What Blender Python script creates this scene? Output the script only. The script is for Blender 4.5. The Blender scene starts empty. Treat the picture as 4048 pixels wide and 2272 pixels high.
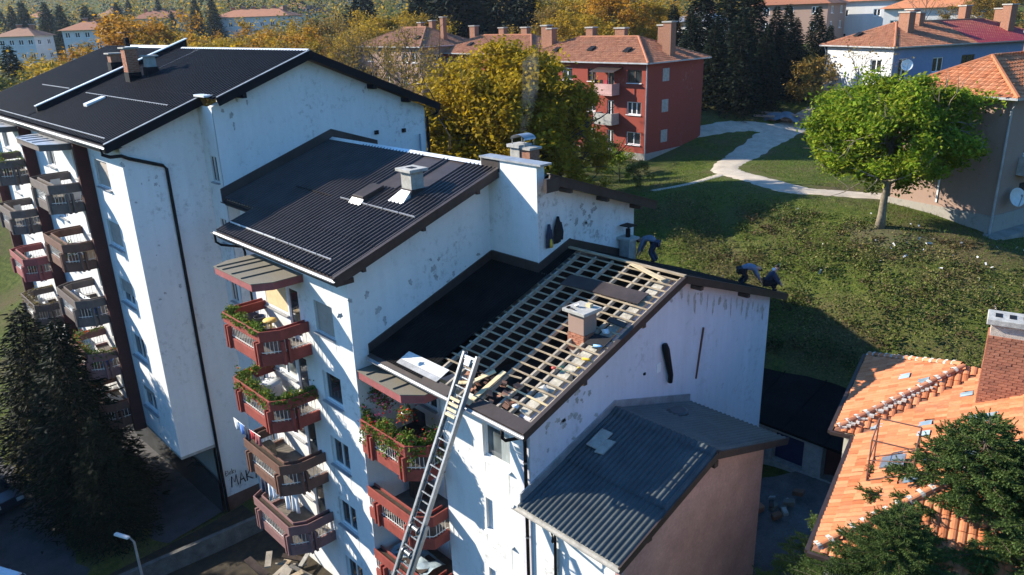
import bpy, bmesh, math, random
import numpy as np
from mathutils import Vector, Matrix
random.seed(7); RNG = np.random.default_rng(11)
sc = bpy.context.scene
col = sc.collection

# ------------------------------------------------------------------ camera, sky, sun, exposure
CAM = np.array([14.42, -13.95, 25.0])
YAW, PIT, ROL, FPX = 0.749163836, 0.340650938, -0.0326039764, 3026.04
_f = np.array([-math.cos(YAW)*math.cos(PIT), math.sin(YAW)*math.cos(PIT), -math.sin(PIT)])
_r = np.cross(_f, [0, 0, 1]); _r /= np.linalg.norm(_r); _u = np.cross(_r, _f)
RIGHT = math.cos(ROL)*_r + math.sin(ROL)*_u; UP = -math.sin(ROL)*_r + math.cos(ROL)*_u; FWD = _f
cd = bpy.data.cameras.new('camera'); cam = bpy.data.objects.new('camera', cd); col.objects.link(cam)
cam.matrix_world = Matrix(((RIGHT[0], UP[0], -FWD[0], CAM[0]), (RIGHT[1], UP[1], -FWD[1], CAM[1]), (RIGHT[2], UP[2], -FWD[2], CAM[2]), (0, 0, 0, 1)))
cd.sensor_width = 36; cd.lens = 36*FPX/4048; cd.clip_start = .1; cd.clip_end = 4000
sc.camera = cam
SUN = Vector((-1, -.54, .57)).normalized()
w = bpy.data.worlds.new('World'); sc.world = w; w.use_nodes = True
nt = w.node_tree; sky = nt.nodes.new('ShaderNodeTexSky'); sky.sky_type = 'NISHITA'; sky.sun_disc = False
sky.sun_elevation = math.asin(SUN.z); sky.sun_rotation = math.atan2(SUN.x, SUN.y)
sky.air_density = 1.0; sky.dust_density = .1; sky.ozone_density = 4.0
bg = nt.nodes['Background']; hsv = nt.nodes.new('ShaderNodeHueSaturation'); hsv.inputs['Saturation'].default_value = 1.22; nt.links.new(sky.outputs[0], hsv.inputs['Color']); nt.links.new(hsv.outputs[0], bg.inputs[0]); bg.inputs[1].default_value = .135
sl = bpy.data.lights.new('sun', 'SUN'); sl.energy = 5; sl.angle = math.radians(.5); sl.color = (1, .91, .76)
so = bpy.data.objects.new('sun', sl); col.objects.link(so); so.rotation_euler = SUN.to_track_quat('Z', 'Y').to_euler(); so.location = (-60, -40, 60)
vs = sc.view_settings; vs.view_transform = 'Standard'; vs.look = 'None'; vs.gamma = 1; vs.exposure = 1.12; vs.use_curve_mapping = False
sc.cycles.max_bounces = 5; sc.cycles.diffuse_bounces = 3; sc.cycles.glossy_bounces = 3; sc.cycles.transparent_max_bounces = 6; sc.cycles.use_denoising = True
sc.cycles.caustics_reflective = False; sc.cycles.caustics_refractive = False

def pix(dx, dy, depth):
    """a place in the world, found once from a survey of the view (2576 px wide) and a distance in metres"""
    s = 1.5714
    d = FWD + RIGHT*((dx*s-2024)/FPX) - UP*((dy*s-1136)/FPX)
    return CAM + d*depth

# ------------------------------------------------------------------ materials
MATS = {}
def new_mat(name):
    m = bpy.data.materials.new(name); m.use_nodes = True; MATS[name] = m
    return m, m.node_tree, m.node_tree.nodes['Principled BSDF']
def N(nt, t, **k):
    n = nt.nodes.new(t)
    for a, b in k.items(): setattr(n, a, b)
    return n
def noise(nt, vec, scale, detail=4, rough=.6):
    n = N(nt, 'ShaderNodeTexNoise'); n.inputs['Scale'].default_value = scale; n.inputs['Detail'].default_value = detail; n.inputs['Roughness'].default_value = rough
    if vec: nt.links.new(vec, n.inputs['Vector'])
    return n
def ramp(nt, src, stops):
    r = N(nt, 'ShaderNodeValToRGB'); e = r.color_ramp.elements
    while len(e) < len(stops): e.new(.5)
    for i, (p, c) in enumerate(stops):
        e[i].position = p; e[i].color = (c, c, c, 1) if not hasattr(c, '__len__') else (*c, 1)
    nt.links.new(src, r.inputs[0]); return r
def mixc(nt, fac, a, b, mode='MIX'):
    m = N(nt, 'ShaderNodeMix', data_type='RGBA', blend_type=mode)
    for i, v in ((0, fac), (6, a), (7, b)):
        if hasattr(v, 'is_output'): nt.links.new(v, m.inputs[i])
        elif i == 0: m.inputs[0].default_value = v
        else: m.inputs[i].default_value = (*v, 1)
    return m.outputs[2]
def coord(nt, kind='Object', scale=None):
    c = N(nt, 'ShaderNodeTexCoord').outputs[kind]
    if scale:
        m = N(nt, 'ShaderNodeMapping'); m.inputs['Scale'].default_value = scale; nt.links.new(c, m.inputs[0]); return m.outputs[0]
    return c
def bump(nt, bsdf, h, strength=.3, dist=.02):
    b = N(nt, 'ShaderNodeBump'); b.inputs['Strength'].default_value = strength; b.inputs['Distance'].default_value = dist
    nt.links.new(h, b.inputs['Height']); nt.links.new(b.outputs[0], bsdf.inputs['Normal'])
def plain(name, c, rough=.7, metal=0, var=.2, scale=4, c2=None, bmp=0, bscale=30, spec=.4, stretch=None, island=0, fine=0):
    m, nt, p = new_mat(name)
    v = coord(nt, 'Object', stretch); n = noise(nt, v, scale, 5, .65)
    r = ramp(nt, n.outputs[0], [(.3, 0.), (.7, 1.)])
    c = np.array(c, float); a = np.clip(c*(1-var), 0, 1); b = np.array(c2) if c2 is not None else np.clip(c*(1+var), 0, 1)
    out = mixc(nt, r.outputs[0], tuple(a), tuple(b))
    if fine:
        nf = noise(nt, v, scale*14, 3, .7); rf = ramp(nt, nf.outputs[0], [(.3, 1-fine), (.7, 1.)]); out = mixc(nt, 1., out, rf.outputs[0], 'MULTIPLY')
    if island:
        g = N(nt, 'ShaderNodeNewGeometry'); rr = ramp(nt, g.outputs['Random Per Island'], [(0, 1-island), (1, 1+0*island)])
        out = mixc(nt, 1., out, rr.outputs[0], 'MULTIPLY')
    nt.links.new(out, p.inputs['Base Color'])
    p.inputs['Roughness'].default_value = rough; p.inputs['Metallic'].default_value = metal; p.inputs['Specular IOR Level'].default_value = spec
    if bmp:
        nb = noise(nt, v, bscale, 4, .7); bump(nt, p, nb.outputs[0], bmp, .02)
    return m
def stucco(name, c, stain=(.35, .33, .3), amount=.62, rough=.9, s1=.35, streak=.5):
    """painted render with patchy stains, rain streaks and a fine grain"""
    m, nt, p = new_mat(name)
    v = coord(nt); n1 = noise(nt, v, s1, 6, .68); n2 = noise(nt, v, 3.2, 6, .75); n3 = noise(nt, coord(nt, 'Object', (1.1, 1.1, .1)), 1.2, 5, .7)
    f1 = ramp(nt, n1.outputs[0], [(amount-.1, 0.), (amount+.1, 1.)]); f2 = ramp(nt, n2.outputs[0], [(.5, 0.), (.68, 1.)])
    fm = N(nt, 'ShaderNodeMath', operation='MULTIPLY'); nt.links.new(f1.outputs[0], fm.inputs[0]); nt.links.new(f2.outputs[0], fm.inputs[1])
    tone = ramp(nt, n2.outputs[0], [(.25, .9), (.75, 1.)]); st = ramp(nt, n3.outputs[0], [(.3, 1-.2*streak), (.7, 1.)])
    out = mixc(nt, fm.outputs[0], c, stain)
    n4 = noise(nt, v, 1.15, 3, .55); n5 = noise(nt, v, 9, 3, .6); sp = N(nt, 'ShaderNodeMath', operation='MULTIPLY'); a4 = ramp(nt, n4.outputs[0], [(.69, 0.), (.76, 1.)]); a5 = ramp(nt, n5.outputs[0], [(.45, 0.), (.62, .75)]); nt.links.new(a4.outputs[0], sp.inputs[0]); nt.links.new(a5.outputs[0], sp.inputs[1]); out = mixc(nt, sp.outputs[0], out, tuple(np.array(stain)*.6))
    out = mixc(nt, 1., out, tone.outputs[0], 'MULTIPLY'); out = mixc(nt, 1., out, st.outputs[0], 'MULTIPLY')
    nt.links.new(out, p.inputs['Base Color']); p.inputs['Roughness'].default_value = rough; p.inputs['Specular IOR Level'].default_value = .2
    nb = noise(nt, v, 45, 3, .7); bump(nt, p, nb.outputs[0], .35, .01)
    return m
def leafy(name, cs, trans=.35, rough=.7):
    m, nt, p = new_mat(name)
    g = N(nt, 'ShaderNodeNewGeometry'); k = len(cs)-1
    r = ramp(nt, g.outputs['Random Per Island'], [(i/k, c) for i, c in enumerate(cs)])
    n = noise(nt, coord(nt), .6, 3, .6); tone = ramp(nt, n.outputs[0], [(.3, .72), (.7, 1.15)])
    out = mixc(nt, 1., r.outputs[0], tone.outputs[0], 'MULTIPLY')
    nt.links.new(out, p.inputs['Base Color']); p.inputs['Roughness'].default_value = rough; p.inputs['Specular IOR Level'].default_value = .12
    t = N(nt, 'ShaderNodeBsdfTranslucent'); nt.links.new(out, t.inputs[0])
    mx = N(nt, 'ShaderNodeMixShader'); mx.inputs[0].default_value = trans
    nt.links.new(p.outputs[0], mx.inputs[1]); nt.links.new(t.outputs[0], mx.inputs[2]); nt.links.new(mx.outputs[0], nt.nodes['Material Output'].inputs[0])
    return m
def tiles_mat(name, c, c2, old, island=.45):
    m, nt, p = new_mat(name)
    v = coord(nt); n1 = noise(nt, v, .7, 5, .7); n2 = noise(nt, v, 6, 4, .7)
    g = N(nt, 'ShaderNodeNewGeometry')
    oi = N(nt, 'ShaderNodeObjectInfo'); ad = N(nt, 'ShaderNodeMath', operation='ADD'); nt.links.new(g.outputs['Random Per Island'], ad.inputs[0]); nt.links.new(oi.outputs['Random'], ad.inputs[1])
    fr = N(nt, 'ShaderNodeMath', operation='FRACT'); nt.links.new(ad.outputs[0], fr.inputs[0])
    r = ramp(nt, fr.outputs[0], [(0, c), (.6, c2), (1, tuple(np.array(c)*.75))])
    f = ramp(nt, n1.outputs[0], [(.5, 0.), (.75, 1.)])
    fm = N(nt, 'ShaderNodeMath', operation='MULTIPLY'); nt.links.new(f.outputs[0], fm.inputs[0]); fm.inputs[1].default_value = .7
    out = mixc(nt, fm.outputs[0], r.outputs[0], old)
    t = ramp(nt, n2.outputs[0], [(.3, .75), (.7, 1.05)]); out = mixc(nt, 1., out, t.outputs[0], 'MULTIPLY')
    nt.links.new(out, p.inputs['Base Color']); p.inputs['Roughness'].default_value = .85; p.inputs['Specular IOR Level'].default_value = .25
    bump(nt, p, n2.outputs[0], .3, .01)
    return m
plain('bare_plaster', (.48, .465, .44), .95, 0, .3, 5, fine=.35); plain('soot_stain', (.53, .52, .51), .95, 0, .4, 7, fine=.4)
def glass(name, tint=(.02, .025, .03), rough=.06):
    m, nt, p = new_mat(name)
    n = noise(nt, coord(nt), 1.3, 2, .5); r = ramp(nt, n.outputs[0], [(.35, tuple(np.array(tint)*.6)), (.7, tuple(np.array(tint)*1.8))])
    nt.links.new(r.outputs[0], p.inputs['Base Color']); p.inputs['Roughness'].default_value = rough; p.inputs['Specular IOR Level'].default_value = .7
    return m
stucco('white_render', (.82, .82, .81), (.36, .35, .33), .54, streak=.55); stucco('white_render_worn', (.82, .81, .80), (.28, .27, .25), .47, streak=.9)
stucco('white_render_lilac', (.74, .72, .78), (.40, .38, .38), .55, streak=.8)
plain('roof_brown', (.048, .036, .034), .5, .0, .4, .9, spec=.4, fine=.25); plain('roof_black', (.007, .007, .012), .6, .0, .3, .8, spec=.14, fine=.3)
plain('roof_felt', (.009, .009, .010), .9, 0, .7, 1.1, bmp=.4, fine=.4, spec=.08); plain('fascia_brown', (.05, .032, .028), .55, 0, .3, 3, fine=.3)
plain('bright_metal', (.82, .82, .81), .35, .35, .1, 3); plain('grey_metal', (.32, .33, .34), .4, .7, .25, 3); plain('dull_zinc', (.45, .46, .48), .5, .5, .25, 2, fine=.3)  # bright metal: pale diffuse base stands in for the sun's glint
plain('dark_pipe', (.012, .011, .012), .6, 0, .2, 3, spec=.15)
plain('annex_sheet', (.062, .075, .08), .42, .0, .35, 1.2, fine=.35, spec=.45)
plain('batten_wood', (.47, .37, .25), .85, 0, .4, 2.2, stretch=(1, 4, 4), fine=.35, island=.3); plain('fresh_wood', (.70, .55, .33), .7, 0, .2, 3, fine=.2)
plain('rafter_wood', (.46, .40, .32), .85, 0, .3, 2, fine=.35, island=.25); plain('dark_wood', (.07, .045, .035), .7, 0, .3, 4, fine=.3)
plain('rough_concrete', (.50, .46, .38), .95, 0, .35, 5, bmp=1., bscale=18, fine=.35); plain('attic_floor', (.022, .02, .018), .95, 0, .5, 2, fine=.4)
plain('concrete', (.42, .40, .36), .9, 0, .25, 4, bmp=.4, fine=.25); plain('pale_concrete', (.43, .42, .39), .9, 0, .3, 4, bmp=.3, fine=.2)
plain('balcony_floor', (.17, .15, .13), .9, 0, .35, 3, fine=.3); plain('canopy_top', (.33, .31, .26), .9, 0, .4, 2.4, c2=(.22, .19, .14), fine=.3)
for nm, c in dict(balcony_red=(.30, .062, .045), balcony_brown=(.17, .085, .06), balcony_mauve=(.24, .125, .12), balcony_grey=(.15, .12, .11), balcony_rose=(.34, .10, .10)).items(): plain(nm, c, .75, 0, .22, 3, fine=.25)
plain('fin_red', (.085, .026, .024), .85, 0, .2, 2, fine=.25); plain('soil', (.05, .035, .025), 1, 0, .4, 8)
plain('frame_white', (.80, .80, .79), .4, 0, .05); plain('frame_brown', (.10, .06, .04), .5, 0, .2); plain('frame_pale', (.62, .62, .60), .5, 0, .1)
plain('blind_tan', (.62, .44, .24), .7, 0, .15, 3); plain('blind_grey', (.34, .29, .25), .7, 0, .15, 3); plain('blind_white', (.62, .63, .64), .6, 0, .08)
plain('curtain', (.30, .33, .33), .9, 0, .3, 9, stretch=(6, 6, .3)); glass('window_glass'); glass('window_glass_pale', (.10, .115, .12), .12); glass('skylight_glass', (.20, .26, .30), .15)
plain('rail_white', (.72, .70, .66), .5, .1, .1)
plain('render_pink', (.55, .33, .30), .95, 0, .2, .7, bmp=.5, bscale=60, fine=.2)
stucco('render_red', (.29, .062, .042), (.48, .30, .22), .66, streak=.3); stucco('render_brown', (.36, .245, .195), (.28, .2, .17), .62, streak=.4)
stucco('render_blue', (.21, .27, .42), (.50, .48, .46), .64, streak=.4); stucco('render_pale', (.66, .66, .66), (.5, .48, .42), .62, streak=.5)
stucco('render_cream', (.66, .62, .52), (.4, .36, .3), .6); stucco('plinth_grey', (.36, .33, .29), (.16, .15, .14), .5)
tiles_mat('tile_orange', (.52, .165, .065), (.64, .26, .125), (.34, .17, .10)); tiles_mat('tile_rust', (.40, .155, .085), (.50, .22, .12), (.26, .14, .09)); tiles_mat('tile_old', (.34, .15, .09), (.40, .20, .12), (.20, .12, .085))
plain('tile_bed', (.20, .09, .055), .95, 0, .3, 5); plain('roof_cherry', (.34, .02, .04), .75, 0, .15, 3); plain('mortar', (.50, .47, .42), .95, 0, .2, 8, bmp=.6)
tiles_mat('brick_red', (.36, .13, .075), (.46, .18, .10), (.50, .33, .24)); plain('brick_mortar', (.52, .45, .38), .95, 0, .25, 8, bmp=.5)
plain('far_brick', (.33, .16, .10), .95, 0, .3, 9, fine=.35)
plain('bark', (.085, .062, .045), .95, 0, .4, 6, bmp=.8, bscale=14, stretch=(3, 3, .8)); plain('bark_pale', (.20, .165, .12), .95, 0, .4, 6, bmp=.8, bscale=14)
leafy('leaf_gold', [(.46, .27, .022), (.56, .36, .03), (.36, .24, .025), (.22, .18, .025)], .4); leafy('leaf_amber', [(.52, .23, .02), (.60, .32, .03), (.38, .19, .02), (.28, .17, .025)], .4)
leafy('leaf_rust', [(.30, .17, .035), (.36, .23, .05), (.22, .15, .035), (.17, .15, .04)]); leafy('leaf_olive', [(.13, .15, .035), (.18, .20, .045), (.10, .11, .03), (.22, .19, .045)])
leafy('leaf_green', [(.13, .22, .012), (.22, .33, .018), (.08, .14, .012), (.33, .40, .03), (.28, .27, .03)], .45); leafy('leaf_ygreen', [(.44, .29, .016), (.30, .22, .014), (.54, .36, .02), (.18, .15, .014)], .45)
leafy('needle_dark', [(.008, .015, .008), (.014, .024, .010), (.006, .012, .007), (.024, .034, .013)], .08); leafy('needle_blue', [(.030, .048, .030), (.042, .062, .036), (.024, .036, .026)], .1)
leafy('needle_fresh', [(.06, .115, .032), (.10, .165, .045), (.16, .20, .055), (.04, .08, .025)], .2)
leafy('flower_leaf', [(.08, .15, .02), (.15, .24, .03), (.05, .10, .02), (.22, .25, .05)], .35); leafy('flower_red', [(.75, .04, .03), (.8, .12, .02), (.6, .02, .04)], .2); leafy('flower_pink', [(.8, .06, .18), (.75, .12, .25)], .2); leafy('flower_yellow', [(.75, .45, .03), (.8, .6, .1)], .2)

# ------------------------------------------------------------------ mesh helpers
def V3(p): return np.asarray(p, float)
class MB:
    """collects vertices and faces for ONE mesh object"""
    def __init__(s): s.v = []; s.f = []
    def add(s, vs, fs):
        b = len(s.v); s.v += [tuple(map(float, q)) for q in vs]; s.f += [tuple(b+i for i in f) for f in fs]; return s
    def face(s, *pts): return s.add(pts, [tuple(range(len(pts)))])
    def hexa(s, p):  # 8 corners: bottom ring then top ring
        return s.add(p, [(3, 2, 1, 0), (4, 5, 6, 7), (0, 1, 5, 4), (1, 2, 6, 5), (2, 3, 7, 6), (3, 0, 4, 7)])
    def box(s, x0, x1, y0, y1, z0, z1):
        return s.hexa([(x0, y0, z0), (x1, y0, z0), (x1, y1, z0), (x0, y1, z0), (x0, y0, z1), (x1, y0, z1), (x1, y1, z1), (x0, y1, z1)])
    def obox(s, c, ax, ay, az):  # centre and three half-axis vectors
        c, ax, ay, az = map(V3, (c, ax, ay, az))
        return s.hexa([c-ax-ay-az, c+ax-ay-az, c+ax+ay-az, c-ax+ay-az, c-ax-ay+az, c+ax-ay+az, c+ax+ay+az, c-ax+ay+az])
    def beam(s, a, b, w, h, up=(0, 0, 1)):
        a, b = V3(a), V3(b); d = b-a; L = np.linalg.norm(d); d = d/L; sx = np.cross(d, up)
        if np.linalg.norm(sx) < 1e-4: sx = np.cross(d, (0, 1, 0))
        sx /= np.linalg.norm(sx); u = np.cross(sx, d)
        return s.obox((a+b)/2, d*L/2, sx*w/2, u*h/2)
    def tube(s, pts, r, n=6, caps=True):
        pts = [V3(p) for p in pts]; rs = r if hasattr(r, '__len__') else [r]*len(pts); vs = []; fs = []
        for i, p in enumerate(pts):
            d = pts[min(i+1, len(pts)-1)]-pts[max(i-1, 0)]; d = d/(np.linalg.norm(d)+1e-9)
            a = np.cross(d, (0, 0, 1)) if abs(d[2]) < .95 else np.cross(d, (1, 0, 0)); a /= np.linalg.norm(a); b = np.cross(d, a)
            for k in range(n):
                t = 2*math.pi*k/n; vs.append(p+(a*math.cos(t)+b*math.sin(t))*rs[i])
        for i in range(len(pts)-1):
            for k in range(n): fs.append((i*n+k, i*n+(k+1) % n, (i+1)*n+(k+1) % n, (i+1)*n+k))
        if caps: fs.append(tuple(range(n-1, -1, -1))); fs.append(tuple((len(pts)-1)*n+k for k in range(n)))
        return s.add(vs, fs)
    def prism(s, poly, vec):  # closed polygon (3D points) swept along vec
        p = [V3(q) for q in poly]; n = len(p); q = [a+V3(vec) for a in p]
        return s.add(p+q, [tuple(range(n-1, -1, -1)), tuple(range(n, 2*n))]+[(i, (i+1) % n, n+(i+1) % n, n+i) for i in range(n)])
    def lathe(s, c, prof, n=16):  # prof: (radius, z)
        vs = []; fs = []
        for r, z in prof:
            for k in range(n): t = 2*math.pi*k/n; vs.append((c[0]+r*math.cos(t), c[1]+r*math.sin(t), c[2]+z))
        for i in range(len(prof)-1):
            for k in range(n): fs.append((i*n+k, i*n+(k+1) % n, (i+1)*n+(k+1) % n, (i+1)*n+k))
        fs.append(tuple(range(n-1, -1, -1))); fs.append(tuple((len(prof)-1)*n+k for k in range(n)))
        return s.add(vs, fs)
    def mesh(s, name):
        me = bpy.data.meshes.new(name); me.from_pydata(s.v, [], s.f); me.validate(); me.update(); return me
    def build(s, name, mat, parent=None, smooth=False, kind=None, local=False, bevel=0, label=None):
        if parent is not None and not local:
            o = np.zeros(3); p = parent
            while p is not None: o += np.array(p.location); p = p.parent
            s.v = [(a-o[0], b-o[1], c-o[2]) for a, b, c in s.v]
        return link(name, s.mesh(name), mat, parent, smooth, kind, bevel, label)
def link(name, me, mat, parent=None, smooth=False, kind=None, bevel=0, label=None):
    ob = bpy.data.objects.new(name, me); col.objects.link(ob)
    if mat is not None and not me.materials: me.materials.append(MATS[mat])
    elif mat is not None and me.materials[0] != MATS[mat]:
        ob.material_slots[0].link = 'OBJECT'; ob.material_slots[0].material = MATS[mat]
    if parent is not None: ob.parent = parent
    if smooth: me.polygons.foreach_set('use_smooth', [True]*len(me.polygons))
    if kind: ob['kind'] = kind
    if label: ob['label'] = label
    if bevel:
        b = ob.modifiers.new('bevel', 'BEVEL'); b.width = bevel; b.segments = 2; b.limit_method = 'ANGLE'
    return ob
def tag(o, label, cat, group=None):
    o['label'] = label; o['category'] = cat
    if group: o['group'] = group
    return o
def thing(name, label, cat, loc=(0, 0, 0), rz=0, group=None):
    o = bpy.data.objects.new(name, None); col.objects.link(o); o.empty_display_size = .2
    o.location = tuple(map(float, loc)); o.rotation_euler = (0, 0, rz)
    return tag(o, label, cat, group)
def structure(name, mb, mat, smooth=False):
    o = mb.build(name, mat, None, smooth); o['kind'] = 'structure'; return o
def fast_mesh(name, verts, nper, mat, parent=None, kind=None, smooth=False):
    """verts (F, nper, 3): one loose face per row"""
    verts = np.asarray(verts, np.float32); F = verts.shape[0]
    me = bpy.data.meshes.new(name); me.vertices.add(F*nper); me.vertices.foreach_set('co', verts.reshape(-1))
    me.loops.add(F*nper); me.loops.foreach_set('vertex_index', np.arange(F*nper, dtype=np.int32))
    me.polygons.add(F); me.polygons.foreach_set('loop_start', np.arange(0, F*nper, nper, dtype=np.int32)); me.polygons.foreach_set('loop_total', np.full(F, nper, np.int32))
    me.update(calc_edges=True); me.validate()
    return link(name, me, mat, parent, smooth, kind)
def grid_mesh(X, Y, Z):
    ny, nx = X.shape; v = np.stack([X, Y, Z], -1).reshape(-1, 3)
    i = np.arange(ny-1)[:, None]*nx+np.arange(nx-1)[None]; f = np.stack([i, i+1, i+nx+1, i+nx], -1).reshape(-1, 4)
    return v, f
def rot2(a): return np.array([[math.cos(a), -math.sin(a)], [math.sin(a), math.cos(a)]])

def wall_holes(mb, o, u, n, W_, H_, holes, depth):
    """a wall skin in the plane o + u*s + z*t with real openings and reveals going in along -n"""
    o, u, n = V3(o), V3(u), V3(n); z = V3((0, 0, 1))
    xs = sorted({0, W_, *[h[0] for h in holes], *[h[1] for h in holes]}); zs = sorted({0, H_, *[h[2] for h in holes], *[h[3] for h in holes]})
    P = lambda a, b, d=0: o+u*a+z*b-n*d
    for a, b in zip(xs, xs[1:]):
        for c, d in zip(zs, zs[1:]):
            ma, mc = (a+b)/2, (c+d)/2
            if any(h[0] < ma < h[1] and h[2] < mc < h[3] for h in holes): continue
            mb.face(P(a, c), P(b, c), P(b, d), P(a, d))
    for a, b, c, d in holes:
        mb.face(P(a, c), P(a, d), P(a, d, depth), P(a, c, depth)); mb.face(P(b, d), P(b, c), P(b, c, depth), P(b, d, depth))
        mb.face(P(b, c), P(a, c), P(a, c, depth), P(b, c, depth)); mb.face(P(a, d), P(b, d), P(b, d, depth), P(a, d, depth))
def window(parent, o, u, n, a, b, c, d, depth, frame='frame_white', pane='window_glass', mull=1, blind=0, blindmat='blind_grey', sill=True, curtain=False, local=False, name='window', sillmat='dull_zinc', ft=.06):
    """frame, panes, sill and roller blind of one opening"""
    o, u, n = V3(o), V3(u), V3(n); z = V3((0, 0, 1)); P = lambda s, t, q: o+u*s+z*t-n*q
    fb = MB(); q = depth-.03
    def bar(s0, s1, t0, t1, th=.06):
        fb.hexa([P(s0, t0, q), P(s1, t0, q), P(s1, t0, q-th), P(s0, t0, q-th), P(s0, t1, q), P(s1, t1, q), P(s1, t1, q-th), P(s0, t1, q-th)])
    bar(a, b, c, c+ft); bar(a, b, d-ft, d); bar(a, a+ft, c+ft, d-ft); bar(b-ft, b, c+ft, d-ft)
    for k in range(1, mull+1):
        s = a+(b-a)*k/(mull+1); bar(s-ft*.6, s+ft*.6, c+ft, d-ft)
    w_ = fb.build(name, frame, parent, local=local)
    for k in range(mull+1):
        s0 = a+(b-a)*k/(mull+1)+ft*.7; s1 = a+(b-a)*(k+1)/(mull+1)-ft*.7
        MB().face(P(s0, c+ft, q-.015), P(s1, c+ft, q-.015), P(s1, d-ft, q-.015), P(s0, d-ft, q-.015)).build('pane', pane, w_, local=local)
    if curtain:
        s = a+(b-a)*.55; MB().face(P(s, c+ft, q-.02), P(b-ft, c+ft, q-.02), P(b-ft, d-ft, q-.02), P(s, d-ft, q-.02)).build('curtain', 'curtain', w_, local=local)
    if blind > 0:
        t = d-(d-c)*blind; mb = MB(); k = max(2, int((d-t)/.055))
        for i in range(k):
            t0 = t+(d-t)*i/k; t1 = t+(d-t)*(i+1)/k; mb.hexa([P(a+.02, t0, q-.06), P(b-.02, t0, q-.06), P(b-.02, t0, q-.085), P(a+.02, t0, q-.085), P(a+.02, t1, q-.06), P(b-.02, t1, q-.06), P(b-.02, t1, q-.073), P(a+.02, t1, q-.073)])
        mb.build('roller_blind', blindmat, w_, local=local)
    if sill:
        mb = MB(); mb.hexa([P(a-.05, c-.05, q-.07), P(b+.05, c-.05, q-.07), P(b+.05, c-.07, -.12), P(a-.05, c-.07, -.12), P(a-.05, c-.004, q-.07), P(b+.05, c-.004, q-.07), P(b+.05, c-.03, -.12), P(a-.05, c-.03, -.12)]); mb.build('sill', sillmat, w_, local=local)
    return w_
def corrugated(mb, x0, x1, pitch, amp, rows, trap=True, plates=()):
    """ribbed sheet running up through the (y, z) rows; ribs repeat along x"""
    n = int(round((x1-x0)/pitch)); prof = ((0, 0), (.18, 0), (.32, 1), (.55, 1), (.69, 0)) if trap else tuple((k/6, .5-.5*math.cos(2*math.pi*k/6)) for k in range(6))
    xs = []; hs = []
    for i in range(n):
        for t, h in prof:
            x = x0+(i+t)*(x1-x0)/n; xs.append(x); hs.append(0 if any(a < x < b for a, b in plates) else h*amp)
    xs.append(x1); hs.append(0); m = len(xs); vs = []; fs = []
    for y, z in rows:
        vs += [(x, y, z+h) for x, h in zip(xs, hs)]
    for r in range(len(rows)-1):
        for k in range(m-1): fs.append((r*m+k, r*m+k+1, (r+1)*m+k+1, (r+1)*m+k))
    return mb.add(vs, fs)
def gutter(mb, x0, x1, y, z, r=.08):
    vs = []; fs = []; A = [math.pi+math.pi*k/6 for k in range(7)]
    for x in (x0, x1):
        for rr in (r, r-.012):
            vs += [(x, y+rr*math.cos(a), z+rr*math.sin(a)) for a in A]
    for k in range(6):
        fs += [(k, k+1, 14+k+1, 14+k), (7+k+1, 7+k, 21+k, 21+k+1)]
    fs += [(0, 14, 21, 7), (6, 13, 27, 20)]
    return mb.add(vs, fs)
def in_poly(px, py, poly):
    c = False; j = len(poly)-1
    for i in range(len(poly)):
        if (poly[i][1] > py) != (poly[j][1] > py) and px < (poly[j][0]-poly[i][0])*(py-poly[i][1])/(poly[j][1]-poly[i][1]+1e-12)+poly[i][0]: c = not c
        j = i
    return c
def tile_field(o, eu, ev, poly, tw, tl, jitter=.02, prof=.03, rng=random):
    """tile positions (corner points in 3D) over a roof plane: eu along the eave, ev up the slope, poly in (u, v)"""
    us = [p[0] for p in poly]; vs = [p[1] for p in poly]; out = []
    nv = int((max(vs)-min(vs))/tl)+1
    for j in range(nv):
        v = min(vs)+j*tl; nu = int((max(us)-min(us))/tw)+1
        for i in range(nu):
            u = min(us)+i*tw
            if in_poly(u+tw/2, v+tl*.5, poly): out.append((u, v))
    return out
TILE_PROF = ((0, 0), (.22, .75), (.5, 1), (.78, .75), (1, .12))
def tiles_joined(o, eu, ev, cells, tw, tl, hgt, name, mat, parent, n_pts=5, local=True):
    o, eu, ev = V3(o), V3(eu), V3(ev); nn = np.cross(eu, ev); nn /= np.linalg.norm(nn)
    prof = TILE_PROF if n_pts == 5 else ((0, 0), (.5, 1), (1, .1)); q = []
    for u, v in cells:
        dv = random.gauss(0, .008); dz = abs(random.gauss(0, .006)); lo = []; hi = []
        for t, h in prof:
            lo.append(o+eu*(u+t*tw*.98)+ev*(v+dv)+nn*(h*hgt+.035+dz)); hi.append(o+eu*(u+t*tw*.98)+ev*(v+tl*1.12+dv)+nn*(h*hgt*.9+.008))
        for k in range(len(prof)-1): q.append((lo[k], lo[k+1], hi[k+1], hi[k]))
        if n_pts == 5:
            for k in range(len(prof)-1): q.append((lo[k]-nn*.03, lo[k+1]-nn*.03, lo[k+1], lo[k]))
    if not q: return None
    a = np.array(q); mb_v = a
    # weld by tile so that 'random per island' works on whole tiles
    F = a.shape[0]; vv = a.reshape(-1, 3); me = bpy.data.meshes.new(name)
    per = F//len(cells); base = []
    m = len(prof); vs = []; fs = []
    for c in range(len(cells)):
        blk = a[c*per:(c+1)*per]; k0 = len(vs)
        lo = [blk[k][0] for k in range(m-1)]+[blk[m-2][1]]; hi = [blk[k][3] for k in range(m-1)]+[blk[m-2][2]]
        vs += lo+hi
        fs += [(k0+k, k0+k+1, k0+m+k+1, k0+m+k) for k in range(m-1)]
        if n_pts == 5:
            vs += [p-nn*.03 for p in lo]; fs += [(k0+2*m+k, k0+2*m+k+1, k0+k+1, k0+k) for k in range(m-1)]
    me.from_pydata([tuple(p) for p in vs], [], fs); me.update()
    return link(name, me, mat, parent, kind='stuff')
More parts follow.
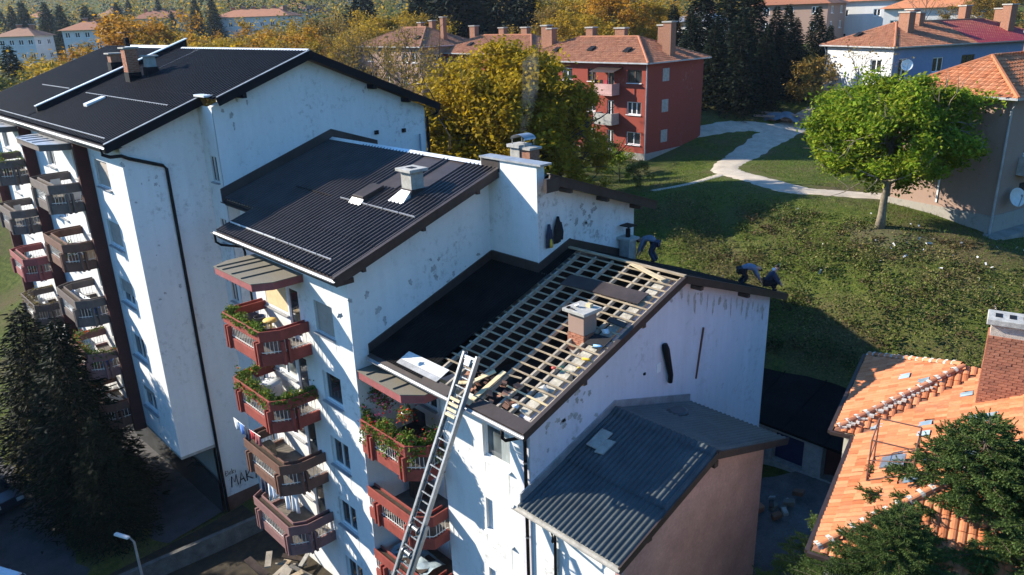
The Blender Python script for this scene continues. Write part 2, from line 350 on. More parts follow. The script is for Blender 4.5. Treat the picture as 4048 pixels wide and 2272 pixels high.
ORD = ['first', 'second', 'third', 'fourth', 'fifth', 'sixth', 'seventh', 'eighth', 'ninth', 'tenth', 'eleventh', 'twelfth', 'thirteenth', 'fourteenth', 'fifteenth', 'sixteenth', 'seventeenth', 'eighteenth', 'nineteenth', 'twentieth', 'twenty-first', 'twenty-second', 'twenty-third', 'twenty-fourth', 'twenty-fifth', 'twenty-sixth', 'twenty-seventh', 'twenty-eighth']

# ------------------------------------------------------------------ terrain
CP = [(-21, -3, .9), (-30, -8, .5), (-45, -8, 0), (-42, -20, 0), (-20, -16, .4), (0, -18, .6), (-13, -5, 1.6), (-4, -5, 2.2), (4, -4, 3), (9, -9, 2.6), (16, 0, 4), (15, -15, 1.5), (-60, -5, 0), (-76, -1, 0), (-35, 4, .5), (-20, 3, 2), (-10, 4, 3), (0, 7, 4.5), (-35, 14, 5), (-20, 14, 6),
      (2, 12, 5.5), (4, 9, 5.4), (3, 14.6, 5.6), (0, 15, 5.6), (9, 8, 5.3), (7, 14, 5.5), (-2, 14.6, 5.7), (-1, 18.6, 9.0), (4, 18.6, 9.0), (-7, 15, 8.6), (8, 20, 9.5), (-3, 21, 10.4), (3, 21.5, 11.0), (8, 24, 11.8), (-12, 17, 9.5), (-9, 24, 11.8)]
for dx, dy, dd in [(2215, 572, 41.2), (2480, 592, 40.5), (2570, 640, 37), (2500, 700, 36), (2000, 510, 46), (1850, 440, 60), (1700, 335, 78), (2070, 315, 80), (1605, 440, 68), (1850, 225, 88), (2080, 300, 80), (1660, 520, 50), (2262, 542, 42.5), (1900, 380, 72), (1980, 290, 82), (1760, 240, 84)]:
    CP.append(tuple(pix(dx, dy, dd)))
for dx, prof in {-600: ((70, 3), (120, 6), (200, 12), (330, 24), (600, 60), (1100, 170)), 100: ((75, 4), (110, 9), (170, 13), (230, 19), (330, 27), (600, 62), (1100, 170)), 650: ((80, 9), (120, 12), (170, 15), (230, 21.5), (330, 30), (600, 62), (1100, 170)),
                 1250: ((60, 11.5), (110, 13), (180, 19), (260, 25), (400, 40), (700, 85), (1100, 170)), 1800: ((120, 18), (170, 21), (260, 28), (400, 45), (700, 90), (1100, 170)),
                 2450: ((60, 12), (100, 15.5), (140, 21), (200, 28), (300, 42), (500, 75), (1100, 180)), 3300: ((30, 10), (70, 13), (140, 22), (300, 42), (600, 90), (1100, 180))}.items():
    for dd, z in prof:
        p = pix(dx, 400, 1.0)-CAM; p[2] = 0; p /= (p@FWD)/1.0
        q = CAM+p*dd*(1/1.0); CP.append((q[0], q[1], z))
CP += [(60, -60, 0), (0, -90, -2), (-90, -60, -2), (80, 20, 8), (90, 90, 25), (-200, -60, 5), (120, -120, 0), (-300, -300, 60), (300, -200, 60), (400, 300, 120), (-100, -400, 60)]
CP = np.array(CP); _d = np.linalg.norm(CP[:, None, :2]-CP[None, :, :2], axis=-1)
_A = np.zeros((len(CP)+3,)*2); _A[:len(CP), :len(CP)] = -_d-np.eye(len(CP))*.15; _A[:len(CP), -3:] = np.c_[np.ones(len(CP)), CP[:, :2]]; _A[-3:, :len(CP)] = _A[:len(CP), -3:].T
_w = np.linalg.solve(_A, np.r_[CP[:, 2], 0, 0, 0])
def Hs(x, y):
    x = np.atleast_1d(np.asarray(x, float)); y = np.atleast_1d(np.asarray(y, float))
    d = np.sqrt((x[..., None]-CP[:, 0])**2+(y[..., None]-CP[:, 1])**2)
    return -(d@_w[:len(CP)])+_w[-3]+_w[-2]*x+_w[-1]*y
def H(x, y): return float(Hs([x], [y])[0])
def axis_pts(lo, hi, f0, f1, step, g=1.16):
    a = list(np.arange(f0, f1+.01, step)); s = step
    while a[-1] < hi: s = min(s*g, 60); a.append(a[-1]+s)
    s = step
    while a[0] > lo: s = min(s*g, 60); a.insert(0, a[0]-s)
    return np.array(a)
gx = axis_pts(-800, 450, -40, 18, 1.0); gy = axis_pts(-330, 850, -20, 72, 1.0)
GX, GY = np.meshgrid(gx, gy); GZ = np.concatenate([Hs(GX[i], GY[i])[None] for i in range(len(gy))])
_rg = np.random.default_rng(3)
GZ += _rg.normal(0, .03, GZ.shape)*((GX > -15) & (GY > 17))
def ground_h(x, y):
    """height of the ground sheet as meshed"""
    i = int(np.clip(np.searchsorted(gx, x)-1, 0, len(gx)-2)); j = int(np.clip(np.searchsorted(gy, y)-1, 0, len(gy)-2))
    a = (x-gx[i])/(gx[i+1]-gx[i]); b = (y-gy[j])/(gy[j+1]-gy[j])
    return float(GZ[j, i]*(1-a)*(1-b)+GZ[j, i+1]*a*(1-b)+GZ[j+1, i]*(1-a)*b+GZ[j+1, i+1]*a*b)
def ray_ground(dx, dy, d0=30., d1=200.):
    """where the line of sight through a surveyed point meets the ground"""
    d = d0
    while d < d1:
        p = pix(dx, dy, d)
        if p[2] <= ground_h(p[0], p[1]): return np.array([p[0], p[1], ground_h(p[0], p[1])])
        d += .4
    return np.array([p[0], p[1], ground_h(p[0], p[1])])
def on_ground(x, y): return np.array([x, y, ground_h(x, y)])
def ground_mat():
    m, nt, p = new_mat('turf')
    v = coord(nt); n1 = noise(nt, v, .16, 6, .7); n2 = noise(nt, v, 2.2, 6, .75); n3 = noise(nt, v, 11, 4, .8)
    r1 = ramp(nt, n2.outputs[0], [(.3, (.035, .05, .012)), (.5, (.085, .115, .02)), (.66, (.14, .155, .035)), (.8, (.20, .17, .07))])
    r2 = ramp(nt, n1.outputs[0], [(.45, 0.), (.62, 1.)])
    dry = ramp(nt, n3.outputs[0], [(.3, (.07, .055, .025)), (.7, (.17, .14, .065))])
    out = mixc(nt, r2.outputs[0], r1.outputs[0], dry.outputs[0])
    t = ramp(nt, n3.outputs[0], [(.3, .6), (.7, 1.1)]); out = mixc(nt, 1., out, t.outputs[0], 'MULTIPLY')
    nt.links.new(out, p.inputs['Base Color']); p.inputs['Roughness'].default_value = .95; p.inputs['Specular IOR Level'].default_value = .1
    bump(nt, p, n3.outputs[0], .9, .08)
ground_mat()
gv, gf = grid_mesh(GX, GY, GZ); me = bpy.data.meshes.new('ground'); me.from_pydata(gv.tolist(), [], gf.tolist()); me.update()
g_o = link('ground', me, 'turf', smooth=True); g_o['kind'] = 'structure'; g_o['label'] = 'hilly grassy ground under the whole town'
plain('asphalt', (.075, .072, .075), .9, 0, .35, 1.2, bmp=.4, fine=.3); plain('path_gravel', (.50, .43, .34), .95, 0, .2, 1.1, bmp=.5, fine=.25); plain('yard_concrete', (.15, .14, .135), .9, 0, .4, .9, bmp=.4, fine=.35)
plain('slab_paving', (.30, .28, .25), .95, 0, .25, 1.5, bmp=.4, fine=.25)
def ribbon(name, pts, widths, mat, lift=.05, n=14, label=None):
    """a paved strip that follows the ground"""
    pts = [V3(p)[:2] for p in pts]; P = []; Wd = []
    for i in range(len(pts)-1):
        p0, p1, p2, p3 = pts[max(i-1, 0)], pts[i], pts[i+1], pts[min(i+2, len(pts)-1)]
        for k in range(n):
            t = k/n; P.append(.5*((2*p1)+(-p0+p2)*t+(2*p0-5*p1+4*p2-p3)*t*t+(-p0+3*p1-3*p2+p3)*t**3)); Wd.append(widths[i]*(1-t)+widths[i+1]*t)
    P.append(pts[-1]); Wd.append(widths[-1]); vs = []; fs = []; m = 7
    for i, p in enumerate(P):
        d = P[min(i+1, len(P)-1)]-P[max(i-1, 0)]; d = d/np.linalg.norm(d); nrm = np.array([-d[1], d[0]]); jl = random.uniform(.9, 1.1); jr = random.uniform(.9, 1.1)
        for k in range(m):
            s = (k/(m-1)-.5)*Wd[i]*(jl if k < 3 else jr); q = p+nrm*s; vs.append((q[0], q[1], ground_h(q[0], q[1])+lift+(.0 if 0 < k < m-1 else -.12)))
    for i in range(len(P)-1):
        for k in range(m-1): fs.append((i*m+k, i*m+k+1, (i+1)*m+k+1, (i+1)*m+k))
    o = structure(name, MB().add(vs, fs), mat, True)
    if label: o['label'] = label
    return o

# ------------------------------------------------------------------ balconies, flowers, block parts
def offset_path(P, d):
    P = [V3(p)[:2] for p in P]; out = []
    for i, p in enumerate(P):
        ns = []
        for a, b in ((i-1, i), (i, i+1)):
            if a >= 0 and b < len(P):
                e = P[b]-P[a]; e /= np.linalg.norm(e); ns.append(np.array([-e[1], e[0]]))
        n = sum(ns); n /= np.linalg.norm(n); k = 1/max(.35, n@ns[0]); out.append(p+n*d*k)
    return out
def band(mb, P, d0, d1, z0, z1):
    A, B = offset_path(P, d0), offset_path(P, d1)
    for i in range(len(P)-1):
        a0, a1, b0, b1 = A[i], A[i+1], B[i], B[i+1]
        mb.hexa([(*a0, z0), (*a1, z0), (*b1, z0), (*b0, z0), (*a0, z1), (*a1, z1), (*b1, z1), (*b0, z1)])
def balcony(block, path, back, zt, mat, fins=(), side_fin=True, floor='balcony_floor'):
    """path: outer line from one wall to the other, left to right; back: y of the wall behind"""
    mb = MB(); band(mb, path, 0, .12, zt-1.38, zt-.93)
    b = mb.build('balcony', mat, block, bevel=.012)
    poly = [(*p, zt-1.2) for p in offset_path(path, .1)]; poly = [(poly[0][0], back, zt-1.2)]+poly+[(poly[-1][0], back, zt-1.2)]
    MB().prism(poly, (0, 0, .14)).build('slab', floor, b)
    tr = MB(); band(tr, path, 0, .05, zt-.42, zt); band(tr, path, .30, .35, zt-.38, zt-.02); band(tr, path, .05, .30, zt-.40, zt-.34)
    tr.build('planter', mat, b, bevel=.008)
    so_ = MB(); band(so_, path, .055, .295, zt-.335, zt-.12); so_.build('planter_soil', 'soil', b)
    A = offset_path(path, .06); rl = MB()
    for i in range(len(A)-1):
        e = A[i+1]-A[i]; L = np.linalg.norm(e); n = max(1, int(L/.14))
        for k in range(1, n): q = A[i]+e*k/n; rl.box(q[0]-.009, q[0]+.009, q[1]-.009, q[1]+.009, zt-.93, zt-.42)
        rl.beam((*A[i], zt-.86), (*A[i+1], zt-.86), .02, .03)
    rl.build('railing', 'rail_white', b)
    for i, t in fins:  # vertical concrete fins on segment i at fraction t
        e = V3(path[i+1])[:2]-V3(path[i])[:2]; e_n = e/np.linalg.norm(e); nr = np.array([-e_n[1], e_n[0]]); q = V3(path[i])[:2]+e*t
        for sgn in (-1, 1):
            c = q+e_n*sgn*.11+nr*.03; MB().obox((c[0], c[1], zt-.93), (*(e_n*.05), 0), (*(nr*.13), 0), (0, 0, .47)).build('post', mat, b, bevel=.01)
    return b
def leaf_quads(pts, size, rng, flat=.4, n=1):
    """one random little leaf quad per point"""
    F = len(pts); pts = np.asarray(pts, float); d = rng.normal(size=(F, 3)); d /= np.linalg.norm(d, axis=1)[:, None]
    nn = rng.normal(size=(F, 3)); nn[:, 2] = np.abs(nn[:, 2])+flat; e = np.cross(d, nn); e /= np.linalg.norm(e, axis=1)[:, None]; f = np.cross(nn, e); f /= np.linalg.norm(f, axis=1)[:, None]
    s = size*(.6+.8*rng.random(F))[:, None]
    return np.stack([pts-f*s, pts+e*s*.55+f*s*.1, pts+f*s, pts-e*s*.55+f*s*.1], 1)
def flower_bed(name, label, path, zt, d, n, spread=.16, hgt=.28, hang=.25, blossoms=('flower_red',), nb=60, leaf='flower_leaf', seg=None, cat='flowers'):
    rng = np.random.default_rng(abs(hash(label)) % 1000 if False else len(label)*7+n); A = offset_path(path, d)
    if seg: A = A[seg[0]:seg[1]+1]
    L = [np.linalg.norm(A[i+1]-A[i]) for i in range(len(A)-1)]; c = np.cumsum([0]+L)
    def pts(m, up):
        t = rng.random(m)*c[-1]; P = []
        den = .5+.5*np.sin(t*5.1+n)+.3
        for tt, dn in zip(t, den):
            i = min(np.searchsorted(c, tt, 'right')-1, len(L)-1); q = A[i]+(A[i+1]-A[i])*((tt-c[i])/L[i]); a = rng.normal(0, spread)
            e = (A[i+1]-A[i])/L[i]; nr = np.array([-e[1], e[0]]); z = zt-.06+abs(rng.normal(0, hgt*.5))*dn+up
            if a < -spread*.8: z = zt-rng.random()*hang*dn*1.6; a = -d-.03-rng.random()*.07
            P.append((q[0]+nr[0]*a, q[1]+nr[1]*a, z))
        return np.array(P)
    cen = np.array([*A[len(A)//2], zt]); t = thing(name, label, cat, cen)
    fast_mesh('foliage', leaf_quads(pts(n, 0), .055, rng)-cen, 4, leaf, t)
    for bmat in blossoms:
        fast_mesh('blossoms', leaf_quads(np.repeat(pts(nb, .05), 3, 0)+rng.normal(0, .015, (nb*3, 3)), .04, rng)-cen, 4, bmat, t)
    return t
def seg_line(mb, pts, r): mb.tube(pts, r, 7)

# ================================================================== block with the open roof (C)
cz = lambda y: 13.974+.35*y          # top of battens, front slope
czb = lambda y: 16.477-.36*(y-7.15)  # back slope
C = thing('apartment_block', 'white apartment block whose roof is stripped to its battens', 'apartment block', (0, 0, 2))
mb = MB(); mb.prism([(0, 0, 1), (0, 14.02, 1), (0, 14.02, czb(14.02)-.3), (0, 7.15, 16.18), (0, 0, cz(0)-.28)], (-.45, 0, 0)); mb.build('gable_wall', 'white_render_lilac', C)
holes = [(2.1, 3.38, z-1, z+1.25-1) for z in (11.55, 8.72, 5.89, 3.06)]
mb = MB(); wall_holes(mb, (-4.3, 0, 1), (1, 0, 0), (0, -1, 0), 3.85, 12.65, holes, .22); mb.face((-4.3, 0, 1), (-4.3, 1.2, 1), (-4.3, 1.2, 13.6), (-4.3, 0, 13.6)); mb.build('front_wall', 'white_render', C)
for i, h in enumerate(holes):
    window(C, (-4.3, 0, 1), (1, 0, 0), (0, -1, 0), *h, .22, pane='window_glass_pale' if i == 0 else 'window_glass', mull=0 if i == 0 else 1, blind=0 if i == 0 else .97, blindmat='blind_white', curtain=(i == 0), sillmat='frame_white')
lh = [(1.55, 2.45, z-1, z+1.9-1) for z in (10.35, 7.5, 4.65)]; lw = [(.35, 1.4, z+.85-1, z+1.9-1) for z in (10.35, 7.5, 4.65)]
mb = MB(); wall_holes(mb, (-7.58, 1.2, 1), (1, 0, 0), (0, -1, 0), 3.28, 12.4, lh+lw, .15); mb.build('loggia_wall', 'white_render', C)
for h in lh: window(C, (-7.58, 1.2, 1), (1, 0, 0), (0, -1, 0), *h, .15, mull=0, sill=False, name='balcony_door')
for h in lw: window(C, (-7.58, 1.2, 1), (1, 0, 0), (0, -1, 0), *h, .15, mull=1)
MB().box(-7.58, -.46, 14.0, 14.02, 1, czb(14.02)-.3).build('back_wall', 'white_render', C)
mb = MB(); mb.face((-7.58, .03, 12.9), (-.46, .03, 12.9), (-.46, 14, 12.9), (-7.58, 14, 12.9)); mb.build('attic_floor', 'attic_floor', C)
MB().prism([(-4.62, .2, 12.9), (-4.62, 13.9, 12.9), (-4.62, 13.9, czb(13.9)-.25), (-4.62, 7.15, 16.2), (-4.62, .2, cz(.2)-.2)], (.06, 0, 0)).build('attic_dark_lining', 'attic_floor', C); MB().box(-4.5, -.46, 9.0, 9.1, 12.9, czb(9.)-.15).build('attic_dark_lining', 'attic_floor', C)  # added dark panels that make the gaps between battens read as shade
# remaining felted sheets and skirting against the taller block
mb = MB(); corrugated(mb, -7.56, -4.5, .13, .018, [(-.62, cz(-.62)+.03), (2.52, cz(2.52)+.035)], False); mb.build('roof_sheet', 'roof_felt', C)
mb = MB(); corrugated(mb, -7.56, -4.46, .13, .018, [(2.5, cz(2.5)+.005), (5.42, cz(5.42)+.005)], False); mb.build('roof_sheet', 'roof_felt', C)
mb = MB(); corrugated(mb, -4.94, -4.44, .13, .018, [(5.42, cz(5.42)+.004), (7.15, cz(7.15)+.004)], False); mb.build('roof_sheet', 'roof_felt', C)
mb = MB(); corrugated(mb, -4.94, .42, .2, .02, [(7.17, 16.50), (14.5, czb(14.5)+.02)], False); mb.build('roof_sheet', 'roof_felt', C)
def skirt(x0, y0, x1, y1, f, h=.34, th=.07):
    d = np.array([x1-x0, y1-y0, 0.]); d /= np.linalg.norm(d); n = np.array([d[1], -d[0], 0]); m = MB(); a = V3((x0, y0, f(y0))); b = V3((x1, y1, f(y1))); z = V3((0, 0, h))
    m.hexa([a-.1*V3((0, 0, 1)), b-.1*V3((0, 0, 1)), b+n*th-.1*V3((0, 0, 1)), a+n*th-.1*V3((0, 0, 1)), a+z, b+z, b+n*th+z, a+n*th+z]); return m
skirt(-7.597, -.6, -7.597, 5.455, cz).build('flashing', 'fascia_brown', C); skirt(-7.5, 5.455, -4.95, 5.455, cz, .36).build('flashing', 'fascia_brown', C); skirt(-4.947, 5.4, -4.947, 7.2, cz, .33).build('flashing', 'fascia_brown', C)
skirt(-4.947, 7.2, -4.947, 11.2, lambda y: czb(y)+.05, .3).build('flashing', 'fascia_brown', C)
# rafters, battens
for x in (-4.3, -3.5, -2.7, -1.93, -1.16, -.62, .3):
    MB().beam((x, -.55, cz(-.55)-.115), (x, 7.1, cz(7.1)-.115), .085, .13).build('rafter', 'rafter_wood', C)
MB().beam((-.27, .05, cz(.05)-.2), (-.27, 7.1, cz(7.1)-.2), .42, .12).build('wall_top', 'rough_concrete', C)
BAT = [.152+.337*k for k in range(21)]
rb = random.Random(5)
def batten(x0, x1, y, mat='batten_wood', sk=0, lift=0):
    MB().beam((x0, y, cz(y)-.022+lift), (x1, y+sk, cz(y+sk)-.022+lift), .05, .042).build('batten', mat, C)
for k, y in enumerate(BAT):
    jx = rb.uniform(-.12, .04); s = rb.uniform(-.015, .015)
    if y > 6.95: continue
    if k == 0: batten(-1.75, .42, y, sk=s); batten(-4.9, -3.3, y-.05, sk=.02)
    elif k == 1: batten(-1.5, .42, y+.02, 'fresh_wood', sk=-.05); batten(-5.05, -3.0, y, sk=.03)
    elif k == 2: batten(-1.05, .4, y, sk=s); batten(-4.75, -2.45, y-.03, sk=.04); batten(-1.9, -1.3, y+.05, sk=.08)
    elif k == 3: batten(-1.95, .4, y, sk=s); batten(-4.6, -2.5, y, sk=s)
    elif 9 <= k <= 10: batten(-4.46+jx, -1.32, y, sk=s); batten(-.55, .4, y, sk=s)
    else: batten(-4.46+jx, .4+rb.uniform(-.02, .02), y, sk=s)
MB().beam((-4.9, 7.1, 16.5), (.45, 7.1, 16.5), .14, .06).build('ridge_board', 'batten_wood', C)
MB().beam((-1.75, 7.0, 16.50), (-.1, 6.62, 16.36), .24, .03).build('ridge_board', 'fresh_wood', C)
# verge boards and gutter
for (ya, za), (yb, zb) in (((-.7, cz(-.7)), (7.15, 16.48)), ((7.15, 16.48), (14.6, czb(14.6)))):
    MB().beam((.46, ya, za-.12), (.46, yb, zb-.12), .05, .26).build('verge_board', 'fascia_brown', C); MB().beam((.43, ya, za+.02), (.43, yb, zb+.02), .14, .02).build('verge_trim', 'roof_brown', C)
for y in (2.0, 4.9, 8.2, 11.5): MB().box(-.1, .44, y-.08, y+.08, (cz(y) if y < 7.15 else czb(y))-.42, (cz(y) if y < 7.15 else czb(y))-.28).build('purlin_end', 'dark_wood', C)
mb = MB(); mb.hexa([(-1.95, -.72, cz(-.72)-.02), (.47, -.72, cz(-.72)-.02), (.47, -.3, cz(-.3)-.01), (-1.95, -.3, cz(-.3)-.01), (-1.95, -.72, cz(-.72)+.005), (.47, -.72, cz(-.72)+.005), (.47, -.3, cz(-.3)+.015), (-1.95, -.3, cz(-.3)+.015)]); mb.build('eave_sheet', 'roof_brown', C)
mb = MB(); mb.hexa([(-7.5, -.74, cz(-.74)-.03), (-3.0, -.74, cz(-.74)-.03), (-3.0, -.42, cz(-.42)+.0), (-7.5, -.42, cz(-.42)), (-7.5, -.74, cz(-.74)-.005), (-3., -.74, cz(-.74)-.005), (-3., -.42, cz(-.42)+.028), (-7.5, -.42, cz(-.42)+.028)]); mb.build('eave_sheet', 'roof_brown', C)
MB().box(-7.5, .45, -.66, -.62, 13.45, 13.7).build('eave_board', 'fascia_brown', C)
gutter(MB(), -7.4, .5, -.80, 13.66, .085).build('gutter', 'dull_zinc', C)
mb = MB(); mb.tube([(-.35, -.8, 13.58), (-.35, -.8, 13.3), (-.33, -.7, 13.18), (-.18, -.18, 13.12), (-.14, -.09, 13.0), (-.14, -.09, 1.5)], .055, 8); mb.build('downpipe', 'dark_pipe', C, True)
for z in (12.2, 9.5, 6.8): MB().lathe((-.14, -.09, z), [(.07, 0), (.07, .05)], 8).build('pipe_clamp', 'grey_metal', C)
# canopy over the loggia
cp = [(-7.58, -1.16), (-4.9, -1.2), (-4.3, -.66), (-4.28, -.02)]
MB().prism([(-7.58, 1.15, 12.93)]+[(x, y, 12.93) for x, y in cp]+[(-4.28, 1.15, 12.93)], (0, 0, .3)).build('canopy', 'balcony_rose', C, bevel=.01)
cpo = offset_path(cp, -.03); cs = MB().prism([(-7.58, .6, 13.24)]+[(x, y, 13.24) for x, y in cpo]+[(-4.28, .6, 13.24)], (0, 0, .03)).build('canopy_sheet', 'canopy_top', C)
for x in (-6.9, -6.1, -5.3): MB().beam((x-.1, -1.17, 13.29), (x, .2, 13.29), .03, .05).build('seam', 'canopy_top', cs)
CP_C = [(-7.58, -1.28), (-4.82, -1.28), (-4.25, -.74), (-4.3, -.01)]
for zt in (11.35, 8.5, 5.65): balcony(C, CP_C, 1.2, zt, 'balcony_red', ((0, .22), (0, .93)))
# chimney rising through the battens
ch = MB().box(-1.3, -.62, 3.12, 3.75, 15.22, 15.95).build('chimney', 'render_brown', C, bevel=.015)
MB().box(-1.27, -.65, 3.15, 3.72, 14.2, 15.23).build('chimney_core', 'brick_mortar', ch)
MB().box(-1.44, -.48, 2.98, 3.89, 15.94, 16.05).build('chimney_cap', 'pale_concrete', ch, bevel=.015)
bm_ = MB().box(-.115, .115, -.06, .06, -.03, .03).mesh('brick')
def bricks_rect(parent, x0, x1, y0, y1, z0, z1, bl=.24, bh=.075, mesh=bm_, off=(0, 0, 0), faces='SEWN', mat='brick_red', jit=.006, rg=random.Random(3), local=False, limit=300):
    """individual bricks laid round a rectangular stack"""
    o = np.zeros(3)
    if not local:
        p = parent
        while p is not None: o += np.array(p.location); p = p.parent
    cnt = 0; nz = int((z1-z0)/bh)
    for k in range(nz):
        z = z0+bh*(k+.5)
        for fc in faces:
            a0, a1 = (x0, x1) if fc in 'SN' else (y0, y1); n = max(1, round((a1-a0)/bl)); st = (a1-a0)/n; sh_ = .5*(k % 2)
            for i in range(n+(1 if sh_ else 0)):
                c = a0+st*(i+.5-sh_); lo = max(a0, c-st/2+.006); hi = min(a1, c+st/2-.006)
                if hi-lo < .04 or cnt >= limit: continue
                b = bpy.data.objects.new('brick', mesh); col.objects.link(b); b.parent = parent
                q = {'S': ((lo+hi)/2, y0+.045, 0), 'N': ((lo+hi)/2, y1-.045, 0), 'E': (x1-.045, (lo+hi)/2, math.pi/2), 'W': (x0+.045, (lo+hi)/2, math.pi/2)}[fc]
                b.location = (q[0]-o[0]+rg.uniform(-jit, jit), q[1]-o[1]+rg.uniform(-jit, jit), z-o[2]); b.rotation_euler = (0, 0, q[2]); b.scale = ((hi-lo)/.23, 1, (bh-.012)/.06); cnt += 1
bm_.materials.append(MATS['brick_red'])
bricks_rect(ch, -1.31, -.61, 3.11, 3.76, 14.62, 15.22, faces='SEW')
# gable details
mb = MB(); a = pix(1708, 885, 24.2); mb.tube([(.10, 6.55, 14.05), (.13, 6.6, 13.85), (.16, 6.9, 12.75), (.12, 6.95, 12.45)], [.10, .13, .10, .09], 8); mb.build('stove_pipe', 'dark_pipe', C, True)
MB().beam((.05, 9.05, 13.9), (.03, 8.75, 11.9), .07, .03).build('rusty_strip', 'balcony_brown', C)
MB().box(.002, .02, 6.25, 6.5, 13.0, 13.35).build('vent_hatch', 'frame_white', C)
MB().lathe((.0, 5.55, 13.2), [(.06, 0), (.06, .08)], 8).build('vent_cap', 'dark_pipe', C)
# small capped chimney on the back slope
q = MB().box(-4.85, -4.35, 10.15, 10.6, 15.0, 16.15).build('chimney', 'concrete', C); MB().box(-4.95, -4.25, 10.05, 10.7, 16.15, 16.25).build('chimney_cap', 'pale_concrete', q)
mb = MB(); mb.tube([(-4.6, 10.38, 16.25), (-4.6, 10.38, 16.6)], .1, 8); mb.box(-4.85, -4.35, 10.13, 10.63, 16.72, 16.76); mb.tube([(-4.6, 10.38, 16.5), (-4.6, 10.38, 16.75)], .02, 5); mb.build('cowl', 'dark_pipe', q)

# ================================================================== middle block with the ribbed brown roof (B)
bz = lambda y: 17.06+.335*(y+1.92); bzb = lambda y: 19.58-.335*(y-5.6)
B = thing('apartment_block', 'white middle apartment block with ribbed dark brown metal roof', 'apartment block', (-7.6, -1.21, 1.5))
mb = MB(); mb.prism([(-7.6, -1.21, .5), (-7.6, 5.46, .5), (-7.6, 5.46, bz(5.46)-.3), (-7.6, -1.21, bz(-1.21)-.3)], (-.4, 0, 0)); mb.build('gable_wall', 'white_render', B)
mb = MB(); mb.prism([(-4.95, 5.5, 2), (-4.95, 11.2, 2), (-4.95, 11.2, bzb(11.2)-.3), (-4.95, 5.6, 19.28), (-4.95, 5.5, 19.28)], (-.4, 0, 0)); mb.build('gable_wall', 'white_render_worn', B)
MB().box(-8.0, -4.955, 5.46, 5.86, 2, 19.9).build('fire_wall', 'white_render', B)
mb = MB(); mb.box(-7.98, -4.66, 5.36, 5.96, 19.9, 19.97); mb.build('parapet_cap', 'dull_zinc', B)
MB().box(-7.96, -6.93, 5.44, 5.458, 19.42, 19.9).build('parapet_cladding', 'roof_brown', B)
SB = [14.2, 11.345, 8.49, 5.635, 2.78]
holes = [(15.2-10.1, 15.2-8.8, s-.5-.1, s-.5+1.15) for s in SB]   # the wall starts at x = -15.2
dh = [(15.2-12.15, 15.2-11.3, s-.5-.85, s-.5+1.2) for s in SB[:-1]]; wh = [(15.2-14.1, 15.2-12.25, s-.5-.05, s-.5+1.2) for s in SB[:-1]]
mb = MB(); wall_holes(mb, (-15.2, -1.21, .5), (1, 0, 0), (0, -1, 0), 7.2, bz(-1.21)-.3-.5, holes+dh+wh, .2); mb.face((-15.2, -1.21, .5), (-15.2, .4, .5), (-15.2, .4, 17.2), (-15.2, -1.21, 17)); mb.build('front_wall', 'white_render', B)
for i, h in enumerate(holes): window(B, (-15.2, -1.21, .5), (1, 0, 0), (0, -1, 0), *h, .2, pane='window_glass', mull=1 if i != 1 else 0, blind=.98 if i == 0 else 0, sillmat='dull_zinc')
for i, h in enumerate(dh): window(B, (-15.2, -1.21, .5), (1, 0, 0), (0, -1, 0), *h, .12, mull=0, sill=False, name='balcony_door')
for i, h in enumerate(wh): window(B, (-15.2, -1.21, .5), (1, 0, 0), (0, -1, 0), *h, .12, mull=1, blind=.92 if i == 0 else 0, blindmat='blind_tan', pane='window_glass_pale' if i == 1 else 'window_glass')
rh = [(1.3, 2.2, z-.5, z+.6) for z in (14.6, 11.75, 8.9)]
mb = MB(); wall_holes(mb, (-19.2, .4, .5), (1, 0, 0), (0, -1, 0), 4.0, 17.0, rh, .15); mb.build('recess_wall', 'white_render', B)
for h in rh: window(B, (-19.2, .4, .5), (1, 0, 0), (0, -1, 0), *h, .15, frame='frame_brown')
MB().box(-19.2, -5.36, 11.18, 11.2, 2, bzb(11.2)-.3).build('back_wall', 'white_render', B)
# roof: ribbed sheet with smooth plates, setback eave beside the tall block
PL = ((-11.55, -10.45), (-9.85, -8.85))
mb = MB(); corrugated(mb, -16.3, -7.03, .235, .075, [(-1.95, bz(-1.95)), (-.12, bz(-.12))]); mb.build('roof_sheet', 'roof_brown', B)
mb = MB(); corrugated(mb, -16.3, -7.03, .235, .075, [(-.2, bz(-.2)+.02), (3.0, bz(3.0)+.015)]); mb.build('roof_sheet', 'roof_brown', B)
mb = MB(); corrugated(mb, -16.3, -7.03, .235, .075, [(2.9, bz(2.9)+.035), (5.6, 19.60)], plates=PL); mb.build('roof_sheet', 'roof_brown', B)
mb = MB(); corrugated(mb, -19.22, -16.3, .235, .075, [(-.2, bz(-.2)), (5.6, 19.58)]); mb.build('roof_sheet', 'roof_brown', B)
mb = MB(); corrugated(mb, -19.22, -7.6, .2, .045, [(5.62, 19.575), (11.9, bzb(11.9))]); mb.build('roof_sheet', 'roof_brown', B)
mb = MB(); corrugated(mb, -7.6, -4.38, .2, .045, [(5.97, bzb(5.97)), (11.9, bzb(11.9))]); mb.build('roof_sheet', 'roof_brown', B)
rc = MB(); rc.add([(-19.2, 5.42, 19.60), (-7.9, 5.42, 19.60), (-7.9, 5.6, 19.70), (-19.2, 5.6, 19.70), (-19.2, 5.85, 19.56), (-7.9, 5.85, 19.56)], [(0, 1, 2, 3), (3, 2, 5, 4)]); rc.build('ridge_cap', 'bright_metal', B)
skirt(-19.245, -.3, -19.245, 5.6, bz, .5, .06).build('flashing', 'roof_brown', B); skirt(-19.245, 5.6, -19.245, 8.2, bzb, .5, .06).build('flashing', 'roof_brown', B)
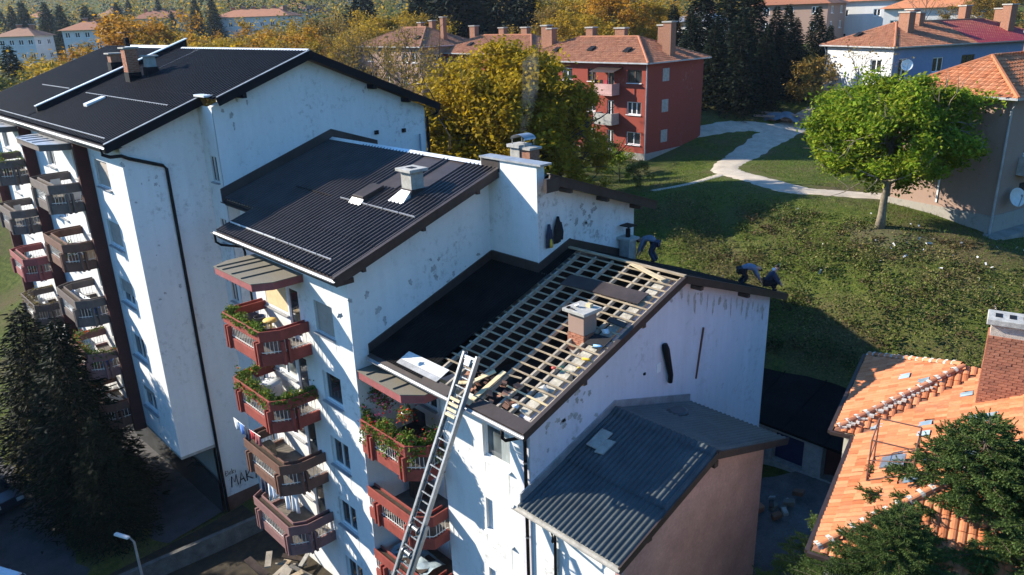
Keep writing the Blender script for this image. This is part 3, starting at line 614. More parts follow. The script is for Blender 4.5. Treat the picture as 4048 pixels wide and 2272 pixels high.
for x0, x1, f, ya, yb in ((-7.03, -6.97, bz, -2.0, 5.44), (-4.4, -4.34, bzb, 5.5, 11.95)):
    MB().beam(((x0+x1)/2, ya, f(ya)-.13), ((x0+x1)/2, yb, f(yb)-.13), .06, .34).build('verge_board', 'fascia_brown', B)
    MB().beam(((x0+x1)/2-.02, ya, f(ya)+.06), ((x0+x1)/2-.02, yb, f(yb)+.06), .16, .03).build('verge_trim', 'roof_brown', B)
    for i, y in enumerate(np.linspace(ya+1.2, yb-1., 3)): MB().box(x0-.55, x0+.02, y-.07, y+.07, f(y)-.45, f(y)-.3).build('purlin_end', 'dark_wood', B)
MB().box(-4.45, -4.30, 5.3, 5.95, 19.0, 19.5).build('verge_end', 'roof_brown', B)
MB().box(-16.3, -7.0, -1.93, -1.89, 16.75, 17.02).build('eave_board', 'fascia_brown', B); MB().box(-19.2, -16.3, -.2, -.16, 17.35, 17.6).build('eave_board', 'fascia_brown', B)
mb = MB(); mb.hexa([(-16.3, -1.9, 16.72), (-7.05, -1.9, 16.72), (-7.05, -1.22, 16.72), (-16.3, -1.22, 16.72), (-16.3, -1.9, 16.76), (-7.05, -1.9, 16.76), (-7.05, -1.22, 16.9), (-16.3, -1.22, 16.9)]); mb.build('soffit', 'fascia_brown', B)
gutter(MB(), -16.45, -6.95, -2.06, 17.0, .085).build('gutter', 'dull_zinc', B); gutter(MB(), -19.2, -16.3, -.32, 17.55, .08).build('gutter', 'dark_pipe', B)
MB().tube([(-16.2, -2.06, 16.92), (-16.2, -2.06, 16.6), (-16.1, -1.9, 16.45), (-15.3, -1.35, 16.4), (-15.28, -1.3, 16.2), (-15.28, -1.3, 1.5)], .05, 8).build('downpipe', 'dark_pipe', B, True)
sg = MB().box(-.47, .47, -.018, .018, -.01, .05).mesh('snow_guard')
def guards(block, x0, x1, y, z, step=1.0, mat='bright_metal', every=1):
    n = int((x1-x0)/step)
    for i in range(n):
        o = link('snow_guard', sg, mat, block); o.location = (x0+step*(i+.5)-block.location[0], y-block.location[1], z-block.location[2]); o.rotation_euler = (math.atan(.335), 0, 0)
guards(B, -16.1, -12.0, -1.37, bz(-1.37)+.07); guards(B, -12.1, -7.3, -1.37, bz(-1.37)+.07, mat='dull_zinc'); guards(B, -12.3, -7.3, 1.67, bz(1.67)+.08, mat='dull_zinc'); guards(B, -15.9, -12.9, 1.67, bz(1.67)+.06, mat='dark_pipe')
ch = MB().box(-9.5, -8.86, 2.72, 3.3, 18.3, 19.6).build('chimney', 'concrete', B, bevel=.01)
MB().box(-9.66, -8.70, 2.58, 3.44, 19.6, 19.72).build('chimney_cap', 'pale_concrete', ch, bevel=.015); MB().box(-9.35, -9.0, 2.85, 3.15, 19.722, 19.73).build('flue_opening', 'dark_pipe', ch)
mb = MB(); mb.box(-9.54, -8.82, 2.68, 3.34, 18.3, 18.95); mb.build('chimney_flashing', 'roof_brown', ch)
mb = MB(); mb.hexa([(-9.75, 2.2, bz(2.2)+.06), (-8.8, 2.2, bz(2.2)+.06), (-8.9, 2.68, 18.62), (-9.48, 2.68, 18.62), (-9.75, 2.2, bz(2.2)+.07), (-8.8, 2.2, bz(2.2)+.07), (-8.9, 2.68, 18.9), (-9.48, 2.68, 18.9)]); mb.build('apron', 'bright_metal', ch)
s3 = .335; hb = MB(); P = lambda x, y, h: (x, y, bz(y)+h)
hb.hexa([P(-11.5, 1.75, .02), P(-10.75, 1.75, .02), P(-10.75, 2.75, .02), P(-11.5, 2.75, .02), P(-11.5, 1.75, .3), P(-10.75, 1.75, .3), P(-10.75, 2.75, .26), P(-11.5, 2.75, .26)])
hb_o = hb.build('roof_hatch', 'roof_brown', B, bevel=.01); MB().hexa([P(-11.52, 1.55, .06), P(-10.73, 1.55, .06), P(-10.73, 1.74, .08), P(-11.52, 1.74, .08), P(-11.52, 1.55, .075), P(-10.73, 1.55, .075), P(-10.73, 1.74, .2), P(-11.52, 1.74, .2)]).build('apron', 'bright_metal', hb_o)
# double chimney behind the fire wall
ch = MB().box(-8.6, -8.05, 7.6, 8.15, 18.0, 19.95).build('chimney', 'concrete', B); MB().box(-8.7, -7.97, 7.5, 8.25, 19.95, 20.07).build('chimney_cap', 'pale_concrete', ch)
MB().box(-8.04, -7.5, 7.65, 8.2, 18.0, 19.9).build('chimney_shaft', 'far_brick', ch); MB().box(-7.96, -7.42, 7.57, 8.28, 19.9, 19.99).build('chimney_cap', 'concrete', ch)
mb = MB(); n = 10; vs = []
for i in range(n+1):
    t = math.pi*i/n; vs += [(-8.15+.42*math.cos(t), 7.6, 20.28+.2*math.sin(t)), (-8.15+.42*math.cos(t), 8.25, 20.28+.2*math.sin(t))]
fs = [(2*i, 2*i+1, 2*i+3, 2*i+2) for i in range(n)]; mb.add(vs, fs)
for x in (-8.5, -7.8):
    for y in (7.65, 8.2): mb.tube([(x, y, 20.0), (x, y, 20.32)], .02, 5)
mb.build('cowl', 'grey_metal', ch)
# balconies, one above another
CP_B = [(-14.55, -1.215), (-14.55, -2.4), (-14.2, -3.06), (-11.05, -3.06), (-10.67, -2.4), (-10.67, -1.215)]
BAL_B = (14.32, 11.46, 8.61, 5.75); BM = ('balcony_red', 'balcony_red', 'balcony_brown', 'balcony_mauve')
for zt, m in zip(BAL_B, BM): balcony(B, CP_B, -1.215, zt, m, ((2, .12), (2, .92), (4, .12)))
MB().prism([(x, y, 15.9) for x, y in CP_B], (0, 0, .28)).build('canopy', 'balcony_rose', B, bevel=.01)
cs = MB().prism([(x, y, 16.185) for x, y in offset_path(CP_B, -.03)], (0, 0, .03)).build('canopy_sheet', 'canopy_top', B)
for x in (-13.9, -13.4, -12.6, -11.8): MB().beam((x-.1, -3.05, 16.235), (x, -1.3, 16.235), .03, .05).build('seam', 'canopy_top', cs)

# ================================================================== tall block with the black roof (A)
az = lambda y: 20.48+.3645*(y+4.38); azb = lambda y: 23.76-.415*(y-4.6)
A = thing('apartment_block', 'tall white apartment block with long black ribbed roof and fire wall', 'apartment block', (-20.82, -3.695, .9))
mb = MB(); mb.prism([(-20.82, -3.695, 5.1), (-20.82, -2.0, 5.1), (-20.82, -2.0, az(-2.)-.35), (-20.82, -3.695, az(-3.695)-.35)], (-.4, 0, 0)); mb.prism([(-20.82, -2.0, .3), (-20.82, .05, .3), (-20.82, .05, az(.05)-.35), (-20.82, -2.0, az(-2.)-.35)], (-.4, 0, 0)); mb.build('gable_wall', 'white_render', A)
mb = MB(); mb.prism([(-19.25, -.09, .3), (-19.25, 11.37, .3), (-19.25, 11.37, azb(11.37)-.35), (-19.25, 4.6, 23.4), (-19.25, -.09, az(-.12)-.35)], (-.4, 0, 0)); mb.build('gable_wall', 'white_render', A)
stp = [(.55, 1.25, z-.3, z+.9) for z in (18.3, 15.4, 12.5)]
mb = MB(); wall_holes(mb, (-20.82, -.12, .3), (1, 0, 0), (0, -1, 0), 1.568, az(-.12)-.35-.3, stp, .12); mb.build('step_wall', 'white_render', A)
for h in stp: window(A, (-20.82, -.12, .3), (1, 0, 0), (0, -1, 0), *h, .12, frame='frame_pale', mull=1)
SA = [18.1, 15.22, 12.33, 9.45, 6.56]; X0 = -46.
holes = [(-24.9-X0, -23.05-X0, s-5.1, s-5.1+1.25) for s in SA]
for bx in (0, -10.4, -20.8)[:2]:
    holes += [(-28.5+bx-X0, -26.9+bx-X0, s-5.1-.1, s-5.1+1.2) for s in SA if s-5.1 > .2]+[(-33.6+bx-X0, -32.0+bx-X0, s-5.1, s-5.1+1.2) for s in SA]
mb = MB(); wall_holes(mb, (X0, -3.695, 5.1), (1, 0, 0), (0, -1, 0), -21.22-X0, az(-3.695)-.35-5.1, holes, .2); mb.build('front_wall', 'white_render', A)
for i, h in enumerate(holes): window(A, (X0, -3.695, 5.1), (1, 0, 0), (0, -1, 0), *h, .2, mull=1, blind=(.95, .9, .6, .0, .3)[i % 5] if i < 5 else 0, blindmat='blind_grey')
mb = MB(); wall_holes(mb, (X0, -2.0, .3), (1, 0, 0), (0, -1, 0), -20.82-X0-.01, 4.8, [(3, 5, 0, 2.2), (9, 12, .9, 2.4), (16, 18, 0, 2.2), (21.4, 23.6, .9, 2.3)], .2); mb.build('ground_floor_wall', 'plinth_grey', A)
MB().box(-45, -20.85, -2.19, -2.17, .4, 3).build('ground_floor_glazing', 'window_glass', A)
MB().box(X0, -20.83, -3.69, -2.01, 4.95, 5.1).build('overhang_slab', 'concrete', A)
mb = MB(); mb.prism([(-20.8, -2.0, .3), (-20.8, .04, .3), (-20.8, .04, 1.9), (-20.8, -2.0, 1.9)], (.01, 0, 0)); mb.build('plinth', 'balcony_brown', A)
MB().box(X0, -19.7, 11.35, 11.37, .3, azb(11.37)-.35).build('back_wall', 'white_render', A)
for x in (-25.55, -35.95, -46.): MB().box(x-.25, x, -4.28, -3.70, 4.9, 20.15).build('fin_wall', 'fin_red', A)
# roof
for xa, xb, ya, yb in ((-34.3, -20.24, -4.38, -1.15), (-34.3, -20.24, -1.15, -.1), (-34.3, -18.67, -.1, 4.6), (-48., -34.5, -4.38, 4.8)):
    corrugated(MB(), xa, xb, .30, .085, [(ya-(.08 if ya > -4 else 0), az(ya-(.08 if ya > -4 else 0))+(.02 if ya > -4 else 0)), (yb, az(yb)+(.015 if ya > -4 else 0))]).build('roof_sheet', 'roof_black', A)
corrugated(MB(), -48, -18.67, .30, .085, [(4.6, 23.755), (12.0, azb(12.))]).build('roof_sheet', 'roof_black', A)
rc = MB(); rc.add([(-33.6, 4.47, 23.80), (-18.7, 4.47, 23.80), (-18.7, 4.62, 23.87), (-33.6, 4.62, 23.87), (-33.6, 4.85, 23.74), (-18.7, 4.85, 23.74)], [(0, 1, 2, 3), (3, 2, 5, 4)]); rc.build('ridge_cap', 'bright_metal', A)
rc = MB(); rc.add([(-43.5, 4.5, 23.80), (-35, 4.5, 23.80), (-35, 4.8, 23.95), (-43.5, 4.8, 23.95), (-43.5, 5., 23.82), (-35, 5., 23.82)], [(0, 1, 2, 3), (3, 2, 5, 4)]); rc.build('ridge_cap', 'bright_metal', A)
mb = MB(); mb.prism([(-34.5, -3.5, az(-3.5)-.1), (-34.5, 5.2, az(5.2)-.4), (-34.5, 5.2, az(5.2)+.32), (-34.5, -3.5, az(-3.5)+.36)], (.22, 0, 0)); fw = mb.build('fire_wall', 'roof_black', A)
MB().beam((-34.39, -3.55, az(-3.55)+.39), (-34.39, 5.25, az(5.25)+.34), .34, .05).build('cap_strip', 'bright_metal', fw)
MB().hexa([(-30.95, 1.5, az(1.5)+.05), (-30.6, 1.5, az(1.5)+.05), (-30.75, 4.5, az(4.5)+.05), (-31.1, 4.5, az(4.5)+.05), (-30.95, 1.5, az(1.5)+.07), (-30.6, 1.5, az(1.5)+.07), (-30.75, 4.5, az(4.5)+.07), (-31.1, 4.5, az(4.5)+.07)]).build('bright_strip', 'bright_metal', A)
guards(A, -48, -20.5, -4.1, az(-4.1)+.06, 1.0, 'dull_zinc'); guards(A, -33.3, -20.8, -1.17, az(-1.17)+.06, 1.0, 'dull_zinc'); guards(A, -43., -37., -1.0, az(-1.0)+.06, 1.0, 'dull_zinc')
for pts in (((-20.22, -4.42), (-20.22, -.12)), ((-18.65, -.05), (-18.65, 4.6))):
    (x, ya), (_, yb) = pts; MB().beam((x, ya, az(ya)-.15), (x, yb, az(yb)-.15), .06, .36).build('verge_board', 'roof_black', A); MB().beam((x-.03, ya, az(ya)+.06), (x-.03, yb, az(yb)+.06), .12, .03).build('verge_trim', 'dull_zinc', A)
MB().beam((-18.65, 4.6, 23.61), (-18.65, 12.0, azb(12.)-.15), .06, .36).build('verge_board', 'roof_black', A)
for y in (1.2, 8., 10.): MB().box(-19.3, -18.66, y-.1, y+.1, (az(y) if y < 4.6 else azb(y))-.55, (az(y) if y < 4.6 else azb(y))-.33).build('purlin_end', 'roof_black', A)
mb = MB(); mb.box(-20.4, -19.3, -.35, .1, az(0)+.02, az(0)+.1); mb.build('corner_tray', 'bright_metal', A)
MB().box(-48, -20.2, -4.42, -4.38, 20.15, 20.46).build('eave_board', 'fascia_brown', A); gutter(MB(), -48, -20.15, -4.53, 20.42, .095).build('gutter', 'dull_zinc', A)
mb = MB(); mb.face((-48, -4.4, 20.16), (-20.3, -4.4, 20.16), (-20.3, -3.69, 20.3), (-48, -3.69, 20.3)); mb.build('soffit', 'fascia_brown', A)
MB().tube([(-20.4, -4.53, 20.35), (-20.4, -4.5, 20.1), (-20.5, -4.2, 19.95), (-20.74, -3.68, 19.9), (-20.74, -3.4, 19.75), (-20.74, -2.05, 19.25), (-20.74, -1.93, 19.1), (-20.74, -1.95, 1.1)], .075, 8).build('downpipe', 'dark_pipe', A, True)
MB().tube([(-18.75, 12.05, 20.6), (-18.9, 11.9, 20.2), (-19.15, 11.45, 20.05), (-19.15, 11.42, 6)], .075, 8).build('downpipe', 'dark_pipe', A, True)
MB().tube([(-19.1, 10.85, 15), (-19.1, 10.85, 19.2)], .05, 8).build('vent_pipe', 'grey_metal', A, True)
for y, z in ((8.2, 19.6), (9.9, 19.5)): MB().obox((-19.2, y, z), (.06, 0, 0), (0, .1, 0), (0, 0, .1)).build('vent_cap', 'dark_pipe', A)
MB().hexa([(-30.0, -2.3, az(-2.3)+.05), (-29.4, -2.3, az(-2.3)+.05), (-29.4, -1.35, az(-1.35)+.05), (-30., -1.35, az(-1.35)+.05), (-30.0, -2.3, az(-2.3)+.2), (-29.4, -2.3, az(-2.3)+.2), (-29.4, -1.35, az(-1.35)+.16), (-30., -1.35, az(-1.35)+.16)]).build('roof_light', 'bright_metal', A)
for x0, x1, y0, y1, ztop, mt in ((-31.1, -30.45, .35, .95, 24.0, 'brick_red'), (-30.3, -29.75, 1.1, 1.65, 23.55, 'concrete'), (-36.85, -36.2, 1.3, 1.95, 23.6, 'far_brick')):
    ch = MB().box(x0+.03, x1-.03, y0+.03, y1-.03, az(y0)-.1, ztop).build('chimney', 'brick_mortar' if mt == 'brick_red' else mt, A)
    MB().box(x0-.1, x1+.1, y0-.1, y1+.1, ztop, ztop+.07).build('chimney_cap', 'concrete', ch); MB().box(x0-.03, x1+.03, y0-.03, y1+.03, az(y0)-.05, az(y1)+.35).build('chimney_flashing', 'roof_black', ch)
    if mt == 'brick_red':
        bricks_rect(ch, x0, x1, y0, y1, az(y1)+.36, ztop, .24, .09, faces='SE'); MB().tube([((x0+x1)/2, (y0+y1)/2, ztop+.1), ((x0+x1)/2, (y0+y1)/2, ztop+.55)], .14, 8).build('flue_pipe', 'dark_pipe', ch); MB().box((x0+x1)/2-.35, (x0+x1)/2+.35, (y0+y1)/2-.3, (y0+y1)/2+.3, ztop+.8, ztop+.84).tube([((x0+x1)/2, (y0+y1)/2, ztop+.5), ((x0+x1)/2, (y0+y1)/2, ztop+.82)], .03, 5).build('cowl', 'balcony_brown', ch)
AM = ('balcony_grey', 'balcony_brown', 'balcony_grey', 'balcony_mauve', 'balcony_brown'); AM2 = ('balcony_grey', 'balcony_grey', 'balcony_rose', 'balcony_grey', 'balcony_grey')
def pathA(dx): return [(-29.9+dx, -3.70), (-29.9+dx, -4.9), (-29.5+dx, -5.55), (-26.2+dx, -5.55), (-25.8+dx, -4.9), (-25.8+dx, -4.2)]
BAL_A = (18.2, 15.32, 12.43, 9.55, 6.66)
for dx, ms in ((0, AM), (-10.4, AM2)):
    for zt, m in zip(BAL_A, ms): balcony(A, pathA(dx), -3.70, zt, m, ((2, .12), (2, .92), (4, .12)))
    p = [(-31.2+dx, -3.7), (-31.2+dx, -4.8), (-30.8+dx, -5.45), (-26.6+dx, -5.45), (-26.+dx, -4.8), (-25.9+dx, -4.3)]
    MB().prism([(x, y, 19.75) for x, y in p]+[(-25.9+dx, -3.7, 19.75)], (0, 0, .28)).build('canopy', 'balcony_grey', A)
    cs = MB().prism([(x, y, 20.035) for x, y in offset_path(p, -.06)]+[(-25.9+dx, -3.7, 20.035)], (0, 0, .03)).build('canopy_sheet', 'dull_zinc', A)
    for x in (-30.4, -29.5, -28.5, -27.5): MB().beam((x-.1+dx, -5.47, 20.08), (x+dx, -4.55, 20.08), .03, .05).build('seam', 'dull_zinc', cs)
# spray-painted scrawl on the gable
def scrawl(name, label, strokes, o, s, x):
    mb = MB()
    for st in strokes: mb.tube([(x, o[0]+s*a*.92, o[1]+s*b) for a, b in st], s*.05, 5)
    return mb.build(name, 'dark_pipe', A)
scrawl('graffiti', '', [[(0, 0), (.12, 1), (.35, .35), (.55, 1), (.62, 0)], [(.8, 0), (1.05, 1), (1.3, 0)], [(.88, .35), (1.22, .35)], [(1.5, 0), (1.5, 1)], [(2., 1), (1.5, .45), (2.05, 0)], [(2.35, -.1), (2.5, 1.15)]], (-1.55, 2.35), .62, -20.795)
scrawl('graffiti', '', [[(0, 0), (0, 1), (.45, .85), (.5, .2), (0, 0)], [(-.15, .5), (.25, .5)], [(.7, .6), (.75, .05), (1., .1), (1., .6)], [(1.25, 0), (1.25, 1)], [(1.6, .6), (1.25, .3), (1.6, 0)], [(1.85, 0), (1.85, .55)]], (-1.75, 3.1), .3, -20.795)

# flaked and stained places on the gables
def patch(block, x, y, z, ry, rz, mat='bare_plaster', seed=0, n=26):
    rr = random.Random(seed); P = []
    for i in range(n):
        a = 2*math.pi*i/n; r = .75+.18*math.sin(2*a+seed)+.14*math.sin(5*a+seed*2)+rr.uniform(-.1, .1); P.append((x+.004, y+ry*r*math.cos(a), z+rz*r*math.sin(a)))
    mb = MB(); mb.add([(x+.004, y, z)]+P, [(0, 1+i, 1+(i+1) % n) for i in range(n)]); mb.build('peeled_patch', mat, block)
def patches(block, x, y, z, ry, rz, k, mat, seed):
    rr = random.Random(seed)
    for i in range(k): s_ = rr.uniform(.08, .42); q_ = min(ry, .45), min(rz, .45); patch(block, x+.0015*(i % 3), y+rr.gauss(0, ry), z+rr.gauss(0, rz), s_*q_[0]*.9, s_*q_[1]*1.1, mat, seed*31+i)
for blk, x, y, z, ry, rz, k, m in ((A, -19.25, 1.15, 21.5, .3, .5, 9, 'bare_plaster'), (A, -19.25, 7.95, 21.6, .2, .3, 6, 'soot_stain'), (A, -20.82, -2.6, 18.7, .5, .5, 8, 'soot_stain'), (A, -20.82, -2.5, 13.5, .35, .3, 5, 'soot_stain'), (A, -20.82, -2.9, 15.6, .2, .2, 3, 'soot_stain'), (B, -4.95, 8.5, 17.5, .5, .35, 14, 'bare_plaster'), (B, -4.95, 7.3, 17.6, .5, .3, 9, 'bare_plaster'), (B, -4.95, 5.65, 17.4, .08, .35, 7, 'soot_stain'), (B, -7.6, 1.8, 15.5, 1.3, .5, 12, 'soot_stain'), (B, -7.6, 4.2, 15.9, .7, .3, 8, 'bare_plaster'), (C, 0, 2.2, 13.5, .7, .35, 16, 'bare_plaster'), (C, 0, 1.4, 12.9, .4, .3, 8, 'bare_plaster'), (C, 0, 8.3, 15.5, .7, .2, 9, 'soot_stain')):
    patches(blk, x, y, z, ry, rz, k, m, int(abs(y*10+z)))
for i in range(15): y = 7.6+i*.42; patch(C, .001*(i % 2), y, czb(y)-.75-.12*(i % 3), .06+.03*(i % 4), .28+.1*(i % 3), 'soot_stain' if i % 2 else 'bare_plaster', 900+i)

def run_mark(block, x, y, z, w_, h_, seed):
    rr = random.Random(seed); n = 9; L = []; R_ = []
    for i in range(n): f = i/(n-1); hw = w_*(1-f)**.7*rr.uniform(.6, 1.1); L.append((x-hw, y-.004, z-h_*f)); R_.append((x+hw, y-.004, z-h_*f))
    MB().add(L+R_, [(i, i+1, n+i+1, n+i) for i in range(n-1)]).build('run_mark', 'run_grey', block)
plain('run_grey', (.60, .59, .57), .95, 0, .2, 6, fine=.3)
k_ = 0
for blk, xs_, y_, zs_ in ((B, (-10.05, -8.85), -1.21, [s-.12 for s in SB[:-1]]), (C, (-2.15, -.97), 0, (11.5, 8.67, 5.84)), (A, (-24.85, -23.1), -3.695, [s-.05 for s in SA])):
    for z_ in zs_:
        for x_ in xs_: k_ += 1; run_mark(blk, x_+.05*math.sin(k_), y_, z_-.02, .03+.02*math.sin(k_*2.1)**2, .5+.5*math.sin(k_*1.7)**2, k_)

# ================================================================== low annex
nx0, nx1 = 0.005, 3.94; nzf = lambda y: 12.52-.325*abs(y-3.95)
X = thing('annex', 'low annex with grey corrugated roof and pink end wall', 'annex', (2, 4, 3))
MB().prism([(3.6, .0, 2), (3.6, 7.55, 2), (3.6, 7.55, nzf(7.55)-.2), (3.6, 3.95, 12.3), (3.6, .0, nzf(0)-.2)], (-.3, 0, 0)).build('end_wall', 'render_pink', X)
nh = [(1.0, 3.0, 5.2, 7.7)]
mb = MB(); wall_holes(mb, (.01, .003, 2), (1, 0, 0), (0, -1, 0), 3.3, 9.05, nh, .2); mb.build('front_wall', 'white_render', X)
for h in nh: window(X, (.01, .003, 2), (1, 0, 0), (0, -1, 0), *h, .2, mull=1, blind=.98, blindmat='blind_white')
MB().box(.01, 3.3, 7.53, 7.55, 2, nzf(7.55)-.2).build('back_wall', 'render_pink', X)
corrugated(MB(), nx0, nx1, .178, .055, [(-.62, nzf(-.62)), (1.6, nzf(1.6)+.0)], False).build('roof_sheet', 'annex_sheet', X); corrugated(MB(), nx0, nx1, .178, .055, [(1.45, nzf(1.45)+.03), (3.95, 12.55)], False).build('roof_sheet', 'annex_sheet', X)
corrugated(MB(), nx0, nx1, .178, .055, [(3.96, 12.548), (8.45, nzf(8.45))], False).build('roof_sheet', 'annex_sheet', X)
corrugated(MB(), nx0, nx1, .178, .05, [(3.7, nzf(3.7)+.05), (3.95, 12.61), (4.2, nzf(4.2)+.05)], False).build('ridge_cap', 'annex_sheet', X)
skirt(.003, -.5, .003, 3.95, nzf, .32, .05).build('flashing', 'dull_zinc', X); skirt(.003, 3.95, .003, 8.4, nzf, .32, .05).build('flashing', 'dull_zinc', X)
for ya, yb in ((-.65, 3.95), (3.95, 8.5)): MB().beam((nx1+.02, ya, nzf(ya)-.1), (nx1+.02, yb, nzf(yb)-.1), .05, .24).build('verge_board', 'fascia_brown', X)
MB().box(0, nx1, -.6, -.56, nzf(-.6)-.2, nzf(-.6)-.02).build('eave_board', 'concrete', X); gutter(MB(), -.1, nx1+.05, -.72, nzf(-.7)+.0, .08).build('gutter', 'concrete', X)
MB().box(3.3, 3.95, .6, .8, nzf(.7)-.35, nzf(.7)-.2).build('purlin_end', 'dark_wood', X); MB().box(3.3, 3.95, 3.85, 4.05, 12.0, 12.2).build('purlin_end', 'dark_wood', X)
MB().tube([(1.55, -.72, nzf(-.7)-.08), (1.55, -.7, nzf(-.7)-.4), (1.1, -.1, 10.3), (1.05, -.08, 10.1), (1.05, -.08, 2.5)], .045, 8).build('downpipe', 'dark_pipe', X)
mb = MB(); mb.obox((.55, 2.55, nzf(2.55)+.13), (.22, .0, .0), (0, .38, .12), (0, 0, .02)); mb.obox((.9, 2.4, nzf(2.4)+.1), (.15, .04, .0), (0, .3, .09), (0, 0, .02))
tag(mb.build('loose_board', 'concrete', None), 'weathered boards lying on the annex roof against the wall', 'board')
tag(MB().lathe((1.0, 6.2, nzf(6.2)+.02), [(.36, 0), (.36, .12), (.28, .16)], 12).build('roof_vent', 'annex_sheet', None), 'round flat vent cap on the annex back slope', 'vent')

# ================================================================== orange tiled house
OA = np.array([8.25, 1.09, 13.0]); OU = np.array([-.2465, .969, 0]); ON = np.array([.969, .2465, 0]); OZ = np.array([0, 0, 1.])
O = thing('tiled_house', 'house with bright orange clay tile hip roof and tall brick chimney', 'house', OA); O.scale = (.8, .8, .8)
def ol(s, t, z=0): return OU*s+ON*t+OZ*z
cth = 1/math.sqrt(1.25)
mb = MB()
mb.prism([ol(.35, .35, -10), ol(15, .35, -10), ol(15, 10.6, -10), ol(.35, 10.6, -10)], (0, 0, 9.9)); mb.prism([ol(7.8, -.45, -10), ol(14.7, -.45, -10), ol(14.7, .6, -10), ol(7.8, .6, -10)], (0, 0, 9.9)); mb.build('wall', 'render_cream', O, local=True)
roof = MB()
def rz_(f): return [f]
P1 = [(0, 0), (7.44, 0), (11.27, 3.83), (15, 3.83), (15, 5.6), (5.6, 5.6)]
roof.face(*[ol(s, t, .5*t) for s, t in P1]); roof.face(*[ol(s, t, .5*(t+.78)) for s, t in ((7.44, -.78), (15.1, -.78), (11.27, 3.05))])
roof.face(*[ol(s, t, .5*(s-7.44)) for s, t in ((7.44, -.78), (11.27, 3.05), (11.27, 3.83), (7.44, 0))]); roof.face(*[ol(s, t, .5*(15.1-s)) for s, t in ((15.1, -.78), (15.1, 4), (11.27, 4), (11.27, 3.05))])
roof.face(*[ol(s, t, .5*s) for s, t in ((0, 0), (5.6, 5.6), (0, 11.2))]); roof.face(*[ol(s, t, .5*(11.2-t)) for s, t in ((0, 11.2), (5.6, 5.6), (15, 5.6), (15, 11.2))])
roof_o = roof.build('roof', 'tile_bed', O, local=True)
ev1 = (ON+OZ*.5)*cth; TW, TL = .235, .385; hs = .045
def plane_cells(poly): return tile_field(None, None, None, [(a, b*math.sqrt(1.25)) for a, b in poly], TW, TL)
glass_at = [(7.42, 2.13), (6.64, 2.14), (7.85, .59), (9.36, 3.2), (3.47, 2.09), (4.62, 2.44), (4.73, 3.58), (4.4, 1.5), (5.3, 1.6)]
cells1 = plane_cells(P1); cells2 = plane_cells([(7.44, 0), (15.1, 0), (11.27, 3.83)])
cells3 = tile_field(None, None, None, [(0, 0), (.78, 0), (.78-.0, 0), (4.61, 3.83*math.sqrt(1.25)), (3.83, 3.83*math.sqrt(1.25))], TW, TL)
tb = MB(); m_ = len(TILE_PROF); lo = [(t*TW*.98, 0, h*hs+.035) for t, h in TILE_PROF]; hi = [(t*TW*.98, TL*1.12, h*hs*.9+.008) for t, h in TILE_PROF]; lw_ = [(a, b, c-.03) for a, b, c in lo]
tb.add(lo+hi+lw_, [(k, k+1, m_+k+1, m_+k) for k in range(m_-1)]+[(2*m_+k, 2*m_+k+1, k+1, k) for k in range(m_-1)]); tmesh = tb.mesh('roof_tile'); tmesh.materials.append(MATS['tile_orange'])
rt = random.Random(9)
def put_tile(o, eu, ev, u, v):
    nn = np.cross(eu, ev); p = o+eu*u+ev*(v+rt.gauss(0, .008))+nn*abs(rt.gauss(0, .006))
    t = bpy.data.objects.new('roof_tile', tmesh); col.objects.link(t); t.parent = roof_o
    t.matrix_local = Matrix(((eu[0], ev[0], nn[0], p[0]), (eu[1], ev[1], nn[1], p[1]), (eu[2], ev[2], nn[2], p[2]), (0, 0, 0, 1)))
EU = -OU  # so that eu x ev points up
def conv(cells, smax): return cells
# in (u, v) with u running along -OU the cells mirror: s = S0 - u
def field(o_s, o_t, cells, budget, skip=()):
    o = ol(o_s, o_t, 0); rest = []; n = 0
    cells = sorted(cells, key=lambda c: -c[0] if False else c[1]*.6+abs(c[0]-6)*.3)
    for s, v in cells:
        t = v*cth
        if any(abs(s+.12-a) < .22 and abs(t+.17-b) < .2 for a, b in skip): continue
        if n < budget: put_tile(o, EU, ev1, -s-TW, v); n += 1
        else: rest.append((-s-TW, v))
    return o, rest
o1, r1 = field(0, 0, cells1, 170, glass_at); o2, r2 = field(0, -.78, cells2, 130, [(11.43, 1.81), (10.58, 2.52)])
tiles_joined(o1, EU, ev1, r1, TW, TL, hs, 'roof_tiles', 'tile_orange', roof_o); tiles_joined(o2, EU, ev1, r2, TW, TL, hs, 'roof_tiles', 'tile_orange', roof_o)
ev3 = (OU+OZ*.5)*cth
# narrow cheek of the wing and the end slope: eave runs along ON
c3 = [(u, v) for u, v in tile_field(None, None, None, [(-.78, 0), (0, 0), (3.83, 3.83*1.118), (3.05, 3.83*1.118)], TW, TL)]
tiles_joined(ol(7.44, 0), ON, ev3, c3, TW, TL, hs, 'roof_tiles', 'tile_orange', roof_o)
c4 = tile_field(None, None, None, [(0, 0), (11.2, 0), (5.6, 5.6*1.118)], TW, TL); tiles_joined(ol(0, 0), ON, ev3, c4, TW, TL, hs, 'roof_tiles', 'tile_orange', roof_o)
for gs, gt in glass_at: MB().obox(ol(gs+.12-.12, gt, .5*gt+.05), OU*.17, ev1*.21, np.cross(EU, ev1)*.01).build('glass_tile', 'skylight_glass', roof_o, local=True)
for gs, gt in ((11.43, 1.03), (10.58, 1.74)): MB().obox(ol(gs, gt, .5*(gt+.78)+.05), OU*.24, ev1*.2, np.cross(EU, ev1)*.01).build('glass_tile', 'skylight_glass', roof_o, local=True)
for gs, gt in ((7.1, 3.55), (7.05, 3.98)): MB().obox(ol(gs, gt, .5*gt+.07), OU*.3, ev1*.2, np.cross(EU, ev1)*.015).build('roof_light', 'skylight_glass', roof_o, local=True)
rcap = MB(); vs = []; n = 8
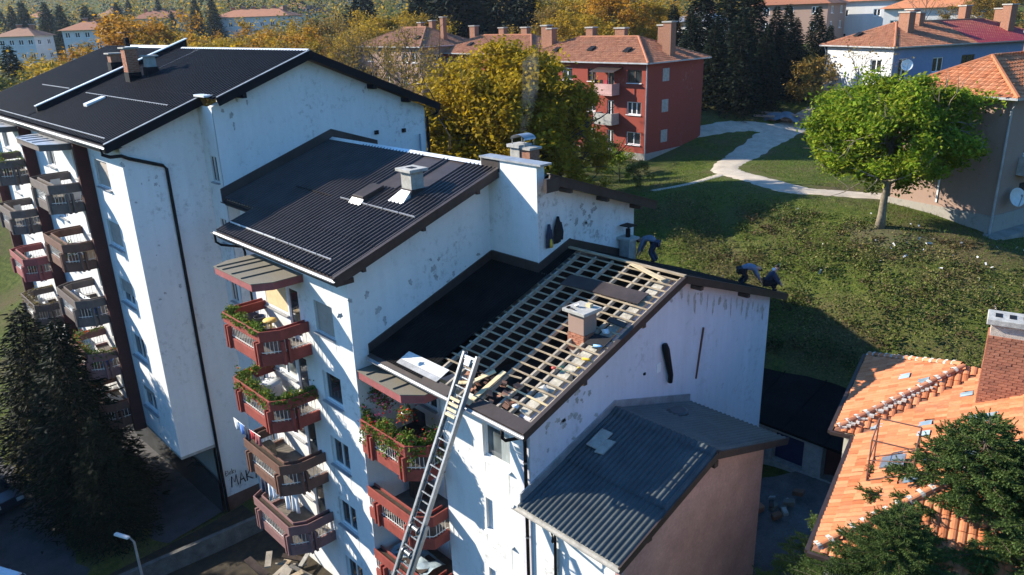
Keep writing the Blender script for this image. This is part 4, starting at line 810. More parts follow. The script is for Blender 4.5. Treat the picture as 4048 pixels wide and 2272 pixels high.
for x in (0, .42):
    r0 = .125 if x == 0 else .10
    for rr in (r0, r0-.02): vs += [(x, rr*math.cos(math.pi*i/n)*1.1, rr*math.sin(math.pi*i/n)) for i in range(n+1)]
fs = []
for i in range(n): fs += [(i, i+1, 2*(n+1)+i+1, 2*(n+1)+i), (n+1+i+1, n+1+i, 3*(n+1)+i, 3*(n+1)+i+1), (i, n+1+i, n+1+i+1, i+1)]
rcap.add(vs, fs); rmesh = rcap.mesh('ridge_tile'); rmesh.materials.append(MATS['tile_rust'])
def ridge_run(parent, a, b, mesh=rmesh, mat='tile_orange', mortar=True, step=.385, lift=.04):
    a, b = V3(a), V3(b); d = b-a; L = np.linalg.norm(d); d /= L; n = int(L/step); side = np.cross((0, 0, 1), d); side /= np.linalg.norm(side); up = np.cross(d, side)
    for i in range(n):
        p = a+d*step*i+up*(lift+.01*(i % 2)); o = link('ridge_tile', mesh, mat, parent); j = rt.gauss(0, .02); s2 = side+d*j
        o.matrix_local = Matrix(((d[0], s2[0], up[0], p[0]), (d[1], s2[1], up[1], p[1]), (d[2], s2[2], up[2], p[2]), (0, 0, 0, 1)))
        if mortar:
            m = MB(); c = p+side*.02+up*.0
            vs = [];
            for k in range(9):
                tt = math.pi*k/8; r = .135+rt.uniform(-.012, .02); vs += [c+side*(r*1.12*math.cos(tt))+up*(r*math.sin(tt)-.01)-d*.05, c+side*(r*1.12*math.cos(tt))+up*(r*math.sin(tt)-.01)+d*(.05+rt.uniform(0, .05))]
            m.add(vs, [(2*k, 2*k+2, 2*k+3, 2*k+1) for k in range(8)]); m.build('mortar', 'mortar', parent, local=True)
ridge_run(roof_o, ol(7.6, -.62, .08), ol(11.2, 2.98, 1.88), mat='tile_rust'); ridge_run(roof_o, ol(15, -.68, .05), ol(11.3, 3.02, 1.9)); ridge_run(roof_o, ol(.15, .15, .07), ol(5.5, 5.5, 2.75))
mb = MB(); rr = random.Random(2)
for i in range(22):  # crumbling mortar and loose shards along the hip
    f = i/25; c = ol(7.7+3.3*f, -.45+3.3*f, .15+1.6*f)+OU*rr.uniform(-.35, -.12); r = rr.uniform(.04, .09)
    mb.obox(c, OU*r*rr.uniform(.6, 1.3), ON*r, (OZ+OU*rr.uniform(-.3, .3))*r*.5)
mb.build('loose_mortar', 'mortar', roof_o, local=True, kind='stuff')
for p, q in ((ol(-.05, -.12, -.06), ol(7.3, -.12, -.06)), (ol(7.35, -.92, -.06), ol(15.2, -.92, -.06)), (ol(7.35, -.9, -.07), ol(7.35, -.1, -.07)), (ol(-.12, -.1, -.06), ol(-.12, 11.2, -.06))):
    MB().beam(p, q, .13, .12).build('gutter', 'fascia_brown', O, local=True)
MB().tube([ol(-.1, .9, -.1), ol(-.05, .9, -.5), ol(.25, .9, -.9), ol(.25, .9, -5)], .05, 7).build('downpipe', 'dull_zinc', O, local=True)
# the big chimney: every brick on the faces in view
och = bpy.data.objects.new('chimney', MB().box(-.4+.03, .4-.03, .03, 1.57, 0, 3.6).mesh('chimney')); col.objects.link(och); och.parent = O; och.data.materials.append(MATS['brick_mortar'])
och.rotation_euler = (0, 0, math.atan2(-OU[1], -OU[0])); och.location = tuple(ol(8.75, 3.5, 1.2))   # local x = -OU, local y = ON
bm2 = MB().box(-.115, .115, -.06, .06, -.03, .03).mesh('brick'); bm2.materials.append(MATS['brick_red'])
bricks_rect(och, -.4, .4, 0, 1.6, .25, 3.6, .27, .098, mesh=bm2, faces='ES', local=True, jit=.008)
MB().box(-.52, .52, -.12, 1.72, 3.6, 3.8).build('chimney_cap', 'pale_concrete', och, local=True, bevel=.02)
for k in range(4): MB().box(-.2, .2, .1+.4*k, .3+.4*k, 3.801, 3.81).build('flue_opening', 'dark_pipe', och, local=True)
MB().hexa([(-.5, -.1, -.1), (.9, -.1, -.1), (.9, 1.75, .3), (-.5, 1.75, .3), (-.5, -.1, .12), (.9, -.1, .12), (.9, 1.75, .42), (-.5, 1.75, .42)]).build('chimney_flashing', 'dull_zinc', och, local=True)
# wire cage on the roof
def oc(s, t, h): return OA+ol(s, t, .5*t+h)*.8
cg = thing('wire_cage', 'rusty iron frame of an empty cage standing on the orange tiles', 'cage', oc(4.4, 1.4, .1))
mb = MB(); c8 = {}
for i, s in enumerate((3.7, 5.3)):
    for j, t in enumerate((.85, 2.1)):
        base = oc(s, t, .1); zt = oc(4.4, 1.5, 1.25)[2]; top = np.array([base[0], base[1], zt]); c8[i, j, 0] = base; c8[i, j, 1] = top
for k in (0, 1):
    for a, b in (((0, 0), (1, 0)), ((1, 0), (1, 1)), ((1, 1), (0, 1)), ((0, 1), (0, 0))): mb.tube([c8[(*a, k)], c8[(*b, k)]], .02, 5)
for i in (0, 1):
    for j in (0, 1): mb.tube([c8[i, j, 0], c8[i, j, 1]], .022, 5)
mb.tube([(c8[0, 0, 0]+c8[0, 0, 1])/2, (c8[0, 1, 0]+c8[0, 1, 1])/2], .014, 4); mb.tube([(c8[0, 0, 0]+c8[0, 0, 1])/2, (c8[1, 0, 0]+c8[1, 0, 1])/2], .014, 4); mb.build('frame', 'balcony_brown', cg)
MB().obox((c8[0, 0, 0]+c8[1, 1, 0])/2+OZ*.12, OU*.3, ev1*.3, np.cross(EU, ev1)*.02).build('tray', 'grey_metal', cg)

# ================================================================== low sheds in the yard
plain('door_navy', (.02, .03, .09), .6)
G = thing('garage_row', 'low row of garages with dark flat roof in the shaded yard', 'garages', (2.5, 14.6, 5.6))
mb = MB(); gh = [(2.4, 3.85, -.0+.6, 2.05), (4.66, 6.3, .6, 2.15), (.4, 1.7, .6, 2.05)]; wall_holes(mb, (-2, 14.6, 5.3), (1, 0, 0), (0, -1, 0), 9, 2.35, gh, .4); mb.build('front_wall', 'pale_concrete', G)
for a, b, c, d in gh: MB().box(-2+a, -2+b, 14.98, 15.0, 5.3+c, 5.3+d).build('garage_door', 'fin_red' if a > 4 else 'door_navy', G)
mb = MB(); mb.hexa([(-2.2, 14.3, 7.62), (7, 14.3, 7.62), (7, 18.6, 8.5), (-2.2, 18.6, 8.5), (-2.2, 14.3, 7.74), (7, 14.3, 7.74), (7, 18.6, 8.62), (-2.2, 18.6, 8.62)]); gr = mb.build('roof', 'roof_felt', G)
for i in range(5): MB().beam((-1+i*1.9, 14.32, 7.77), (-1+i*1.9, 18.6, 8.65), .05, .04).build('seam', 'roof_felt', gr)
MB().box(-2, 7, 18.3, 18.5, 5, 8.45).box(-2.0, -1.8, 14.7, 18.3, 5, 7.7).box(6.8, 7, 14.7, 18.3, 5, 7.7).build('rear_wall', 'concrete', G)

# ================================================================== houses in the town
def house(name, label, cat, loc, rz, w, d, h, wall='render_pale', roof='tile_rust', tiles=None, slope=.45, over=.5, wins=None, chim=(), plinth=None, lights=(), ftype='frame_white', group=None, fine=True, deep=2):
    """hip-roofed block; local x runs along the front, y goes back; wins: side -> [(u0, u1, z0, z1, kind)]"""
    R = thing(name, label, cat, loc, rz, group); wins = wins or {}
    S = {'S': ((0, 0, 0), (1, 0, 0), (0, -1, 0), w), 'E': ((w, 0, 0), (0, 1, 0), (1, 0, 0), d), 'N': ((w, d, 0), (-1, 0, 0), (0, 1, 0), w), 'W': ((0, d, 0), (0, -1, 0), (-1, 0, 0), d)}
    for k, (o, u, n, L) in S.items():
        hs_ = [q[:4] for q in wins.get(k, []) if q[4] != 'B']; mb = MB(); wall_holes(mb, (*o[:2], -deep), u, n, L, h+deep, [(a, b, c+deep, e+deep) for a, b, c, e in hs_], .18); mb.build('wall', wall if not isinstance(wall, dict) else wall[k], R, local=True)
        for q in wins.get(k, []):
            if q[4] == 'B': mb = MB(); P = lambda s, t, z: V3(o)+V3(u)*s+V3(n)*t+V3((0, 0, z)); mb.hexa([P(q[0], 0, q[2]), P(q[1], 0, q[2]), P(q[1], .02, q[2]), P(q[0], .02, q[2]), P(q[0], 0, q[3]), P(q[1], 0, q[3]), P(q[1], .02, q[3]), P(q[0], .02, q[3])]); mb.build('bricked_window', 'concrete', R, local=True); continue
            window(R, o, u, n, *q[:4], .18, frame={'d': 'frame_brown'}.get(q[4], ftype), mull={'3': 2, '1': 0}.get(q[4], 1), pane='window_glass_pale' if q[4] == 'c' else 'window_glass', local=True, sillmat='frame_white', ft=.08 if fine else .12)
    if plinth: 
        for k, (o, u, n, L) in S.items():
            P = lambda s, t, z: V3(o)+V3(u)*s+V3(n)*t+V3((0, 0, z)); MB().hexa([P(0, 0, -2), P(L, 0, -2), P(L, .06, -2), P(0, .06, -2), P(0, 0, plinth), P(L, 0, plinth), P(L, .06, plinth), P(0, .06, plinth)]).build('plinth', 'plinth_grey', R, local=True)
    x0, x1, y0, y1 = -over, w+over, -over, d+over; rh = slope*min(x1-x0, y1-y0)/2; m = min(x1-x0, y1-y0)/2
    if w >= d: ra, rb_ = (x0+m, (y0+y1)/2), (x1-m, (y0+y1)/2)
    else: ra, rb_ = ((x0+x1)/2, y0+m), ((x0+x1)/2, y1-m)
    ra3, rb3 = (*ra, h+rh), (*rb_, h+rh); c = [(x0, y0, h), (x1, y0, h), (x1, y1, h), (x0, y1, h)]
    F = [[c[0], c[1], rb3, ra3], [c[1], c[2], rb3], [c[2], c[3], ra3, rb3], [c[3], c[0], ra3]] if w >= d else [[c[0], c[1], ra3], [c[1], c[2], rb3, ra3], [c[2], c[3], rb3], [c[3], c[0], ra3, rb3]]
    mb = MB()
    for f in F: mb.face(*f)
    mb.face(*c[::-1]); ro = mb.build('roof', 'tile_bed' if tiles else roof, R, local=True)
    if tiles:
        tw, tl = tiles
        for f in F:
            f = [V3(p) for p in f]; eu = f[1]-f[0]; eu /= np.linalg.norm(eu); nn = np.cross(eu, f[-1]-f[0]); nn /= np.linalg.norm(nn); ev = np.cross(nn, eu)
            cells = tile_field(None, None, None, [((p-f[0])@eu, (p-f[0])@ev) for p in f], tw, tl); tiles_joined(f[0], eu, ev, cells, tw, tl, .05, 'roof_tiles', roof, ro, 3)
    for a, b in ((ra3, rb3), (c[0], ra3), (c[1], rb3 if w >= d else ra3), (c[2], rb3), (c[3], ra3 if w >= d else rb3)):
        if fine: MB().tube([V3(a)+V3((0, 0, .03)), V3(b)+V3((0, 0, .03))], .11, 6).build('ridge_tiles', roof, ro, local=True)
    if fine:
        for (p, q) in zip(c, c[1:]+c[:1]): MB().beam(p, q, .12, .12).build('gutter', 'dull_zinc', R, local=True)
        for k in (0, 1): MB().tube([(V3(c[k])*.96+V3((w/2, d/2, h))*.04), (w*k+(.1 if k else -.1), -.1, h-.6), (w*k+(.1 if k else -.1), -.1, 0)], .06, 6).build('downpipe', 'dull_zinc', R, local=True)
    for cx, cy, ct, cw, cdp in chim:
        k = MB().box(cx, cx+cw, cy, cy+cdp, h+.1, ct).build('chimney', 'far_brick', R, local=True); MB().box(cx-.1, cx+cw+.1, cy-.1, cy+cdp+.1, ct, ct+.12).build('chimney_cap', 'concrete', k, local=True)
    for lx, ly in lights:
        lz = h+slope*min(lx-x0, x1-lx, ly-y0, y1-ly); MB().obox((lx, ly, lz+.18), (.32, 0, 0), (0, .35, .35*slope), (0, 0, .07)).build('roof_light', 'dark_pipe', R, local=True)
    return R
BX = -28.9; RZ = 11.4
rw = [(.5+9*0, 0, 0, 0)]
def rwin(off0, off1, z0, z1, k): return (16.5-off1, 16.5-off0, z0-RZ, z1-RZ, k)
S_w = []
for j, (z0, z1) in enumerate(((18.9, 20.05), (16.05, 17.2), (13.3, 14.45))):
    S_w += [rwin(.55, 2.2, z0, z1, 'd' if j == 0 else '3' if j == 1 else 'w'), rwin(3.75, 4.55, z0-.7, z1, 'w'), rwin(6.0, 7.0, z0, z1, 'd' if j == 0 else 'w'), rwin(9, 10.3, z0, z1, 'w'), rwin(13, 14.3, z0, z1, 'w')]
S_w += [rwin(a, a+.6, RZ+.25, RZ+.75, '1') for a in (1.2, 2.6, 6)]
E_w = [(2.4, 3.4, z-RZ, z+1.15-RZ, 'B') for z in (18.9, 16.1, 13.3)]
R1 = house('apartment_house', 'brick red three-storey house with rust tile roof beyond the yellow tree', 'house', (BX-16.5, 43.7, RZ), 0, 16.5, 9, 9.25, 'render_red', 'tile_rust', (.3, .36), .42, .5, {'S': S_w, 'E': E_w}, ((15.2, 4.0, 12.6, .9, .8), (13.6, 5.4, 12.3, .9, .7), (9, 4.6, 12.1, 1.2, .6), (5.2, 4.6, 12.2, .9, .7), (1.6, 2.6, 12.2, .7, .8), (.6, 2.8, 12.5, .8, .8)), 1.15, ((13, 1.6), (8.4, 1.8), (4, 1.5)))
for z0, matb in ((6.35, 'render_pink'), (3.65, 'concrete')):
    b = MB().box(11.2, 13.4, -1.1, 0, z0, z0+.12).build('balcony', matb, R1, local=True); MB().box(11.2, 13.4, -1.12, -1.04, z0+.12, z0+1.05).box(11.2, 11.28, -1.04, 0, z0+.12, z0+1.05).box(13.32, 13.4, -1.04, 0, z0+.12, z0+1.05).build('parapet', matb, b, local=True)
MB().hexa([(10.9, -1.4, 8.45), (13.8, -1.4, 8.45), (13.8, 0, 8.8), (10.9, 0, 8.8), (10.9, -1.4, 8.5), (13.8, -1.4, 8.5), (13.8, 0, 8.85), (10.9, 0, 8.85)]).build('porch_roof', 'fascia_brown', R1, local=True)
for x in (11.3, 13.3): MB().box(x-.04, x+.04, -1.1, -1.02, 7.4, 8.5).build('porch_post', 'dark_wood', R1, local=True)
lw = thing('hanging_washing', 'dark and red washing hanging on the red house top balcony', 'laundry', (BX-4.4, 42.7, 18.9))
for i, m in enumerate(('dark_pipe', 'dark_pipe', 'roof_cherry')): MB().box(-.8+i*.55, -.45+i*.55, -.03, .03, -.5, .25).build('garment', m, lw, local=True)
# attached wing further back
house('apartment_house', 'rust tiled house adjoining the red house at its left', 'house', (-67.5, 50.2, 11.6), 0, 17.5, 8.5, 9.2, 'render_red', 'tile_rust', (.3, .36), .42, .5, {'S': [(a, a+1.2, z, z+1.2, 'w') for a in (2, 6, 10, 14) for z in (1.8, 4.6, 7.4)]}, ((2.6, 3.6, 12.3, 1.0, .7), (7.5, 4.2, 12.0, .9, .6), (11.5, 4.2, 12.0, 1.0, .6)), 1, ((5, 1.6), (13, 1.6)))
rb2 = math.radians(-13); bro = np.array([3.1, 31.35])-6.0*np.array([math.cos(rb2), math.sin(rb2)])
BR = house('apartment_house', 'brown rendered house with orange tile roof behind the green tree', 'house', (bro[0], bro[1], 13.25), rb2, 6.0, 15, 7.1, 'render_brown', 'tile_orange', (.28, .34), .5, .55, {'E': [(2.0, 3.0, 4.0, 5.3, 'w'), (5., 6.2, 4.0, 5.3, 'w'), (2.2, 3.8, 1.4, 2.5, 'd'), (6.5, 7.6, 1.4, 2.5, 'w')]}, ((3.0, 6.0, 10.0, 1.1, .8),), 1.0)
MB().box(6.02, 6.9, 1.6, 4.2, 3.0, 3.12).box(6.8, 6.9, 1.6, 4.2, 3.12, 3.95).box(6.02, 6.8, 1.6, 1.7, 3.12, 3.95).build('balcony', 'concrete', BR, local=True)
MB().box(2.9, 2.98, -.06, -.02, 1.2, 4).build('wall_conduit', 'frame_white', BR, local=True)
mb = MB(); mb.box(-.7, 6.9, -.9, -.07, -.6, .06).box(6.07, 6.9, -.07, 9, -.6, .06); mb.build('apron_slab', 'slab_paving', BR, local=True)
def dish(label, c, aim, r, mat='frame_pale'):
    t = thing('satellite_dish', label, 'satellite dish', c); d = Vector(aim).normalized(); q = d.to_track_quat('Z', 'Y').to_matrix()
    me_ = MB(); me_.lathe((0, 0, 0), [(.02, -.0), (r*.5, .03), (r*.85, .11), (r, .17), (r, .185), (r*.85, .125), (r*.5, .045), (.02, .015)], 20); me_.v = [tuple(q@Vector(p)) for p in me_.v]; me_.build('reflector', mat, t, True, local=True)
    a = MB(); a.tube([q@Vector((0, -r, .15)), q@Vector((0, 0, r*.9))], .02, 5); a.lathe(tuple(q@Vector((0, 0, r*.85))), [(.05, 0), (.05, .1)], 8); a.tube([(0, 0, 0), tuple(q@Vector((0, 0, -.3)))], .03, 6); a.build('feed_arm', 'grey_metal', t, local=True)
    return t
ex = np.array([math.cos(rb2), math.sin(rb2)]); ey = np.array([-math.sin(rb2), math.cos(rb2)]); o2_ = bro
def loc_br(a, b): return o2_+ex*a+ey*b
p = loc_br(6.4, 1.2); dish('large pale satellite dish on the brown house shaded wall', (p[0], p[1], 13.25+1.9), (.85, -.5, .35), .5)
# blue house
bo = pix(0, 0, 1); bl0 = np.array([-16.4-9.0*.92, 66.3+9.0*.39]); rbl = math.atan2(-.39, .92)
BLW = {'S': [(6.2, 7.6, 5.4, 6.7, 'w'), (6.2, 7.6, 2.4, 3.7, 'w')], 'E': [(5.2, 6.6, 5.3, 6.7, 'w'), (9, 10.8, 5.3, 6.8, 'd'), (13.5, 14.7, 5.5, 6.8, 'w'), (17.2, 18.3, 4.4, 6.8, 'w'), (.8, 1.9, 4.4, 6.8, 'w'), (5.2, 6.6, 2.2, 3.6, 'w'), (9, 10.6, 2.2, 3.6, 'w')]}
BL = house('apartment_house', 'pale and blue rendered house with half orange, half cherry roof', 'house', (bl0[0], bl0[1], 13.1), rbl, 9.0, 21, 7.9, {'S': 'render_pale', 'E': 'render_blue', 'N': 'render_blue', 'W': 'render_pale'}, 'tile_rust', (.3, .36), .42, .6, BLW, ((2.6, 7.5, 11.2, 1.1, .8), (5.6, 3.6, 11.0, 1.3, .8), (4.5, 6.5, 10.9, 1.0, .6), (3.5, 14, 11.4, .9, .8), (6.6, 16.6, 11.4, 1.0, .9), (4.6, 18, 11, 1, .7)), 1., ((2.5, 1.6),))
MB().add([(9.7, 10.2, 7.94), (9.7, 21.65, 7.94), (4.5, 16.6, 10.1), (4.5, 10.2, 10.1)], [(0, 1, 2, 3)]).add([(9.7, 10.2, 7.8), (9.7, 21.65, 7.8), (4.5, 16.6, 9.96), (4.5, 10.2, 9.96)], [(3, 2, 1, 0)]).build('metal_roof', 'roof_cherry', BL, local=True)
MB().box(9.0, 9.9, .3, 4.4, 3.9, 4.05).box(9.84, 9.9, .3, 4.4, 4.05, 5.0).build('balcony', 'concrete', BL, local=True)
p = bl0+rot2(rbl)@np.array([9.9, .9]); dish('white satellite dish on the blue house corner balcony', (p[0], p[1], 19.3), (.5, -.8, .3), .55, 'frame_white')
house('apartment_house', 'dark rust-roofed house behind the bare brown tree', 'house', (-80, 46.6, 12.5), 0, 14, 9, 9.2, 'render_brown', 'tile_old', (.3, .36), .45, .5, {'S': [(a, a+1.2, z, z+1.2, 'w') for a in (2, 6, 10, 12) for z in (2, 4.7, 7.3)], 'E': [(2, 3.2, 7, 8.2, 'w'), (5.5, 6.7, 7, 8.2, 'w')]}, ((12.5, 4.5, 12.6, .6, .6), (9.5, 5, 12.2, .7, .7), (7, 5, 12, .8, .6)), 1, ((11.5, 1.5),))

# ================================================================== trees
def tree_mesh(seed, height, crown, base, limbs, leaves, lsize, spread=.5, levels=3, trunk_r=.2, lean=0., top_bias=.6, up=.45, gap=.15, ell=None):
    """tapered trunk with limbs, and leaves gathered round the outer twigs; returns two meshes"""
    rg = np.random.default_rng(seed); mb = MB(); tips = []
    tp = []; n = 7; x = y = 0.
    for i in range(n+1):
        t = i/n; x += rg.normal(0, .05)*height/8+lean*.12; y += rg.normal(0, .05)*height/8; tp.append(np.array([x, y, height*.82*t]))
    mb.tube(tp, [trunk_r*(1.25 if i == 0 else 1-.78*i/n) for i in range(n+1)], 8)
    def at(z):
        f = np.clip(z/(height*.82), 0, 1)*n; i = min(int(f), n-1); return tp[i]+(tp[i+1]-tp[i])*(f-i)
    def grow(p, d, L, r, lev):
        q = [p]; dd = d.copy(); k = 4
        for i in range(k):
            dd = dd+rg.normal(0, .16, 3)+np.array([0, 0, .06*up*2]); dd /= np.linalg.norm(dd); q.append(q[-1]+dd*L/k)
        mb.tube(q, [r*(1-.7*i/k) for i in range(k+1)], 5 if lev < 2 else 4, False)
        if lev >= levels-1:
            tips.append((q[1], q[2], L)); tips.append((q[2], q[3], L)); tips.append((q[3], q[4], L))
        else:
            for j in range(4 if lev == 0 else 3):
                a = 1+int(rg.integers(0, k)); ang = rg.normal(0, .75, 3); d2 = dd+ang; d2[2] += .15*up; d2 /= np.linalg.norm(d2); grow(q[min(a+1, k)], d2, L*rg.uniform(.5, .7), r*.5, lev+1)
    for i in range(limbs):
        f = (i+.5)/limbs; z = base+(height*.8-base)*f**.9; a = i*2.4+rg.normal(0, .4); rad = crown*(math.sin(math.pi*min(.97, .2+.72*f))**.7); e = up*(.35+1.1*f)
        d = np.array([math.cos(a), math.sin(a), e]); d /= np.linalg.norm(d); grow(at(z*.97), d, rad*rg.uniform(.75, 1.0), trunk_r*(.5-.25*f), 0)
    w_ = np.array([t[2] for t in tips]); keep = rg.random(len(tips)) > gap; idx = np.where(keep)[0]; pick = rg.choice(idx, leaves); a = np.array([tips[i][0] for i in pick]); b = np.array([tips[i][1] for i in pick])
    P = a+(b-a)*rg.random((leaves, 1))+rg.normal(0, spread, (leaves, 3))*np.array([1, 1, .75])*(.35+.65*rg.random((leaves, 1)))
    if ell:   # a fuller crown: keep what lies inside the crown's own outline and fill it with clumps
        rx, rz_e, cze, nc = ell; c0 = np.array([tp[4][0], tp[4][1], cze])
        def lobes(d): th_ = np.arctan2(d[..., 1], d[..., 0]); return 1+.19*np.sin(3*th_+seed)+.13*np.sin(5*th_+2*d[..., 2]*3)+.08*np.sin(7*d[..., 2]+2*th_)
        u_ = (P-c0)/np.array([rx, rx, rz_e]); rr_ = np.linalg.norm(u_, axis=1); P = P[rr_ < 1.02*lobes(u_/(rr_[:, None]+1e-6))]
        d_ = rg.normal(0, 1, (nc, 3)); d_ /= np.linalg.norm(d_, axis=1)[:, None]; d_[:, 2] = np.where(d_[:, 2] < -.55, -d_[:, 2], d_[:, 2]); cc = c0+d_*np.array([rx, rx, rz_e])*(lobes(d_)*(.62+.36*rg.random(nc)**.6))[:, None]
        m_ = int(leaves*.75/nc); cs_ = rg.uniform(.2, .42, nc)*rx/3.6
        P2 = (cc[:, None, :]+rg.normal(0, 1, (nc, m_, 3))*cs_[:, None, None]*np.array([1, 1, .6])).reshape(-1, 3); P = np.concatenate([P, P2])
    q = leaf_quads(P, lsize, rg, .5)
    return mb.mesh('trunk'), q
def quads_mesh(name, q, nper=4):
    q = np.asarray(q, np.float32); F = q.shape[0]; me = bpy.data.meshes.new(name); me.vertices.add(F*nper); me.vertices.foreach_set('co', q.reshape(-1)); me.loops.add(F*nper); me.loops.foreach_set('vertex_index', np.arange(F*nper, dtype=np.int32))
    me.polygons.add(F); me.polygons.foreach_set('loop_start', np.arange(0, F*nper, nper, dtype=np.int32)); me.polygons.foreach_set('loop_total', np.full(F, nper, np.int32)); me.update(calc_edges=True); return me
def conifer_mesh(seed, height, rad, n_whorl, per, sprays, s_len=.32, s_w=.09, droop=.35, bare=.06, trunk_r=.18, shape=.85):
    rg = np.random.default_rng(seed); mb = MB(); mb.tube([(0, 0, 0), (rg.normal(0, .05), rg.normal(0, .05), height*.5), (0, 0, height)], [trunk_r, trunk_r*.55, .02], 7); Q = []
    for w_ in range(n_whorl):
        f = (w_+rg.random()*.6)/n_whorl; z = height*(bare+(1-bare)*f**.9); R = rad*((1-f)**shape)*rg.uniform(.82, 1.12)+.12
        m = max(3, int(per*(.55+.6*(1-f))))
        for k in range(m):
            a = 2*math.pi*(k+rg.random()*.7)/m+w_; L = R*rg.uniform(.7, 1.1); d = np.array([math.cos(a), math.sin(a), 0]); dr = droop*(1-f*1.3)
            ns = max(4, int(sprays*(L/rad+.15))); s = rg.random(ns)**.65; side = np.cross(d, (0, 0, 1))
            c = d*(L*s)[:, None]+np.array([0, 0, 1])*((-dr*L*s**1.4+.22*L*np.maximum(0, s-.7))[:, None])+np.array([0, 0, z])+side*(rg.normal(0, .16, ns)*L*(1.1-s*.8))[:, None]+np.array([0, 0, 1])*rg.normal(0, .05+.018*height, ns)[:, None]
            dirs = d+side*rg.normal(0, .8, ns)[:, None]+np.array([0, 0, 1])*(rg.normal(-.3, .4, ns))[:, None]; dirs /= np.linalg.norm(dirs, axis=1)[:, None]
            wv = np.cross(dirs, rg.normal(0, 1, (ns, 3))); wv /= np.linalg.norm(wv, axis=1)[:, None]; ln = (s_len*(.6+.8*rg.random(ns)))[:, None]; ww = (s_w*(.6+.7*rg.random(ns)))[:, None]
            Q.append(np.stack([c-wv*ww*.7, c+wv*ww*.7, c+dirs*ln*.75+wv*ww*.5, c+dirs*ln], 1))
            if k % 2 == 0: mb.tube([(0, 0, z), tuple(d*L*.5+np.array([0, 0, z-dr*L*.35])), tuple(d*L*.9+np.array([0, 0, z-dr*L*.7]))], [.035*R/rad+.008, .02, .008], 4, False)
    return mb.mesh('trunk'), np.concatenate(Q)
VAR = {}; TOPZ = {}
def variant(key, fn):
    if key not in VAR:
        t, q = fn(); VAR[key] = (t, quads_mesh('crown', q))
    return VAR[key]
def plant(name, label, cat, key, fn, loc, leaf, rz=0, s=1., bark='bark', group=None, sz=None):
    t, c = variant(key, fn); o = thing(name, label, cat, loc, rz, group); o.scale = (s, s, sz or s)
    link('trunk', t, bark, o, True); link('crown', c, leaf, o); return o
def tree_at(dx, dy, depth, zoff=0):
    p = pix(dx, dy, depth); return np.array([p[0], p[1], ground_h(p[0], p[1])+zoff])
def place_tree(name, label, key, fn, H0, dx, dytop, depth, leaf, rz=0, bark='bark', group=None, cat='tree', wide=1.):
    """stand a tree on the ground so that its top reaches the surveyed height"""
    p = pix(dx, dytop, depth); g = ground_h(p[0], p[1])-.15; t_, c_ = variant(key, fn)
    if key not in TOPZ: zz_ = np.empty(len(c_.vertices)*3, np.float32); c_.vertices.foreach_get('co', zz_); TOPZ[key] = float(np.percentile(zz_[2::3], 99.3))
    s = max(.25, (p[2]-g)/TOPZ[key]); t = plant(name, label, cat, key, fn, (p[0], p[1], g), leaf, rz, s*wide, bark, group, s); return t
# key single trees
GT = lambda: tree_mesh(24, 7.2, 3.3, 2.3, 17, 62000, .105, .5, 3, .24, .15, up=.5, gap=.03, ell=(3.85, 2.75, 4.85, 190))
p = pix(2215, 572, 41.2); gtree = plant('green_tree', 'bright green leafy tree standing alone on the grass slope', 'tree', 'gt', GT, (p[0], p[1], ground_h(p[0], p[1])-.1), 'leaf_green', 2.2, 1.0, 'bark_pale', sz=1.0)
YT = lambda: tree_mesh(4, 11.0, 5.6, 1.2, 20, 60000, .15, .6, 3, .34, 0, up=.42, gap=.02, ell=(5.5, 5.2, 6.6, 420))
place_tree('yellow_tree', 'big round yellow-green tree in front of the red house', 'yt', YT, 12.0, 1262, 130, 52, 'leaf_ygreen', .6)
place_tree('yellow_tree_half', 'dark olive tree right of the big yellow one', 'yt2', lambda: tree_mesh(14, 12, 5.0, 2.0, 13, 18000, .15, .5, 3, .3, 0, up=.45, gap=.1), 12, 1405, 215, 51, 'leaf_ygreen', 2.0, wide=.7)  # added tree standing in for the shaded right half of the yellow crown
BT = lambda: tree_mesh(31, 12.5, 5.5, 2.5, 14, 1500, .12, .5, 3, .26, 0, up=.75, gap=.2)
for i, (dx, dy, dd) in enumerate(((880, 60, 90), (935, 70, 80), (1000, 45, 72), (1040, 130, 66))): place_tree('bare_tree', f'{ORD[i]} from the left of the nearly bare brown trees behind the black roof', 'bt%d' % (i % 2), (BT if i % 2 == 0 else (lambda: tree_mesh(33, 12, 5.2, 2.5, 13, 3200, .13, .55, 3, .24, 0, up=.7, gap=.2))), 12.3, dx, dy, dd, 'leaf_rust', i*1.3, group='nearly bare trees behind the black roof')
AV = [(lambda s=s: tree_mesh(s, 11, 5.6, 1.6, 13, 17000, .16, .6, 3, .26, 0, up=.5, gap=.1)) for s in (51, 52, 53, 54)]
rows = [(20, 205, 95, 'leaf_olive'), (120, 165, 92, 'leaf_olive'), (100, 140, 105, 'leaf_gold'), (205, 128, 100, 'leaf_amber'), (165, 150, 84, 'leaf_gold'), (275, 112, 118, 'leaf_rust'), (350, 40, 112, 'leaf_amber'), (300, 128, 95, 'leaf_gold'), (425, 95, 120, 'leaf_rust'), (480, 75, 125, 'leaf_gold'), (555, 80, 122, 'leaf_amber'), (500, 105, 104, 'leaf_gold'), (620, 85, 118, 'leaf_rust'), (690, 55, 120, 'leaf_gold'), (745, 75, 112, 'leaf_amber'), (800, 50, 125, 'leaf_rust'), (845, 70, 105, 'leaf_gold'), (650, 100, 98, 'leaf_gold'), (580, 110, 95, 'leaf_amber'), (915, 60, 108, 'leaf_gold'), (390, 120, 96, 'leaf_gold'), (985, 30, 120, 'leaf_gold'), (740, 105, 92, 'leaf_rust')]
rows.sort(key=lambda r: r[0])
